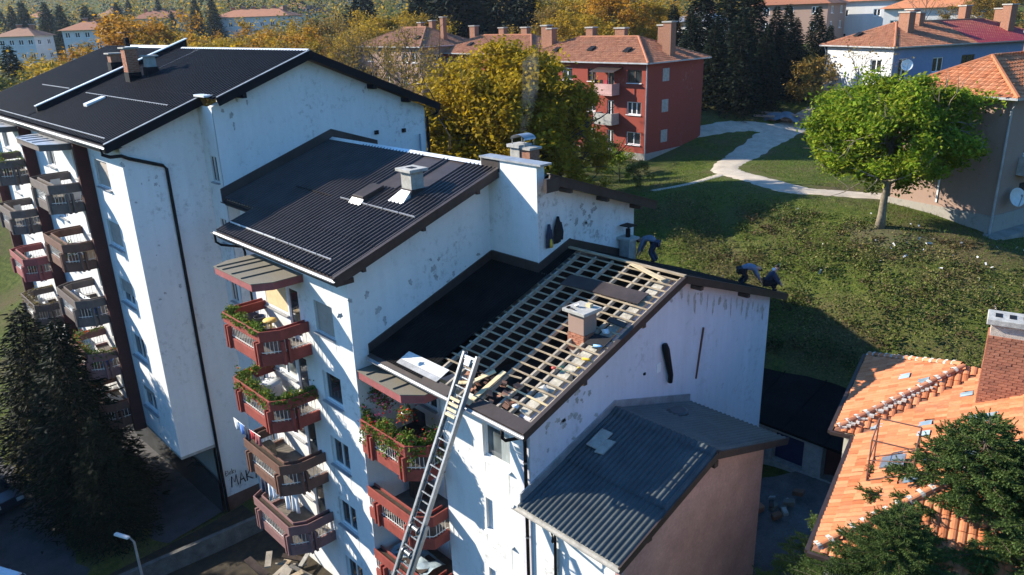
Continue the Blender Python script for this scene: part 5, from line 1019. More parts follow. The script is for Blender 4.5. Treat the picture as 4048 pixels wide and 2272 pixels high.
for i, (dx, dy, dd, lf) in enumerate(rows): place_tree('autumn_tree', f'{ORD[i]} from the left of the autumn trees behind the tall block', 'av%d' % (i % 4), AV[i % 4], 10.6, dx, dy, dd, lf, i*.9, group='autumn trees behind the tall block', wide=1.15)
for i, (dx, dy, dd, lf) in enumerate(((1400, 5, 112, 'leaf_rust'), (1455, -10, 118, 'leaf_gold'), (1530, -25, 110, 'leaf_amber'), (1600, -20, 116, 'leaf_gold'), (1660, 10, 125, 'leaf_amber'), (1490, 30, 100, 'leaf_gold'))): place_tree('autumn_tree', f'{ORD[i]} from the left of the golden trees behind the red house', 'av%d' % ((i+1) % 4), AV[(i+1) % 4], 10.6, dx, dy, dd, lf, i*1.7, group='golden trees behind the red house', wide=1.1)
# conifers
CV = [(lambda s=s: conifer_mesh(s, 16, 3.6, 46, 11, 26, .5, .13, .6)) for s in (61, 62, 63)]
for i, (dx, dy, dd) in enumerate(sorted(((1695, 20, 92), (1770, -60, 88), (1835, -40, 84), (1895, -70, 90), (1740, 40, 82), (1955, 25, 88), (2005, 55, 84), (2060, 25, 92), (1930, 75, 80), (2090, 70, 96), (1870, 30, 78), (1800, 60, 80), (1985, 20, 98)))): place_tree('spruce_tree', f'{ORD[i]} from the left of the tall dark spruces beyond the path', 'cv%d' % (i % 3), CV[i % 3], 16, dx, dy, dd, 'needle_dark', i*.8, group='spruce grove beyond the path', wide=1.25)
PV = [(lambda s=s: conifer_mesh(s, 14, 4.6, 22, 12, 26, .7, .2, .12, .18, shape=.55)) for s in (71, 72)]
for i, (dx, dy, dd) in enumerate(sorted(((1085, -40, 130), (1135, -50, 122), (1200, -20, 128), (1255, -30, 120), (1320, -15, 118), (1050, -10, 140), (1170, -60, 150), (905, -10, 160)))): place_tree('pine_tree', f'{ORD[i]} from the left of the dark pines above the red roofs', 'pv%d' % (i % 2), PV[i % 2], 14, dx, dy, dd, 'needle_dark', i*1.1, group='dark pines above the red roofs', wide=1.2)
for i, (dx, dy, dd) in enumerate(sorted(((18, 128, 98), (52, 10, 210), (110, 12, 200), (148, 20, 190), (212, 18, 205), (25, 20, 230), (487, 2, 215), (530, 0, 210), (235, 35, 180), (290, 10, 240), (430, 30, 250), (60, 60, 180), (165, 60, 185), (320, 0, 300), (395, 0, 280), (575, 0, 300), (640, 0, 310), (700, 20, 250), (790, 10, 280), (0, 30, 270)))): place_tree('spruce_tree', f'{ORD[i]} from the left of the hazy conifers on the far hillside', 'cv%d' % (i % 3), CV[i % 3], 16, dx, dy, dd, 'needle_blue', i*.7, group='hazy conifers on the far hillside', wide=1.3)
# left foreground spruces, dark against the road
LV = lambda: conifer_mesh(81, 12, 3.7, 44, 15, 40, .34, .075, .42, .03, .2)
LV2 = lambda: conifer_mesh(82, 13, 3.9, 44, 15, 38, .34, .075, .42, .03, .2)
plant('spruce_tree', 'dark spruce in front of the tall block, right of the pair', 'tree', 'lv', LV, (-26.9, -6.5, ground_h(-26.9, -6.5)), 'needle_dark', 0, 1.0, sz=.9)
plant('spruce_tree', 'dark spruce cut by the left edge of the picture', 'tree', 'lv2', LV2, (-32.6, -7.0, ground_h(-32.6, -7.0)), 'needle_dark', 1, 1.0, sz=.8)
plant('spruce_tree', 'small dark spruce by the tall block ground floor', 'tree', 'lv', LV, (-23.6, -6.6, ground_h(-23.6, -6.6)), 'needle_dark', 2.5, .62, sz=.55)
# right foreground spruce, close to the camera: every shoot bristles with needles
def near_spruce(seed):
    rg = np.random.default_rng(seed); mb = MB(); Hh = 12.; mb.tube([(0, 0, 0), (.05, 0, 6), (0, 0, Hh)], [.22, .13, .015], 8); T = []
    def shoot(p, d, L, dens=1.):
        n = int(44*L/.3*dens)+10; s = rg.random(n); c = p+d*(s*L)[:, None]; r = rg.normal(0, 1, (n, 3)); r -= d*(r@d)[:, None]; r /= np.linalg.norm(r, axis=1)[:, None]
        nd = d*.75+r*.7; nd /= np.linalg.norm(nd, axis=1)[:, None]; ln = (.062*(.8+.5*rg.random(n))*(1-.3*s))[:, None]; wv = np.cross(nd, r); wv /= np.linalg.norm(wv, axis=1)[:, None]
        T.append(np.stack([c-wv*.012, c+wv*.012, c+nd*ln], 1))
    nw = 27
    for w_ in range(nw):
        f = (w_+rg.random()*.5)/nw; z = Hh*(.45+.55*f); R = 5.7*(1-f)**.88+.10; m = int(6+12*(1-f))
        for k in range(m):
            a = 2*math.pi*(k+rg.random()*.6)/m+w_*1.3; L = R*rg.uniform(.72, 1.06); d = np.array([math.cos(a), math.sin(a), 0]); side = np.cross(d, (0, 0, 1)); dr = .5*(1-f)
            pts = [np.array([0, 0, z])+d*L*s+np.array([0, 0, -dr*L*s**1.3+.34*L*max(0, s-.6)**1.1]) for s in np.linspace(0, 1, 7)]
            mb.tube(pts, [.03*(1-.12*i)*(R/5)+.006 for i in range(7)], 4, False)
            ns = int(6+15*L)
            for j in range(ns):
                s = .25+.75*((j+rg.random())/ns); i = min(int(s*6), 5); p = pts[i]+(pts[i+1]-pts[i])*(s*6-i); t = pts[i+1]-pts[i]; t /= np.linalg.norm(t); sg = 1 if j % 2 else -1
                dd = t*.75+side*sg*rg.uniform(.35, .9)+np.array([0, 0, rg.uniform(-.35, .12)]); dd /= np.linalg.norm(dd); LL = rg.uniform(.24, .52)*(1.15-.5*s)*(.6+.4*min(1, R/3))+.08
                shoot(p, dd, LL)
                if LL > .25: shoot(p+dd*LL*.5, (dd+np.cross(dd, (0, 0, 1))*.7)/np.linalg.norm(dd+np.cross(dd, (0, 0, 1))*.7), LL*.5); shoot(p+dd*LL*.5, (dd-np.cross(dd, (0, 0, 1))*.7)/np.linalg.norm(dd-np.cross(dd, (0, 0, 1))*.7), LL*.5)
            e = pts[-1]-pts[-2]; e /= np.linalg.norm(e); e = e*.6+np.array([0, 0, .75]); e /= np.linalg.norm(e); shoot(pts[-1], e, rg.uniform(.2, .38), 1.2)
    shoot(np.array([0, 0, Hh-.5]), np.array([0, 0, 1.]), .55, 1.5)
    return mb.mesh('trunk'), np.concatenate(T)
tm, tq = near_spruce(5)
def near_plant(label, loc, rz, s):
    o = thing('spruce_tree', label, 'tree', loc, rz); o.scale = (s, s, s); link('trunk', tm, 'bark', o, True); link('crown', ncm, 'needle_fresh', o); return o
ncm = quads_mesh('crown', tq, 3)
pa = pix(2492, 1050, 17.5); near_plant('sunlit spruce in front of the orange roof', (pa[0], pa[1], pa[2]-12*.92), .4, .92)
pb = pix(2760, 1080, 16.0); near_plant('second sunlit spruce cut by the right edge', (pb[0], pb[1], pb[2]-12), 2.4, 1.0)
pc = pix(2275, 1275, 16.4); near_plant('smaller sunlit spruce at the lower corner of the orange roof', (pc[0], pc[1], pc[2]-12*.5), 1.3, .5)
# spruces on the far side of the road: they throw the dapples and the shade on it
for i, (x_, y_, s_) in enumerate(((-40, -15.4, 1.0), (-35.5, -16.4, 1.05), (-31, -15.2, 1.05), (-27, -15.6, 1.0), (-23, -16.6, 1.0), (-33, -19.5, 1.1))): plant('roadside_spruce', f'{ORD[i]} spruce on the far side of the road, out of view', 'tree', 'cv%d' % (i % 3), CV[i % 3], on_ground(x_, y_), 'needle_dark', i, s_*1.0, group='roadside spruces')
# hillside, far trees as one mass and shrubs
def far_wood():
    rg = np.random.default_rng(8); Q = []; 
    for i in range(4600):
        dx = rg.uniform(-150, 2750); dd = 150+470*rg.random()**1.3; p = pix(dx, 400, 1.)-CAM; p[2] = 0; p /= p@FWD; q = CAM+p*dd
        if dx < 700 and dd < 215: continue
        if 700 < dx < 1700 and dd < 165: continue
        if dx > 1700 and dd < 170: continue
        z = H(q[0], q[1]); s = rg.uniform(2.2, 4.2); n = int(24 if dd > 300 else 46); c = rg.normal(0, 1, (n, 3)); c /= np.linalg.norm(c, axis=1)[:, None]; c *= (rg.random((n, 1))**.4)*s*np.array([1, 1, 1.25])
        Q.append((leaf_quads(np.array([q[0], q[1], z+s*1.1])+c, .62 if dd > 300 else .5, rg), i % 4))
    return Q
FW = far_wood()
for k, (mat, lab) in enumerate((('leaf_olive', 'far mixed wood on the hill, olive crowns'), ('leaf_rust', 'far mixed wood on the hill, brown crowns'), ('needle_blue', 'far mixed wood on the hill, dark crowns'), ('leaf_gold', 'far mixed wood on the hill, golden crowns'))):
    o = fast_mesh('far_wood', np.concatenate([q for q, j in FW if j == k]), 4, mat, None, 'stuff'); o['label'] = lab; o['category'] = 'wood'
SV = [(lambda s=s: tree_mesh(s, 2.6, 1.7, .2, 9, 2600, .09, .26, 2, .05, 0, up=.6, gap=.05)) for s in (91, 92)]
for i, (dx, dy, dd, lf, s, lab) in enumerate(((1500, 425, 58, 'leaf_olive', 1.2, 'green bush below the red house windows'), (1560, 445, 57, 'leaf_green', .9, 'bright green bush at the foot of the red house'), (1610, 462, 55, 'leaf_olive', .7, 'low bush right of the red house corner'), (1450, 445, 55, 'leaf_olive', 1.2, 'dark bush under the olive tree'), (2040, 262, 78, 'leaf_rust', 1.7, 'brown thicket beside the pale house wall'), (2060, 300, 74, 'leaf_rust', 1.2, 'small brown thicket at the end of the path'), (2020, 225, 84, 'leaf_rust', 1.5, 'brown thicket behind the covered pile'), (2130, 40, 110, 'leaf_olive', 2.0, 'olive bush above the cherry roof'), (2480, 30, 118, 'leaf_olive', 2.2, 'olive bush on the hill at the right'), (2550, 20, 122, 'leaf_amber', 2.6, 'amber bush on the hill at the right edge'), (2420, 45, 115, 'leaf_olive', 1.8, 'dull bush beyond the cherry roof'), (2200, 60, 105, 'leaf_olive', 1.6, 'hedge bush behind the orange roof ridge'))):
    q = ray_ground(dx, dy+12); plant('bush', lab, 'bush', 'sv%d' % (i % 2), SV[i % 2], (q[0], q[1], ground_h(q[0], q[1])), lf, i, s)
q = pix(2170, 140, 66); plant('bare_tree', 'thin bare tree in front of the pale house wall', 'tree', 'bt9', lambda: tree_mesh(37, 8, 3.2, 2, 10, 260, .1, .4, 3, .12, 0, up=.8), (q[0], q[1], ground_h(q[0], q[1])), 'leaf_rust', 1, 1.15)
q = pix(2330, 30, 112); plant('bare_tree', 'bare tree above the house with the cherry roof', 'tree', 'bt9', None, (q[0], q[1], ground_h(q[0], q[1])), 'leaf_rust', 2, 1.3)
q = pix(2500, 40, 108); plant('autumn_tree', 'golden brown tree on the hill at the right', 'tree', 'av1', AV[1], (q[0], q[1], ground_h(q[0], q[1])), 'leaf_rust', 2, .75)

# weeds and grass on the slope
def slope_growth():
    rg = np.random.default_rng(15); n = 120000; x = rg.uniform(-16, 14, n); y = rg.uniform(18.5, 42, n); 
    z = np.array([ground_h(a, b) for a, b in zip(x, y)]) if False else None
    i = np.clip(np.searchsorted(gx, x)-1, 0, len(gx)-2); j = np.clip(np.searchsorted(gy, y)-1, 0, len(gy)-2); a = (x-gx[i])/(gx[i+1]-gx[i]); b = (y-gy[j])/(gy[j+1]-gy[j])
    z = GZ[j, i]*(1-a)*(1-b)+GZ[j, i+1]*a*(1-b)+GZ[j+1, i]*(1-a)*b+GZ[j+1, i+1]*a*b
    nz = np.sin(x*.9+np.sin(y*.7)*2)+np.sin(y*1.1+np.sin(x*.6)*2.3)+.8*np.sin(x*2.7+y*2.1)
    return rg, x, y, z, nz
rg, x, y, z, nz = slope_growth()
low = (y < 27.2-.2*x+rg.normal(0, .8, len(x))); keep = low & (nz+rg.normal(0, .9, len(x)) > -.6)
hgt = np.abs(rg.normal(0, .22, len(x)))*(1+.4*nz)*np.clip((31-y)/9, .25, 1.1)
q = leaf_quads(np.c_[x, y, z+np.abs(hgt)][keep], .06, rg, .35)
sel = rg.random(len(q))
leafy('weed_dark', [(.03, .055, .012), (.05, .085, .018), (.02, .035, .01)], .2); leafy('weed_brown', [(.08, .055, .025), (.12, .085, .04), (.05, .035, .018)], .2); leafy('weed_green', [(.09, .13, .022), (.15, .18, .04), (.06, .085, .018), (.24, .23, .08)], .3); leafy('weed_dry', [(.13, .10, .035), (.18, .14, .055), (.23, .19, .085), (.07, .055, .025)], .25)
o = fast_mesh('weeds', q[sel < .5], 4, 'weed_green', None, 'stuff'); o['label'] = 'green weeds covering the slope behind the garages'; o['category'] = 'weeds'
o = fast_mesh('weeds', q[sel >= .5], 4, 'weed_dry', None, 'stuff'); o['label'] = 'dry brown weeds mixed into the slope'; o['category'] = 'weeds'
def clumps():
    rc = np.random.default_rng(44); out = {0: [], 1: [], 2: []}
    for i in range(260):
        x_, y_ = rc.uniform(-9, 12), 18.8+9.5*rc.random()**1.4; r_ = rc.uniform(.25, .75); n_ = int(150*r_); c_ = rc.normal(0, 1, (n_, 3))*np.array([r_*.55, r_*.55, r_*.3]); c_[:, 2] = np.abs(c_[:, 2]); out[i % 3].append(leaf_quads(np.array([x_, y_, ground_h(x_, y_)])+c_, .07, rc))
    return out
for k_, q_ in clumps().items():
    o = fast_mesh('undergrowth', np.concatenate(q_), 4, ('weed_dark', 'weed_brown', 'weed_green')[k_], None, 'stuff'); o['label'] = ('dark green', 'brown withered', 'olive')[k_]+' brambles on the lower slope behind the garages'; o['category'] = 'brambles'
n = 70000; gx_ = rg.uniform(-26, 14, n); gy_ = rg.uniform(20, 60, n); i = np.clip(np.searchsorted(gx, gx_)-1, 0, len(gx)-2); j = np.clip(np.searchsorted(gy, gy_)-1, 0, len(gy)-2); a = (gx_-gx[i])/(gx[i+1]-gx[i]); b = (gy_-gy[j])/(gy[j+1]-gy[j]); gz_ = GZ[j, i]*(1-a)*(1-b)+GZ[j, i+1]*a*(1-b)+GZ[j+1, i]*(1-a)*b+GZ[j+1, i+1]*a*b
th = rg.uniform(0, 6.28, n); hh = rg.uniform(.05, .13, n); bx = np.cos(th)*.012; by = np.sin(th)*.012; lx = rg.normal(0, .05, n); ly = rg.normal(0, .05, n)
PATH_PTS = None
GRASS = (gx_, gy_, np.stack([np.c_[gx_-bx*2, gy_-by*2, gz_-.01], np.c_[gx_+bx*2, gy_+by*2, gz_-.01], np.c_[gx_+lx, gy_+ly, gz_+hh]], 1))

# ================================================================== paths, road, yard
pp = [pix(2290, 540, 47), pix(2120, 520, 48), pix(1990, 500, 50), pix(1880, 455, 58), pix(1825, 410, 65), pix(1880, 375, 71), pix(1960, 345, 77), pix(2075, 312, 84)]
ribbon('path', pp, [2.2, 2.5, 2.6, 2.6, 2.7, 3.4, 3.8, 3.8], 'path_gravel', .06, label='pale gravel path curving up the slope')
ribbon('path', [pix(1990, 340, 78), pix(1850, 340, 78.5), pix(1700, 346, 77)], [3.4, 3.0, 2.6], 'path_gravel', .075, label='gravel lane running behind the red house')
ribbon('path', [pix(1840, 425, 63), pix(1740, 462, 57), pix(1640, 470, 56)], [1.2, .9, .8], 'path_gravel', .05, label='narrow trodden path towards the red house')
ribbon('road', [(-80, -14), (-60, -13), (-42, -12), (-28, -11.2), (-14, -12.5), (2, -16), (12, -24)], [6, 6, 6.5, 7, 7, 7, 7], 'asphalt', .05, label='asphalt road below the balconies')
ribbon('road', [(-46, -2.9), (-36, -3.4), (-28, -3.2), (-21, -2.6)], [5.5, 6, 6.4, 6], 'asphalt', .07, label='paved strip along the tall block ground floor')
plain('shade_dark_soil', (.034, .027, .02), .98, 0, .4, 2.5, c2=(.065, .048, .026), bmp=.8, bscale=10, fine=.4)  # soil colour pushed dark to carry the deep shade below the balconies
fx, fy = np.meshgrid(np.linspace(-20.6, 1.5, 45), np.linspace(-9.4, -1.25, 22)); fz_ = np.array([[ground_h(a_, b_)+.05 for a_, b_ in zip(r1_, r2_)] for r1_, r2_ in zip(fx, fy)]); fv_, ff_ = grid_mesh(fx, fy, fz_)
fo = structure('forecourt', MB().add(fv_.tolist(), ff_.tolist()), 'shade_dark_soil', True); fo['label'] = 'bare soil forecourt with fallen leaves, darkened for the shade below the balconies'
ribbon('courtyard', [(6.6, 6.2), (5, 9.5), (3, 12), (1, 14)], [5, 6.5, 7.5, 6.5], 'yard_concrete', .13, label='shaded concrete yard behind the annex')
PX_, PY_, Q_ = GRASS; ok = np.ones(len(PX_), bool)
for k in range(len(pp)-1):
    for t in np.linspace(0, 1, 12):
        c = pp[k]*(1-t)+pp[k+1]*t; ok &= (PX_-c[0])**2+(PY_-c[1])**2 > 1.9**2
leafy('grass_blade', [(.06, .12, .014), (.10, .17, .022), (.14, .19, .03), (.19, .18, .06)], .35)
o = fast_mesh('grass', Q_[ok], 3, 'grass_blade', None, 'stuff'); o['label'] = 'short grass of the lawn around the green tree'; o['category'] = 'grass'
rg = np.random.default_rng(77); L = []
for i in range(45):
    x, y = rg.normal(1.5, 3.2), rg.normal(26.5, 2.0); c = np.array([x, y, ground_h(x, y)+.08]); d = rg.normal(size=3)*.045; e = np.cross(d, rg.normal(size=3)); e = e/np.linalg.norm(e)*.04; L.append([c-d-e, c+d-e, c+d+e, c-d+e])
plain('litter', (.65, .65, .66), .6, 0, .15); o = fast_mesh('litter', np.array(L), 4, 'litter', None, 'stuff'); o['label'] = 'scraps of white litter on the grass slope'; o['category'] = 'litter'
tb_ = pix(2215, 572, 41.2); mb = MB(); vs = [(tb_[0]+.3, tb_[1]-.6, ground_h(tb_[0]+.3, tb_[1]-.6)+.05)]
for r_ in (1., 2.):
    for i in range(18): a = 2*math.pi*i/18; q = (tb_[0]+.3+r_*(.95+.25*math.sin(3*a))*1.25*math.cos(a), tb_[1]-.6+r_*(.8+.2*math.cos(2*a))*math.sin(a)); vs.append((*q, ground_h(*q)+(.045 if r_ < 2 else -.02)))
mb.add(vs, [(0, 1+i, 1+(i+1) % 18) for i in range(18)]+[(1+i, 19+i, 19+(i+1) % 18, 1+(i+1) % 18) for i in range(18)]); plain('trodden_soil', (.17, .13, .075), .98, 0, .4, 3, c2=(.11, .12, .04), bmp=.8, fine=.4); so2 = structure('soil_patch', mb, 'trodden_soil', True); so2['label'] = 'bare trodden soil round the green tree'
rr = random.Random(31); yp = thing('scrap_pile', 'small pile of pale sacks and rubble in the shaded yard', 'scrap pile', on_ground(2.3, 11.9))
for i in range(11):
    c = np.array([rr.gauss(0, .45), rr.gauss(0, .6), .12+rr.random()*.35]); a = rr.uniform(0, 3); r = rr.uniform(.1, .26); MB().obox(c, (r*math.cos(a), r*math.sin(a), .05), (-r*.7*math.sin(a), r*.7*math.cos(a), 0), (0, 0, r*.5)).build('sack' if i < 4 else 'rubble_piece', 'canopy_top' if i < 4 else rr.choice(['concrete', 'tile_old', 'dark_wood']), yp, local=True, bevel=.03)
# retaining wall by the road
WALL_A, WALL_B = np.array([-17.5, -1.6]), np.array([-18.8, -8.2])
w0, w1 = WALL_A, WALL_B; mb = MB(); a = on_ground(*w0); b = on_ground(*w1); d = (b-a); d[2] = 0; d /= np.linalg.norm(d); n = np.array([-d[1], d[0], 0])*.12
mb.hexa([a-n-(0, 0, .5), b-n-(0, 0, .5), b+n-(0, 0, .5), a+n-(0, 0, .5), a-n+(0, 0, .9), b-n+(0, 0, .9), b+n+(0, 0, .9), a+n+(0, 0, .9)]); plain('grimy_concrete', (.13, .125, .115), .95, 0, .4, 2, bmp=.5, fine=.4); tag(mb.build('retaining_wall', 'grimy_concrete', None), 'low concrete retaining wall in the shade below the balconies', 'wall')

# ================================================================== far houses
def grid_w(w, h, fl=3, n=4):
    return [(w*(i+.5)/n-.6, w*(i+.5)/n+.6, h*(j+.35)/fl, h*(j+.35)/fl+1.2, 'w') for i in range(n) for j in range(fl)]
def far_house(label, dx, dy_eave, depth, w, d, h, wall, roof, rz, fl=2, n=4, sl=.45, chim=2):
    p = pix(dx, dy_eave, depth); g = p[2]-h
    ww = grid_w(w, h, fl, n); we = grid_w(d, h, fl, max(2, n//2))
    house('far_house', label, 'house', (p[0], p[1], g), rz, w, d, h, wall, roof, None, sl, .7, {'S': ww, 'E': we}, tuple((w*(k+1)/(chim+1), d*.5, h+sl*min(w, d)/2+.9, .9, .7) for k in range(chim)), fine=False, deep=14)
    c_ = max(ground_h(p[0], p[1]), 0)
AZ = math.atan2(-FWD[1], -FWD[0])  # towards the camera
far_house('white house with brown hip roof at the far left edge', -10, 93, 175, 9, 7, 6, 'render_pale', 'tile_old', .75, 2, 4)
far_house('white house with rust hip roof, second from the left', 155, 77, 172, 9.5, 7, 5, 'render_pale', 'tile_rust', .7, 2, 4)
far_house('grey house with steep brown roof among the conifers', 238, 44, 300, 12, 10, 5, 'render_cream', 'tile_old', .6, 2, 3, .6)
far_house('long house with many chimneys behind the orange tree', 330, 48, 260, 18, 10, 6, 'render_cream', 'tile_rust', .9, 2, 5, .45, 5)
far_house('long two-storey block with pale red roof and white gallery', 538, 45, 215, 22, 9, 8, 'render_pale', 'tile_rust', .65, 2, 7, .4, 6)
far_house('cottage with dark roof above the long block', 690, 25, 300, 14, 10, 6, 'render_pale', 'tile_old', .5, 2, 4)
far_house('grey house with flat dark roof right of the long block', 740, 32, 260, 13, 9, 6, 'render_cream', 'roof_black', .8, 2, 4, .3)
far_house('pale apartment building at the top, left of the pines', 838, -6, 330, 14, 10, 14, 'render_cream', 'tile_old', .55, 4, 4, .25)
far_house('small house with orange roof at the top left', 60, 45, 320, 10, 8, 5, 'render_pale', 'tile_rust', .5, 2, 3)
far_house('house with orange roof and white columns above the blue house', 2225, 22, 120, 13, 9, 4.5, 'render_pale', 'tile_orange', .2, 1, 4, .4)
far_house('white house wall among the spruces at the top', 2090, 5, 140, 11, 8, 8, 'render_pale', 'tile_rust', .1, 2, 2)
far_house('dark house with red roof between the spruces', 1900, 14, 138, 13, 9, 5, 'render_brown', 'tile_rust', .1, 2, 3)
far_house('pale shed roof glimpsed left of the spruce grove', 1690, 55, 135, 8, 6, 4, 'render_pale', 'dull_zinc', .1, 1, 2)
far_house('house with rust roof high on the hill at the right', 2440, -8, 190, 12, 9, 5, 'render_cream', 'tile_rust', .2, 2, 3)

# ================================================================== vehicles, lamp, pile
def car(label, loc, rz, mat, group=None, s=1.):
    R = thing('parked_car', label, 'car', loc, rz, group); R.scale = (s, s, s)
    prof = [(-2.1, .35), (-2.15, .6), (-2.05, .92), (-1.1, 1.0), (-.45, 1.0), (.9, 1.0), (1.55, .97), (2.05, .95), (2.1, .6), (2.05, .35)]
    ys = ((-.86, .93), (-.80, 1.), (.80, 1.), (.86, .93)); mb = MB(); vs = []; fs = []; m = len(prof)
    for y_, k in ys: vs += [(a*(.985 if k < 1 else 1), y_, b*(k if b > .7 else 1)) for a, b in prof]
    for r in range(3):
        for i in range(m): fs.append((r*m+i, r*m+(i+1) % m, (r+1)*m+(i+1) % m, (r+1)*m+i))
    fs += [tuple(range(m-1, -1, -1)), tuple(3*m+i for i in range(m))]; mb.add(vs, fs); mb.build('body', mat, R, local=True, bevel=.04)
    c = MB(); c.hexa([(-1.15, -.78, .98), (1.75, -.78, .95), (1.75, .78, .95), (-1.15, .78, .98), (-.45, -.6, 1.45), (1.25, -.62, 1.46), (1.25, .62, 1.46), (-.45, .6, 1.45)]); c.build('cabin_glass', 'window_glass', R, local=True, bevel=.03)
    r = MB(); r.hexa([(-.42, -.61, 1.44), (1.27, -.63, 1.45), (1.27, .63, 1.45), (-.42, .61, 1.44), (-.36, -.56, 1.5), (1.2, -.58, 1.51), (1.2, .58, 1.51), (-.36, .56, 1.5)]); r.build('roof', mat, R, local=True, bevel=.02)
    for x_ in (-.5, .45, 1.35):
        for y_ in (-1, 1): MB().beam((x_ if x_ != -.5 else -1.1, .775*y_, .98), (x_, .615*y_, 1.46), .06, .03).build('pillar', mat, R, local=True)
    for x_ in (-1.35, 1.3):
        for y_ in (-.78, .78):
            w_ = MB(); w_.lathe((0, 0, 0), [(.1, -.1), (.3, -.1), (.32, -.06), (.32, .06), (.3, .1), (.1, .1)], 14); w_.v = [(x_+a, y_+c_, .32+b) for a, b, c_ in w_.v]; wo = w_.build('wheel', 'dark_pipe', R, local=True); h_ = MB(); h_.lathe((0, 0, 0), [(.05, -.11), (.19, -.11), (.19, .11), (.05, .11)], 10); h_.v = [(x_+a, y_+c_, .32+b) for a, b, c_ in h_.v]; h_.build('rim', 'grey_metal', wo, local=True)
    for y_ in (-.6, .6): MB().box(-2.17, -2.08, y_-.18, y_+.18, .66, .84).build('headlight', 'frame_pale', R, local=True); MB().box(2.04, 2.13, y_-.15, y_+.15, .7, .9).build('tail_light', 'balcony_red', R, local=True)
    return R
plain('paint_silver', (.52, .58, .64), .25, .3, .05); plain('paint_blue', (.06, .10, .22), .3, .2, .1); plain('paint_grey', (.16, .17, .19), .3, .2, .1); plain('paint_dark', (.03, .035, .05), .3, .2, .1)
car('pale silver car parked on the road at the bottom left', on_ground(-22.7, -12.1)+(0, 0, .05), math.radians(25), 'paint_silver', s=1.0)
car('dark car at the left edge beside the lit road', on_ground(-32.2, -10.6)+(0, 0, .05), math.radians(195), 'paint_dark')
for i, (dx, dy, dd, m) in enumerate(((1900, 222, 88, 'paint_blue'), (1945, 218, 90, 'paint_dark'), (2000, 213, 92, 'paint_grey'), (2050, 212, 93, 'paint_grey'))):
    q = ray_ground(dx, dy+4, 60); car(f'{ORD[i]} from the left of the cars parked under the spruces', on_ground(q[0], q[1])+(0, 0, .02), .5+.1*i, m, 'cars parked under the spruces')
q = np.array([-14.4, -7.9]); g = ground_h(*q); lp = thing('street_lamp', 'street lamp with flat grey head rising from the shaded verge', 'street lamp', (*q, g))
MB().tube([(0, 0, 0), (0, 0, 4.8), (-.02, -.1, 5.0)], [.07, .045, .04], 8).build('pole', 'dull_zinc', lp, local=True); MB().hexa([(-.75, -.35, 4.98), (-.05, -.06, 5.0), (0, -.22, 5.0), (-.7, -.52, 4.98), (-.72, -.36, 5.1), (-.05, -.08, 5.1), (0, -.2, 5.1), (-.68, -.5, 5.1)]).build('lamp_head', 'frame_pale', lp, local=True, bevel=.03)
q = ray_ground(1968, 310, 60); g = q[2]; tp = thing('covered_pile', 'pile of timber under a pale tarpaulin by the lane', 'pile', (q[0], q[1], g), .3)
rr = random.Random(4); mb = MB(); nx_, ny_ = 10, 6
vs = [((i/nx_-.5)*3.4, (j/ny_-.5)*2.0, 1.15+.35*math.sin(i*1.1)*.4-abs(j/ny_-.5)*1.0-abs(i/nx_-.5)*.9+rr.uniform(-.08, .08)) for j in range(ny_+1) for i in range(nx_+1)]
mb.add(vs, [(j*(nx_+1)+i, j*(nx_+1)+i+1, (j+1)*(nx_+1)+i+1, (j+1)*(nx_+1)+i) for j in range(ny_) for i in range(nx_)]); plain('tarp', (.13, .16, .19), .6, 0, .3, 2); mb.build('tarpaulin', 'tarp', tp, True, local=True)
mb = MB()
for i in range(9): mb.obox((rr.uniform(-1.8, 1.8), rr.uniform(-.8, .8), .2+.12*i*.7), (1.1, rr.uniform(-.2, .2), 0), (0, .12, 0), (0, 0, .1))
mb.build('timber', 'render_brown', tp, local=True)
for i, (dx, dy, dd) in enumerate(((1808, 232, 86), (1838, 232, 86), (1880, 235, 85), (1962, 240, 84))):
    q = ray_ground(dx, dy, 60); tag(MB().box(-.1, .1, -.1, .1, 0, 1.9).build('fence_post', 'pale_concrete', None, local=True), f'{ORD[i]} from the left of the pale posts under the spruces', 'post', 'pale posts under the spruces').location = tuple(on_ground(q[0], q[1]))
# rubble heap at the foot of the middle block
rr = random.Random(12)
hp = thing('scrap_heap', 'heap of planks and scrap at the foot of the middle block', 'scrap heap', on_ground(-12.0, -2.6))
for i in range(16):
    c = np.array([rr.uniform(-2, 1.8), rr.uniform(-1.0, 1.0), .25+rr.random()*.5]); a = rr.uniform(0, 3.1); d = np.array([math.cos(a), math.sin(a), rr.uniform(-.3, .3)])
    MB().obox(c, d*rr.uniform(.35, .9), np.cross(d, (0, 0, 1))*rr.uniform(.04, .22), (0, 0, .03)).build('plank', rr.choice(['batten_wood', 'dark_wood', 'concrete', 'rafter_wood', 'dull_zinc']), hp, local=True)

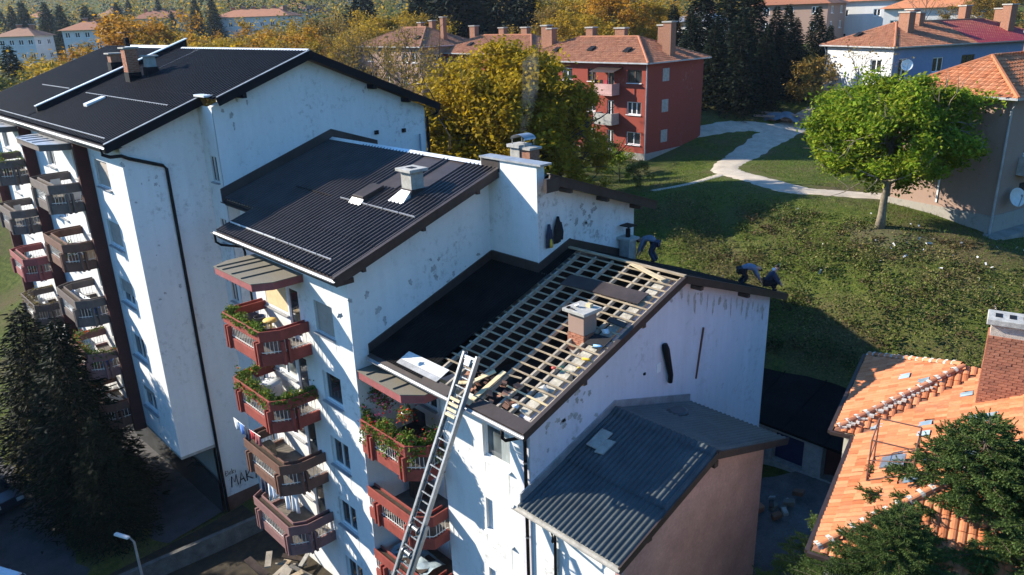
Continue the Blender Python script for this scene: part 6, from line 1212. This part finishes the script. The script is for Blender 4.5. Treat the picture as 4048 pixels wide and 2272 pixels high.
# ================================================================== hoist ladder
LA, LB = np.array([-2.385, -6.65, 2.4]), np.array([-2.385, -.12, 15.15]); ld = (LB-LA)/np.linalg.norm(LB-LA); ln_ = np.cross((1, 0, 0), ld)
LD = thing('ladder', 'long aluminium hoist ladder leaning on the eave of the open roof', 'ladder', LA)
plain('aluminium', (.36, .37, .38), .42, .6, .2, 4, fine=.25); plain('aluminium_dark', (.20, .21, .22), .45, .6, .3, 4, fine=.3)
LEN = np.linalg.norm(LB-LA)
for sx in (-.33, .33):
    mb = MB(); a, b = LA+np.array([sx, 0, 0]), LB+np.array([sx, 0, 0]); mb.beam(a+ln_*.0, b, .035, .16, ln_); mb.beam(a+ln_*.075+np.array([-np.sign(sx)*.03, 0, 0]), b+ln_*.075+np.array([-np.sign(sx)*.03, 0, 0]), .07, .014, ln_); mb.beam(a-ln_*.075+np.array([-np.sign(sx)*.03, 0, 0]), b-ln_*.075+np.array([-np.sign(sx)*.03, 0, 0]), .07, .014, ln_); mb.build('side_rail', 'aluminium', LD)
    mb = MB(); a2, b2 = LA+np.array([sx*1.15, 0, 0])+ln_*-.05, LA+ld*LEN*.62+np.array([sx*1.15, 0, 0])+ln_*-.05; mb.beam(a2, b2, .03, .14, ln_); mb.build('outer_rail', 'aluminium', LD)
rm = MB().box(-.315, .315, -.02, .02, -.02, .02).mesh('rung'); rm.materials.append(MATS['aluminium'])
for i in range(int(LEN/.29)):
    p = LA+ld*(.2+.29*i)-ln_*(.04 if i % 3 else -.03); o = bpy.data.objects.new('rung', rm); col.objects.link(o); o.parent = LD; o.location = tuple(p-LA); o.rotation_euler = (math.atan2(ld[2], ld[1]), 0, 0)
for s_ in ((10.08-2.4)/(15.15-2.4), (9.38-2.4)/(15.15-2.4)):
    c = LA+ld*LEN*s_; mb = MB(); mb.tube([c-(.26, 0, 0)+ln_*.03, c+(.26, 0, 0)+ln_*.03], .085, 12); mb.tube([c-(.2, 0, 0)+ln_*.03, c-(.16, 0, 0)+ln_*.03], .13, 12); mb.tube([c+(.16, 0, 0)+ln_*.03, c+(.2, 0, 0)+ln_*.03], .13, 12); mb.build('winch_drum', 'aluminium_dark', LD)
mb = MB(); c = LB-ld*.12; mb.obox(c, (.3, 0, 0), ld*.03, ln_*.05); mb.obox(c-ld*.14+ln_*.08, (.12, 0, 0), ld*.12, ln_*.015); mb.build('top_bracket', 'frame_white', LD)
mb = MB(); c = LA+ld*LEN*.86; 
for k in range(4): mb.obox(c+ld*.17*k+ln_*.09, (.22, 0, 0), ld*.045, ln_*.015)
mb.build('carriage', 'fresh_wood', LD)
for sx in (-.02, .05, .1): MB().tube([LA+ld*1.0+np.array([sx, 0, 0])+ln_*.1, LB-ld*.4+np.array([sx, 0, 0])+ln_*.1], .006, 4).build('cable', 'dark_pipe', LD)

# ================================================================== people at work on the roof
plain('skin', (.45, .27, .19), .6, 0, .08); plain('cloth_navy', (.028, .036, .065), .9, 0, .25, 8); plain('cloth_grey', (.13, .16, .22), .9, 0, .25, 8); plain('cloth_black', (.012, .012, .015), .9, 0, .3, 8); plain('hair_dark', (.015, .011, .009), .8); plain('cloth_pale', (.62, .64, .66), .9, 0, .1)
def skin_obj(name, verts, edges, radii, mat, parent, sub=2):
    me = bpy.data.meshes.new(name); me.from_pydata([tuple(map(float, v)) for v in verts], edges, []); o = link(name, me, mat, parent)
    m = o.modifiers.new('skin', 'SKIN'); m.use_smooth_shade = True
    for i, r in enumerate(radii):
        d = me.skin_vertices[0].data[i]; d.radius = (r, r) if not hasattr(r, '__len__') else r; d.use_root = (i == 0)
    s = o.modifiers.new('sub', 'SUBSURF'); s.levels = s.render_levels = sub
    return o
def person(label, loc, rz, J, top, legs, collar=None):
    """J: joint positions; x forward, z up"""
    P = thing('person', label, 'person', loc, rz); g = lambda k: V3(J[k])
    vs = [g('pelvis'), g('waist'), g('chest'), g('neck'), g('headbase'), g('headtop')]; ed = [(0, 1), (1, 2), (2, 3), (3, 4), (4, 5)]; rd = [(.15, .11), (.13, .10), (.16, .11), .06, .085, .075]
    for s in 'lr':
        b = len(vs); vs += [g('sh'+s), g('el'+s), g('wr'+s), g('ha'+s)]; ed += [(2, b), (b, b+1), (b+1, b+2), (b+2, b+3)]; rd += [.065, .048, .034, (.042, .022)]
        w_, h_ = g('wr'+s), g('ha'+s); f = h_-w_; f /= np.linalg.norm(f); sd = np.cross(f, (0, 0, 1)); sd = sd/(np.linalg.norm(sd)+1e-6)
        for k, (off, L) in enumerate(((-.03, .07), (-.01, .085), (.01, .08), (.03, .065))):
            c = len(vs); vs += [h_+sd*off+f*.03, h_+sd*off+f*(.03+L*.5)+(0, 0, -.005), h_+sd*off+f*(.03+L)+(0, 0, -.02)]; ed += [(b+3, c), (c, c+1), (c+1, c+2)]; rd += [.009, .009, .008]
        c = len(vs); vs += [w_+f*.03+sd*.045, w_+f*.08+sd*.06]; ed += [(b+3, c), (c, c+1)]; rd += [.011, .009]
        b = len(vs); vs += [g('hip'+s), g('kn'+s), g('an'+s), g('to'+s)]; ed += [(0, b), (b, b+1), (b+1, b+2), (b+2, b+3)]; rd += [.088, .062, .045, (.045, .03)]
    skin_obj('body', vs, ed, rd, 'skin', P, 1)
    vs = [g('pelvis'), g('waist'), g('chest'), g('neck')*.7+g('chest')*.3]; ed = [(0, 1), (1, 2), (2, 3)]; rd = [(.19, .15), (.17, .14), (.2, .15), .09]
    for s in 'lr': b = len(vs); vs += [g('sh'+s), g('el'+s), g('wr'+s)*.92+g('el'+s)*.08]; ed += [(2, b), (b, b+1), (b+1, b+2)]; rd += [.09, .072, .055]
    skin_obj('jacket', vs, ed, rd, top, P)
    vs = [g('pelvis')]; ed = []; rd = [(.18, .145)]
    for s in 'lr': b = len(vs); vs += [g('hip'+s), g('kn'+s), g('an'+s)]; ed += [(0, b), (b, b+1), (b+1, b+2)]; rd += [.115, .088, .07]
    skin_obj('trousers', vs, ed, rd, legs, P)
    for s in 'lr': skin_obj('shoe', [g('an'+s), g('an'+s)*.4+g('to'+s)*.6, g('to'+s)], [(0, 1), (1, 2)], [.058, .055, .045], 'cloth_black', P, 1)
    hb, ht = g('headbase'), g('headtop'); up = (ht-hb)/np.linalg.norm(ht-hb); fw = V3((1, 0, 0))-up*up[0]; fw /= np.linalg.norm(fw)
    skin_obj('hair', [hb-fw*.04+up*.02, hb*.45+ht*.55-fw*.03, ht+up*.015], [(0, 1), (1, 2)], [.075, .095, .07], 'hair_dark', P, 1)
    MB().obox(hb+fw*.1+up*.02, fw*.02, np.cross(fw, up)*.012, up*.025).build('nose', 'skin', P, local=True)
    for s in (-1, 1): MB().obox(hb+np.cross(fw, up)*.088*s+up*.03, fw*.02, np.cross(fw, up)*.01, up*.03).build('ear', 'skin', P, local=True); MB().obox(hb+fw*.083+np.cross(fw, up)*.035*s+up*.045, fw*.008, np.cross(fw, up)*.013, up*.008).build('eye', 'hair_dark', P, local=True)
    MB().obox(hb+fw*.086-up*.03, fw*.006, np.cross(fw, up)*.022, up*.006).build('mouth', 'balcony_rose', P, local=True)
    if collar: skin_obj('hood', [g('chest')*.5+g('neck')*.5+(-.09, 0, .05), g('neck')+(-.06, 0, .04), g('neck')+(.02, 0, .03)], [(0, 1), (1, 2)], [(.12, .06), (.12, .06), (.09, .06)], collar, P)
    return P
stoop = dict(pelvis=(-.28, 0, .66), waist=(-.1, 0, .76), chest=(.14, 0, .76), neck=(.30, 0, .70), headbase=(.39, 0, .67), headtop=(.53, 0, .62))
sq = dict(pelvis=(-.15, 0, .32), waist=(-.08, 0, .5), chest=(.06, 0, .70), neck=(.14, 0, .84), headbase=(.19, 0, .90), headtop=(.24, 0, 1.04))
def limbs(J, sh, el, wr, ha, hip, kn, an, to):
    for s, k in (('l', 1), ('r', -1)):
        for n_, p in (('sh', sh), ('el', el), ('wr', wr), ('ha', ha), ('hip', hip), ('kn', kn), ('an', an), ('to', to)): J[n_+s] = (p[0], p[1]*k, p[2]+(.02*k if n_ in ('wr', 'ha') else 0))
    return J
limbs(stoop, (.17, .19, .74), (.30, .24, .48), (.42, .18, .24), (.47, .16, .16), (-.28, .1, .62), (-.10, .15, .34), (-.34, .14, .07), (-.14, .15, .03))
limbs(sq, (.07, .2, .70), (.22, .26, .46), (.36, .14, .30), (.40, .1, .24), (-.14, .11, .32), (.28, .17, .42), (.05, .15, .08), (.26, .17, .03))
fz = math.atan2(.72, .69)
person('worker in grey top bending over the back eave of the open roof', (-.35, 12.75, czb(12.75)+.06), fz, stoop, 'cloth_grey', 'cloth_black')
person('worker in dark jacket with pale hood crouching at the roof corner', (.18, 13.62, czb(13.62)+.06), fz-.25, sq, 'cloth_navy', 'cloth_black', 'cloth_pale')
J3 = {k: (v[0], v[1], v[2]*1.35) for k, v in stoop.items()}
person('worker in shade stooping behind the small capped chimney', (-3.95, 10.95, czb(10.95)+.06), fz+2.6, J3, 'cloth_grey', 'cloth_navy')

# ================================================================== loose things on the open roof
def jacket(name, label, y, z0, z1, w_, mat, patch=None):
    t = thing(name, label, 'jacket', (-4.95, y, z1)); mb = MB(); rr = random.Random(int(w_*100)); vs = []; n = 10; rows = 9
    for i in range(rows):
        f = i/(rows-1); z = (z0-z1)*f; hw = w_*(.16+.84*min(1, f*2.2)**.7)*(1-.12*max(0, f-.8)*5*.5); dp = .05+.09*math.sin(math.pi*min(1, .2+f*.8))
        for k in range(n):
            a = 2*math.pi*k/n; vs.append((.06+dp*(.5+.5*math.cos(a))*(1+.25*math.sin(3*a+i)), hw*math.sin(a)+rr.uniform(-.015, .015), z+rr.uniform(-.02, .02)))
    fs = [(i*n+k, i*n+(k+1) % n, (i+1)*n+(k+1) % n, (i+1)*n+k) for i in range(rows-1) for k in range(n)]+[tuple(range(n-1, -1, -1)), tuple((rows-1)*n+k for k in range(n))]
    mb.add(vs, fs).build('coat', mat, t, True, local=True); sl_ = MB(); sl_.tube([(.1, w_*.7, (z0-z1)*.25), (.13, w_*1.0, (z0-z1)*.6), (.12, w_*.95, (z0-z1)*.9)], [.06, .065, .055], 8); sl_.build('sleeve', mat, t, True, local=True)
    if patch: MB().tube([(.17, w_*.35, (z0-z1)*.62), (.18, w_*.45, (z0-z1)*.97)], [.05, .07], 7).build('lining', patch, t, True, local=True)
    return t
plain('cloth_yellow', (.6, .38, .04), .8); jacket('hanging_jacket', 'navy jacket with yellow lining hanging on the white wall', 5.93, 16.72, 17.65, .13, 'cloth_navy', 'cloth_yellow'); jacket('hanging_jacket', 'longer black jacket hanging on the white wall, on the right', 6.42, 16.82, 17.85, .21, 'cloth_black')
def sheet(label, x0, x1, y0, y1, lift, mat, skew=0, name='roof_panel', cat='roof panel'):
    mb = MB(); a = [(x0, y0), (x1, y0+skew), (x1, y1+skew), (x0, y1)]; mb.hexa([(x, y, cz(y)+lift) for x, y in a]+[(x, y, cz(y)+lift+.035) for x, y in a]); return tag(mb.build(name, mat, None), label, cat)
sheet('brown metal panel lying on the battens in the sun', -2.12, -.12, 5.2, 5.78, .03, 'roof_brown', .06); sheet('brown metal panel lying on the battens in shade', -3.5, -2.1, 5.1, 5.68, .045, 'roof_brown', .1)
sheet('loose brown plank behind the roof chimney', -.55, .2, 4.15, 4.36, .03, 'fascia_brown', -.05, 'plank', 'plank'); sheet('dark folded sheet beside the roof chimney', -.5, .22, 3.0, 3.5, .02, 'cloth_black', .05, 'folded_sheet', 'sheet')
tr = thing('metal_flashing', 'bright new metal strips stacked by the gutter of the open roof', 'metal strips', (-4.9, -.25, cz(-.25)))
for i in range(3):
    y0 = -.52+.19*i; MB().hexa([(-6.0, y0, cz(y0)+.06+.012*i), (-3.78, y0, cz(y0)+.06+.012*i), (-3.78, y0+.18, cz(y0+.18)+.065+.012*i), (-6.0, y0+.18, cz(y0+.18)+.065+.012*i), (-6.0, y0, cz(y0)+.075+.012*i), (-3.78, y0, cz(y0)+.075+.012*i), (-3.78, y0+.18, cz(y0+.18)+.08+.012*i), (-6., y0+.18, cz(y0+.18)+.08+.012*i)]).build('strip', 'bright_metal' if i else 'dull_zinc', tr)
def plank(label, a, b, w_, h_, mat='fresh_wood'): return tag(MB().beam(a, b, w_, h_).build('plank', mat, None), label, 'plank')
plank('fresh plank lying up the slope beside the ladder top', (-2.0, -.5, cz(-.5)+.05), (-1.98, .86, cz(.86)+.06), .17, .035); plank('short yellow plank by the ladder foot on the battens', (-2.6, .15, cz(.15)+.05), (-2.3, .75, cz(.75)+.05), .2, .03); plank('stub of new plank left of the ladder top', (-3.1, -.2, cz(-.2)+.05), (-2.75, -.05, cz(-.05)+.06), .22, .03)
rr = random.Random(21)
def chunk(label, c, s, mat, cat, name):
    mb = MB(); bmx = []; 
    for i in range(14):
        a = rr.uniform(0, 6.28); b_ = rr.uniform(-1, 1); r = s*rr.uniform(.75, 1.1); bmx.append((r*math.cos(a)*math.sqrt(1-b_*b_), r*math.sin(a)*math.sqrt(1-b_*b_)*.8, r*b_*.6))
    bm = bmesh.new(); [bm.verts.new(v) for v in bmx]; bmesh.ops.convex_hull(bm, input=bm.verts); bmesh.ops.delete(bm, geom=[v for v in bm.verts if not v.link_faces], context='VERTS'); me = bpy.data.meshes.new(name); bm.to_mesh(me); bm.free(); o = link(name, me, mat); o.location = c; return tag(o, label, cat)
chunk('crumpled clear plastic on top of the roof chimney', (-1.12, 3.35, 16.12), .12, 'litter', 'plastic bag', 'plastic_bag')
tag(MB().box(-.1, .1, -.08, .08, 0, .12).build('small_box', 'fresh_wood', None, bevel=.01), 'small wooden box on top of the roof chimney', 'box').location = (-.82, 3.62, 16.05)
tag(MB().tube([(-1.25, 3.1, 16.07), (-.95, 3.05, 16.08)], .02, 6).box(-1.3, -1.22, 3.04, 3.16, 16.05, 16.1).build('hammer', 'dark_pipe', None), 'hammer lying on the roof chimney cap', 'hammer')
plain('bottle_blue', (.25, .5, .8), .3); plain('plastic_red', (.55, .06, .05), .4); plain('plastic_green', (.05, .3, .2), .4)
for lab, c, m in (('blue bottle lying right of the roof chimney', (.02, 3.05), 'bottle_blue'), ('yellow bottle lower right of the roof chimney', (.1, 2.42), 'cloth_yellow')):
    x_, y_ = c; tag(MB().tube([(x_-.14, y_-.03, cz(y_)+.05), (x_+.08, y_+.03, cz(y_)+.07), (x_+.15, y_+.04, cz(y_)+.075)], [.045, .045, .018], 8).build('bottle', m, None, True), lab, 'bottle')
chunk('white bag of rubble by the lower roof corner', (-.55, -.05, cz(-.05)+.03), .13, 'cloth_pale', 'bag', 'bag'); chunk('pile of pale sand on the wall top', (-.35, .95, cz(.95)-.03), .22, 'mortar', 'sand', 'sand_pile'); chunk('crumpled white sack behind the roof chimney', (-.2, 3.75, cz(3.75)+.05), .2, 'cloth_pale', 'sack', 'sack'); chunk('red glove on the battens below the chimney', (-.62, 1.7, cz(1.7)+.04), .1, 'plastic_red', 'glove', 'glove'); chunk('yellow sponge on the battens by the verge', (.12, 2.05, cz(2.05)+.04), .09, 'cloth_yellow', 'sponge', 'sponge')
tag(MB().tube([(-.5, 1.75, cz(1.75)+.05), (-.35, 1.9, cz(1.9)+.06), (-.3, 1.65, cz(1.65)+.06), (-.1, 1.8, cz(1.8)+.05)], .012, 5).build('cord', 'plastic_green', None), 'green cord looped on the wall top', 'cord')
mb = MB()
for i in range(44):   # broken tiles and shards near the eave
    x_, y_ = (rr.uniform(-3.2, -.6), rr.uniform(-.2, .75)); a = rr.uniform(0, 3.1); s = rr.uniform(.05, .13)
    mb.obox((x_, y_, cz(y_)-.05+rr.uniform(-.05, .05)), (s*math.cos(a), s*math.sin(a), rr.uniform(-.05, .05)), (-s*.7*math.sin(a), s*.7*math.cos(a), s*.25), (0, 0, .012))
o = mb.build('rubble', 'tile_old', None); o['kind'] = 'stuff'; o['label'] = 'broken tile rubble strewn between the lowest battens'; o['category'] = 'rubble'

# ================================================================== things on the balconies
flower_bed('planter_grass', 'green grassy plants in the top balcony planter of the middle block', CP_B[1:4], 14.32, .17, 1500, .12, .22, .1, ('flower_yellow',), 10, cat='plants')
flower_bed('flower_bed', 'yellow and red flowers along the second balcony of the middle block', CP_B, 11.46, .17, 2600, .15, .3, .3, ('flower_red', 'flower_yellow'), 34)
flower_bed('flower_bed', 'dense orange flowers spilling over the upper balcony behind the ladder', CP_C, 11.35, .17, 3400, .16, .36, .5, ('flower_red', 'flower_pink'), 55)
flower_bed('flower_bed', 'red geraniums on the fourth balcony down of the tall block', pathA(0), 9.55, .17, 1100, .15, .25, .3, ('flower_red',), 50); flower_bed('planter_plants', 'dry moss in the fourth far balcony planter', pathA(-10.4), 9.55, .17, 700, .12, .15, .2, ('flower_yellow',), 8, leaf='weed_dry', cat='plants')
flower_bed('planter_plants', 'trailing plants on the top left balcony of the tall block', pathA(-10.4), 18.2, .17, 700, .15, .2, .4, ('flower_yellow',), 8, leaf='flower_leaf', cat='plants')
def lathe_thing(name, label, cat, c, parts):
    t = thing(name, label, cat, c)
    for pn, prof, m in parts: MB().lathe((0, 0, 0), prof, 18).build(pn, m, t, True, local=True)
    return t
plain('stool_yellow', (.66, .46, .14), .6); plain('tub_grey', (.30, .33, .36), .5); plain('tub_blue', (.05, .2, .55), .4)
lathe_thing('stool', 'round yellow pedestal stool on the top red balcony', 'stool', (-12.85, -1.75, 13.27), (('seat', [(.05, .62), (.27, .62), (.28, .66), (.27, .69), (.02, .7)], 'stool_yellow'), ('column', [(.2, 0), (.2, .04), (.05, .1), (.04, .62)], 'stool_yellow')))
for i, (x_, y_, z_, r, m, lab) in enumerate(((-13.55, -1.85, 13.27, .24, 'tub_grey', 'stack of grey tubs on the top red balcony'), (-13.95, -2.0, 13.27, .26, 'tub_grey', 'tipped grey tub beside the tub stack'))):
    lathe_thing('tub', lab, 'tub', (x_, y_, z_), (('wall', [(r*.8, 0), (r*.84, .02), (r, .34), (r*1.06, .36), (r*.97, .36), (r*.8, .05), (.01, .04)], m), ('band', [(r*.84, .36), (r*.86, .38), (r*1.02, .66), (r*1.08, .68), (r*.98, .68), (r*.82, .42), (.01, .4)], 'paint_grey')))
lathe_thing('table', 'round table under a white cloth on the second balcony', 'table', (-13.3, -1.9, 10.41), (('cloth', [(.42, .05), (.46, .3), (.42, .6), (.45, .7), (.44, .74), (.01, .75)], 'cloth_pale'), ('leg', [(.25, 0), (.05, .06), (.05, .7)], 'frame_white')))
t = thing('chair', 'grey plastic chair beside the cloth-covered table', 'chair', (-13.95, -2.0, 10.41), .6); MB().box(-.22, .22, -.22, .22, .4, .44).build('seat', 'tub_grey', t, local=True, bevel=.02)
mb = MB(); vs = []; 
for i in range(7):
    f = i/6; 
    for k in range(7): a = -1+2*k/6; vs.append((-.22-.1*f+.06*a*a, a*.23*(1-.25*f**3), .42+.48*f*(1-.1*a*a)))
mb.add(vs, [(i*7+k, i*7+k+1, (i+1)*7+k+1, (i+1)*7+k) for i in range(6) for k in range(6)]); bo_ = mb.build('backrest', 'tub_grey', t, True, local=True); bo_.modifiers.new('s', 'SOLIDIFY').thickness = .02
for sx in (-.19, .19):
    for sy in (-.19, .19): MB().tube([(sx, sy, .4), (sx*1.15, sy*1.15, 0)], .02, 6).build('leg', 'tub_grey', t, local=True)
def washing(label, a, b, mats, drop, seed=1):
    a, b = V3(a), V3(b); t = thing('washing_line', label, 'laundry', a); rr = random.Random(seed); MB().tube([(0, 0, 0), (b-a)*.5+(0, 0, -.05), b-a], .008, 4).build('line', 'frame_white', t, local=True)
    n = len(mats)
    for i, m in enumerate(mats):
        p = (b-a)*((i+.08)/n); q = (b-a)*((i+.9)/n); d = drop*rr.uniform(.6, 1.1); side = np.cross((b-a)/np.linalg.norm(b-a), (0, 0, 1)); vs = []; ph = rr.uniform(0, 6)
        for r in range(6):
            f = r/5
            for k in range(7): s = k/6; vs.append(p+(q-p)*s+side*.05*f*math.sin(s*9+ph)+V3((0, 0, -.03-d*f)))
        mb = MB(); mb.add(vs, [(r*7+k, r*7+k+1, (r+1)*7+k+1, (r+1)*7+k) for r in range(5) for k in range(6)]); o = mb.build('garment', m, t, True, local=True); o.modifiers.new('s', 'SOLIDIFY').thickness = .012
    return t
plain('cloth_blue', (.12, .25, .62), .9, 0, .15, 6); plain('cloth_red', (.55, .05, .06), .9, 0, .1); plain('cloth_white', (.74, .78, .84), .9, 0, .08, 5)
washing('blue and red washing on the third balcony of the middle block', (-14.1, -3.35, 9.75), (-11.9, -3.25, 9.7), ['cloth_pale', 'cloth_blue', 'cloth_navy', 'cloth_red', 'balcony_rose'], .6, 3)
washing('white washing on the lowest balcony of the middle block', (-13.9, -2.75, 6.75), (-11.6, -2.2, 6.7), ['cloth_navy', 'cloth_white', 'cloth_white', 'cloth_white', 'cloth_pale'], 1.0, 4)
washing('large white sheets on a middle balcony of the tall block', (-29.3, -4.9, 12.2), (-26.2, -4.5, 12.1), ['cloth_white', 'cloth_white', 'cloth_white', 'cloth_blue'], 1.5, 5)
for lab, x_, y_, z_, m in (('blue basin on the fourth balcony of the tall block', -27.0, -4.6, 8.45, 'tub_blue'), ('white basin on the second balcony of the tall block', -27.3, -4.7, 14.2, 'frame_white')): lathe_thing('basin', lab, 'basin', (x_, y_, z_), (('wall', [(.25, 0), (.36, .24), (.39, .25), (.34, .24), (.24, .03), (.01, .03)], m),))
for lab, x_, y_, z_, w_, m in (('white cabinet on the top balcony of the tall block', -27.6, -4.2, 17.0, .5, 'frame_white'), ('cardboard box on the third balcony of the middle block', -13.9, -2.2, 7.4, .5, 'batten_wood'), ('white freezer on the lowest balcony of the tall block', -27.5, -4.4, 5.5, .7, 'frame_pale'), ('wooden crate on the second balcony of the tall block', -26.6, -4.3, 14.1, .4, 'fresh_wood'), ('brown cupboard in the lower loggia behind the ladder', -6.9, .6, 7.4, .6, 'dark_wood')):
    t = thing('cabinet', lab, 'cabinet', (x_, y_, z_)); MB().box(-w_/2, w_/2, -.25, .25, 0, .7).build('carcass', m, t, local=True, bevel=.01); MB().box(-w_/2+.02, -.01, -.27, -.25, .04, .66).build('door', m, t, local=True); MB().box(.01, w_/2-.02, -.27, -.25, .04, .66).build('door', m, t, local=True)
for i, (x_, z_, m, lab) in enumerate(((-7.45, 12.15, 'flower_pink', 'pink flower basket hanging at the loggia wall'), (-6.9, 12.0, 'flower_pink', 'flower basket hanging in the middle of the loggia'), (-5.6, 12.05, 'flower_red', 'large red flower basket hanging by the ladder'))):
    t = lathe_thing('hanging_basket', lab, 'flower basket', (x_, -.6, z_-.12), (('pot', [(.08, 0), (.14, .16), (.15, .17), (.12, .16), (.01, .1)], 'frame_white'),)); rg = np.random.default_rng(i); MB().tube([(0, 0, .16), (0, 0, .85)], .006, 4).build('hanger', 'frame_white', t, local=True)
    fast_mesh('foliage', leaf_quads(rg.normal(0, .13, (260, 3))+(0, 0, .15), .05, rg), 4, 'flower_leaf', t); fast_mesh('blossoms', leaf_quads(rg.normal(0, .17, (120, 3))+(0, 0, .08), .045, rg), 4, m, t)
t = thing('covered_stack', 'clutter under a grey plastic sheet on the lowest balcony behind the ladder', 'covered clutter', (-6.2, -.3, 4.5)); mb = MB(); vs = [((i/9-.5)*2.2, (j/6-.5)*1.2, 1.05+.18*math.sin(i*1.7)*math.cos(j*1.3)-.35*abs(j/6-.5)+rr.uniform(-.06, .06)) for j in range(7) for i in range(10)]
mb.add(vs, [(j*10+i, j*10+i+1, (j+1)*10+i+1, (j+1)*10+i) for j in range(6) for i in range(9)]); plain('plastic_sheet', (.34, .42, .46), .3, 0, .3, 5); mb.build('plastic_sheet', 'plastic_sheet', t, True, local=True); MB().box(-.9, .9, -.45, .45, 0, .95).build('crate', 'dark_wood', t, local=True)
t = thing('chair', 'dark cushioned chair in the flowery loggia behind the ladder', 'chair', (-6.5, .3, 10.3)); MB().box(-.35, .35, -.3, .3, .3, .5).build('seat', 'cloth_black', t, local=True, bevel=.05); MB().box(-.35, .35, .22, .34, .5, 1.05).build('backrest', 'cloth_black', t, local=True, bevel=.05)
for sx in (-.3, .3):
    for sy in (-.26, .26): MB().box(sx-.025, sx+.025, sy-.025, sy+.025, 0, .3).build('leg', 'dark_wood', t, local=True)

# clutter on the balconies of the tall block
NAME5 = ('top', 'second', 'third', 'fourth', 'lowest')
for st, dx in (('right', 0), ('left', -10.4)):
    for k, zt in enumerate(BAL_A):
        if (k+(dx != 0)) % 2 == 0:
            t = thing('chair', f'pale plastic chair on the {NAME5[k]} balcony of the tall block, {st} stack', 'chair', (-28.6+dx, -4.6, zt-1.06), .4*k); MB().box(-.22, .22, -.22, .22, .4, .44).build('seat', 'frame_pale', t, local=True, bevel=.02); MB().box(-.24, -.2, -.22, .22, .44, .9).build('backrest', 'frame_pale', t, local=True, bevel=.02)
            for sx in (-.19, .19):
                for sy in (-.19, .19): MB().tube([(sx, sy, .4), (sx*1.15, sy*1.15, 0)], .02, 6).build('leg', 'frame_pale', t, local=True)
        else:
            t = thing('flower_pot', f'potted plant on the {NAME5[k]} balcony of the tall block, {st} stack', 'flower pot', (-26.6+dx, -5.1, zt-1.06)); MB().lathe((0, 0, 0), [(.12, 0), (.19, .3), (.2, .32), (.16, .3), (.01, .28)], 12).build('pot', 'tile_rust', t, True, local=True); rg = np.random.default_rng(k+7); fast_mesh('foliage', leaf_quads(rg.normal(0, .16, (220, 3))*np.array([1, 1, 1.6])+(0, 0, .6), .06, rg), 4, 'flower_leaf', t)
        if k in (0, 2, 3): tag(MB().beam((-29.4+dx, -4.9, zt-.7), (-26.9+dx, -5.2, zt-.55), .9, .03, (0, -.4, 1)).build('awning_board', ('frame_pale', 'batten_wood', 'tub_grey')[k % 3], None), f'board propped behind the rail of the {NAME5[k]} balcony, {st} stack of the tall block', 'board')

# ================================================================== chimney smoke
def smoke():
    m = bpy.data.materials.new('smoke'); MATS['smoke'] = m; m.use_nodes = True; nt = m.node_tree; nt.nodes.remove(nt.nodes['Principled BSDF']); v = N(nt, 'ShaderNodeVolumePrincipled'); v.inputs['Color'].default_value = (.75, .8, .88, 1)
    n = noise(nt, coord(nt), 1.1, 4, .65); r = ramp(nt, n.outputs[0], [(.38, 0.), (.75, .25)]); nt.links.new(r.outputs[0], v.inputs['Density']); nt.links.new(v.outputs[0], nt.nodes['Material Output'].inputs['Volume'])
    c = np.array([-8.1, 7.9, 20.35]); mb = MB(); mb.tube([c, c+(.1, .1, .8), c+(.1, .35, 1.9), c+(-.1, .6, 2.8), c+(.1, .9, 3.6)], [.15, .25, .35, .4, .15], 10)
    o = mb.build('smoke', 'smoke', None, True); o['kind'] = 'stuff'; o['label'] = 'thin grey smoke rising from the cowled chimney'; o['category'] = 'smoke'
smoke()

# ================================================================== air: haze over the valley
def haze(density):
    m = bpy.data.materials.new('haze'); m.use_nodes = True; nt = m.node_tree; nt.nodes.remove(nt.nodes['Principled BSDF']); v = N(nt, 'ShaderNodeVolumePrincipled'); v.inputs['Color'].default_value = (.62, .74, .92, 1); v.inputs['Density'].default_value = density; v.inputs['Anisotropy'].default_value = .2
    nt.links.new(v.outputs[0], nt.nodes['Material Output'].inputs['Volume']); MATS['haze'] = m
    z0, z1 = float(GZ.min())-1, max(30., float(GZ.max()))+8
    o = MB().box(float(gx[0])-5, float(gx[-1])+5, float(gy[0])-5, float(gy[-1])+5, z0, z1).build('haze', 'haze', None); o['kind'] = 'stuff'; o['label'] = 'thin blue haze in the air over the town'; o['category'] = 'haze'
haze(.00012)
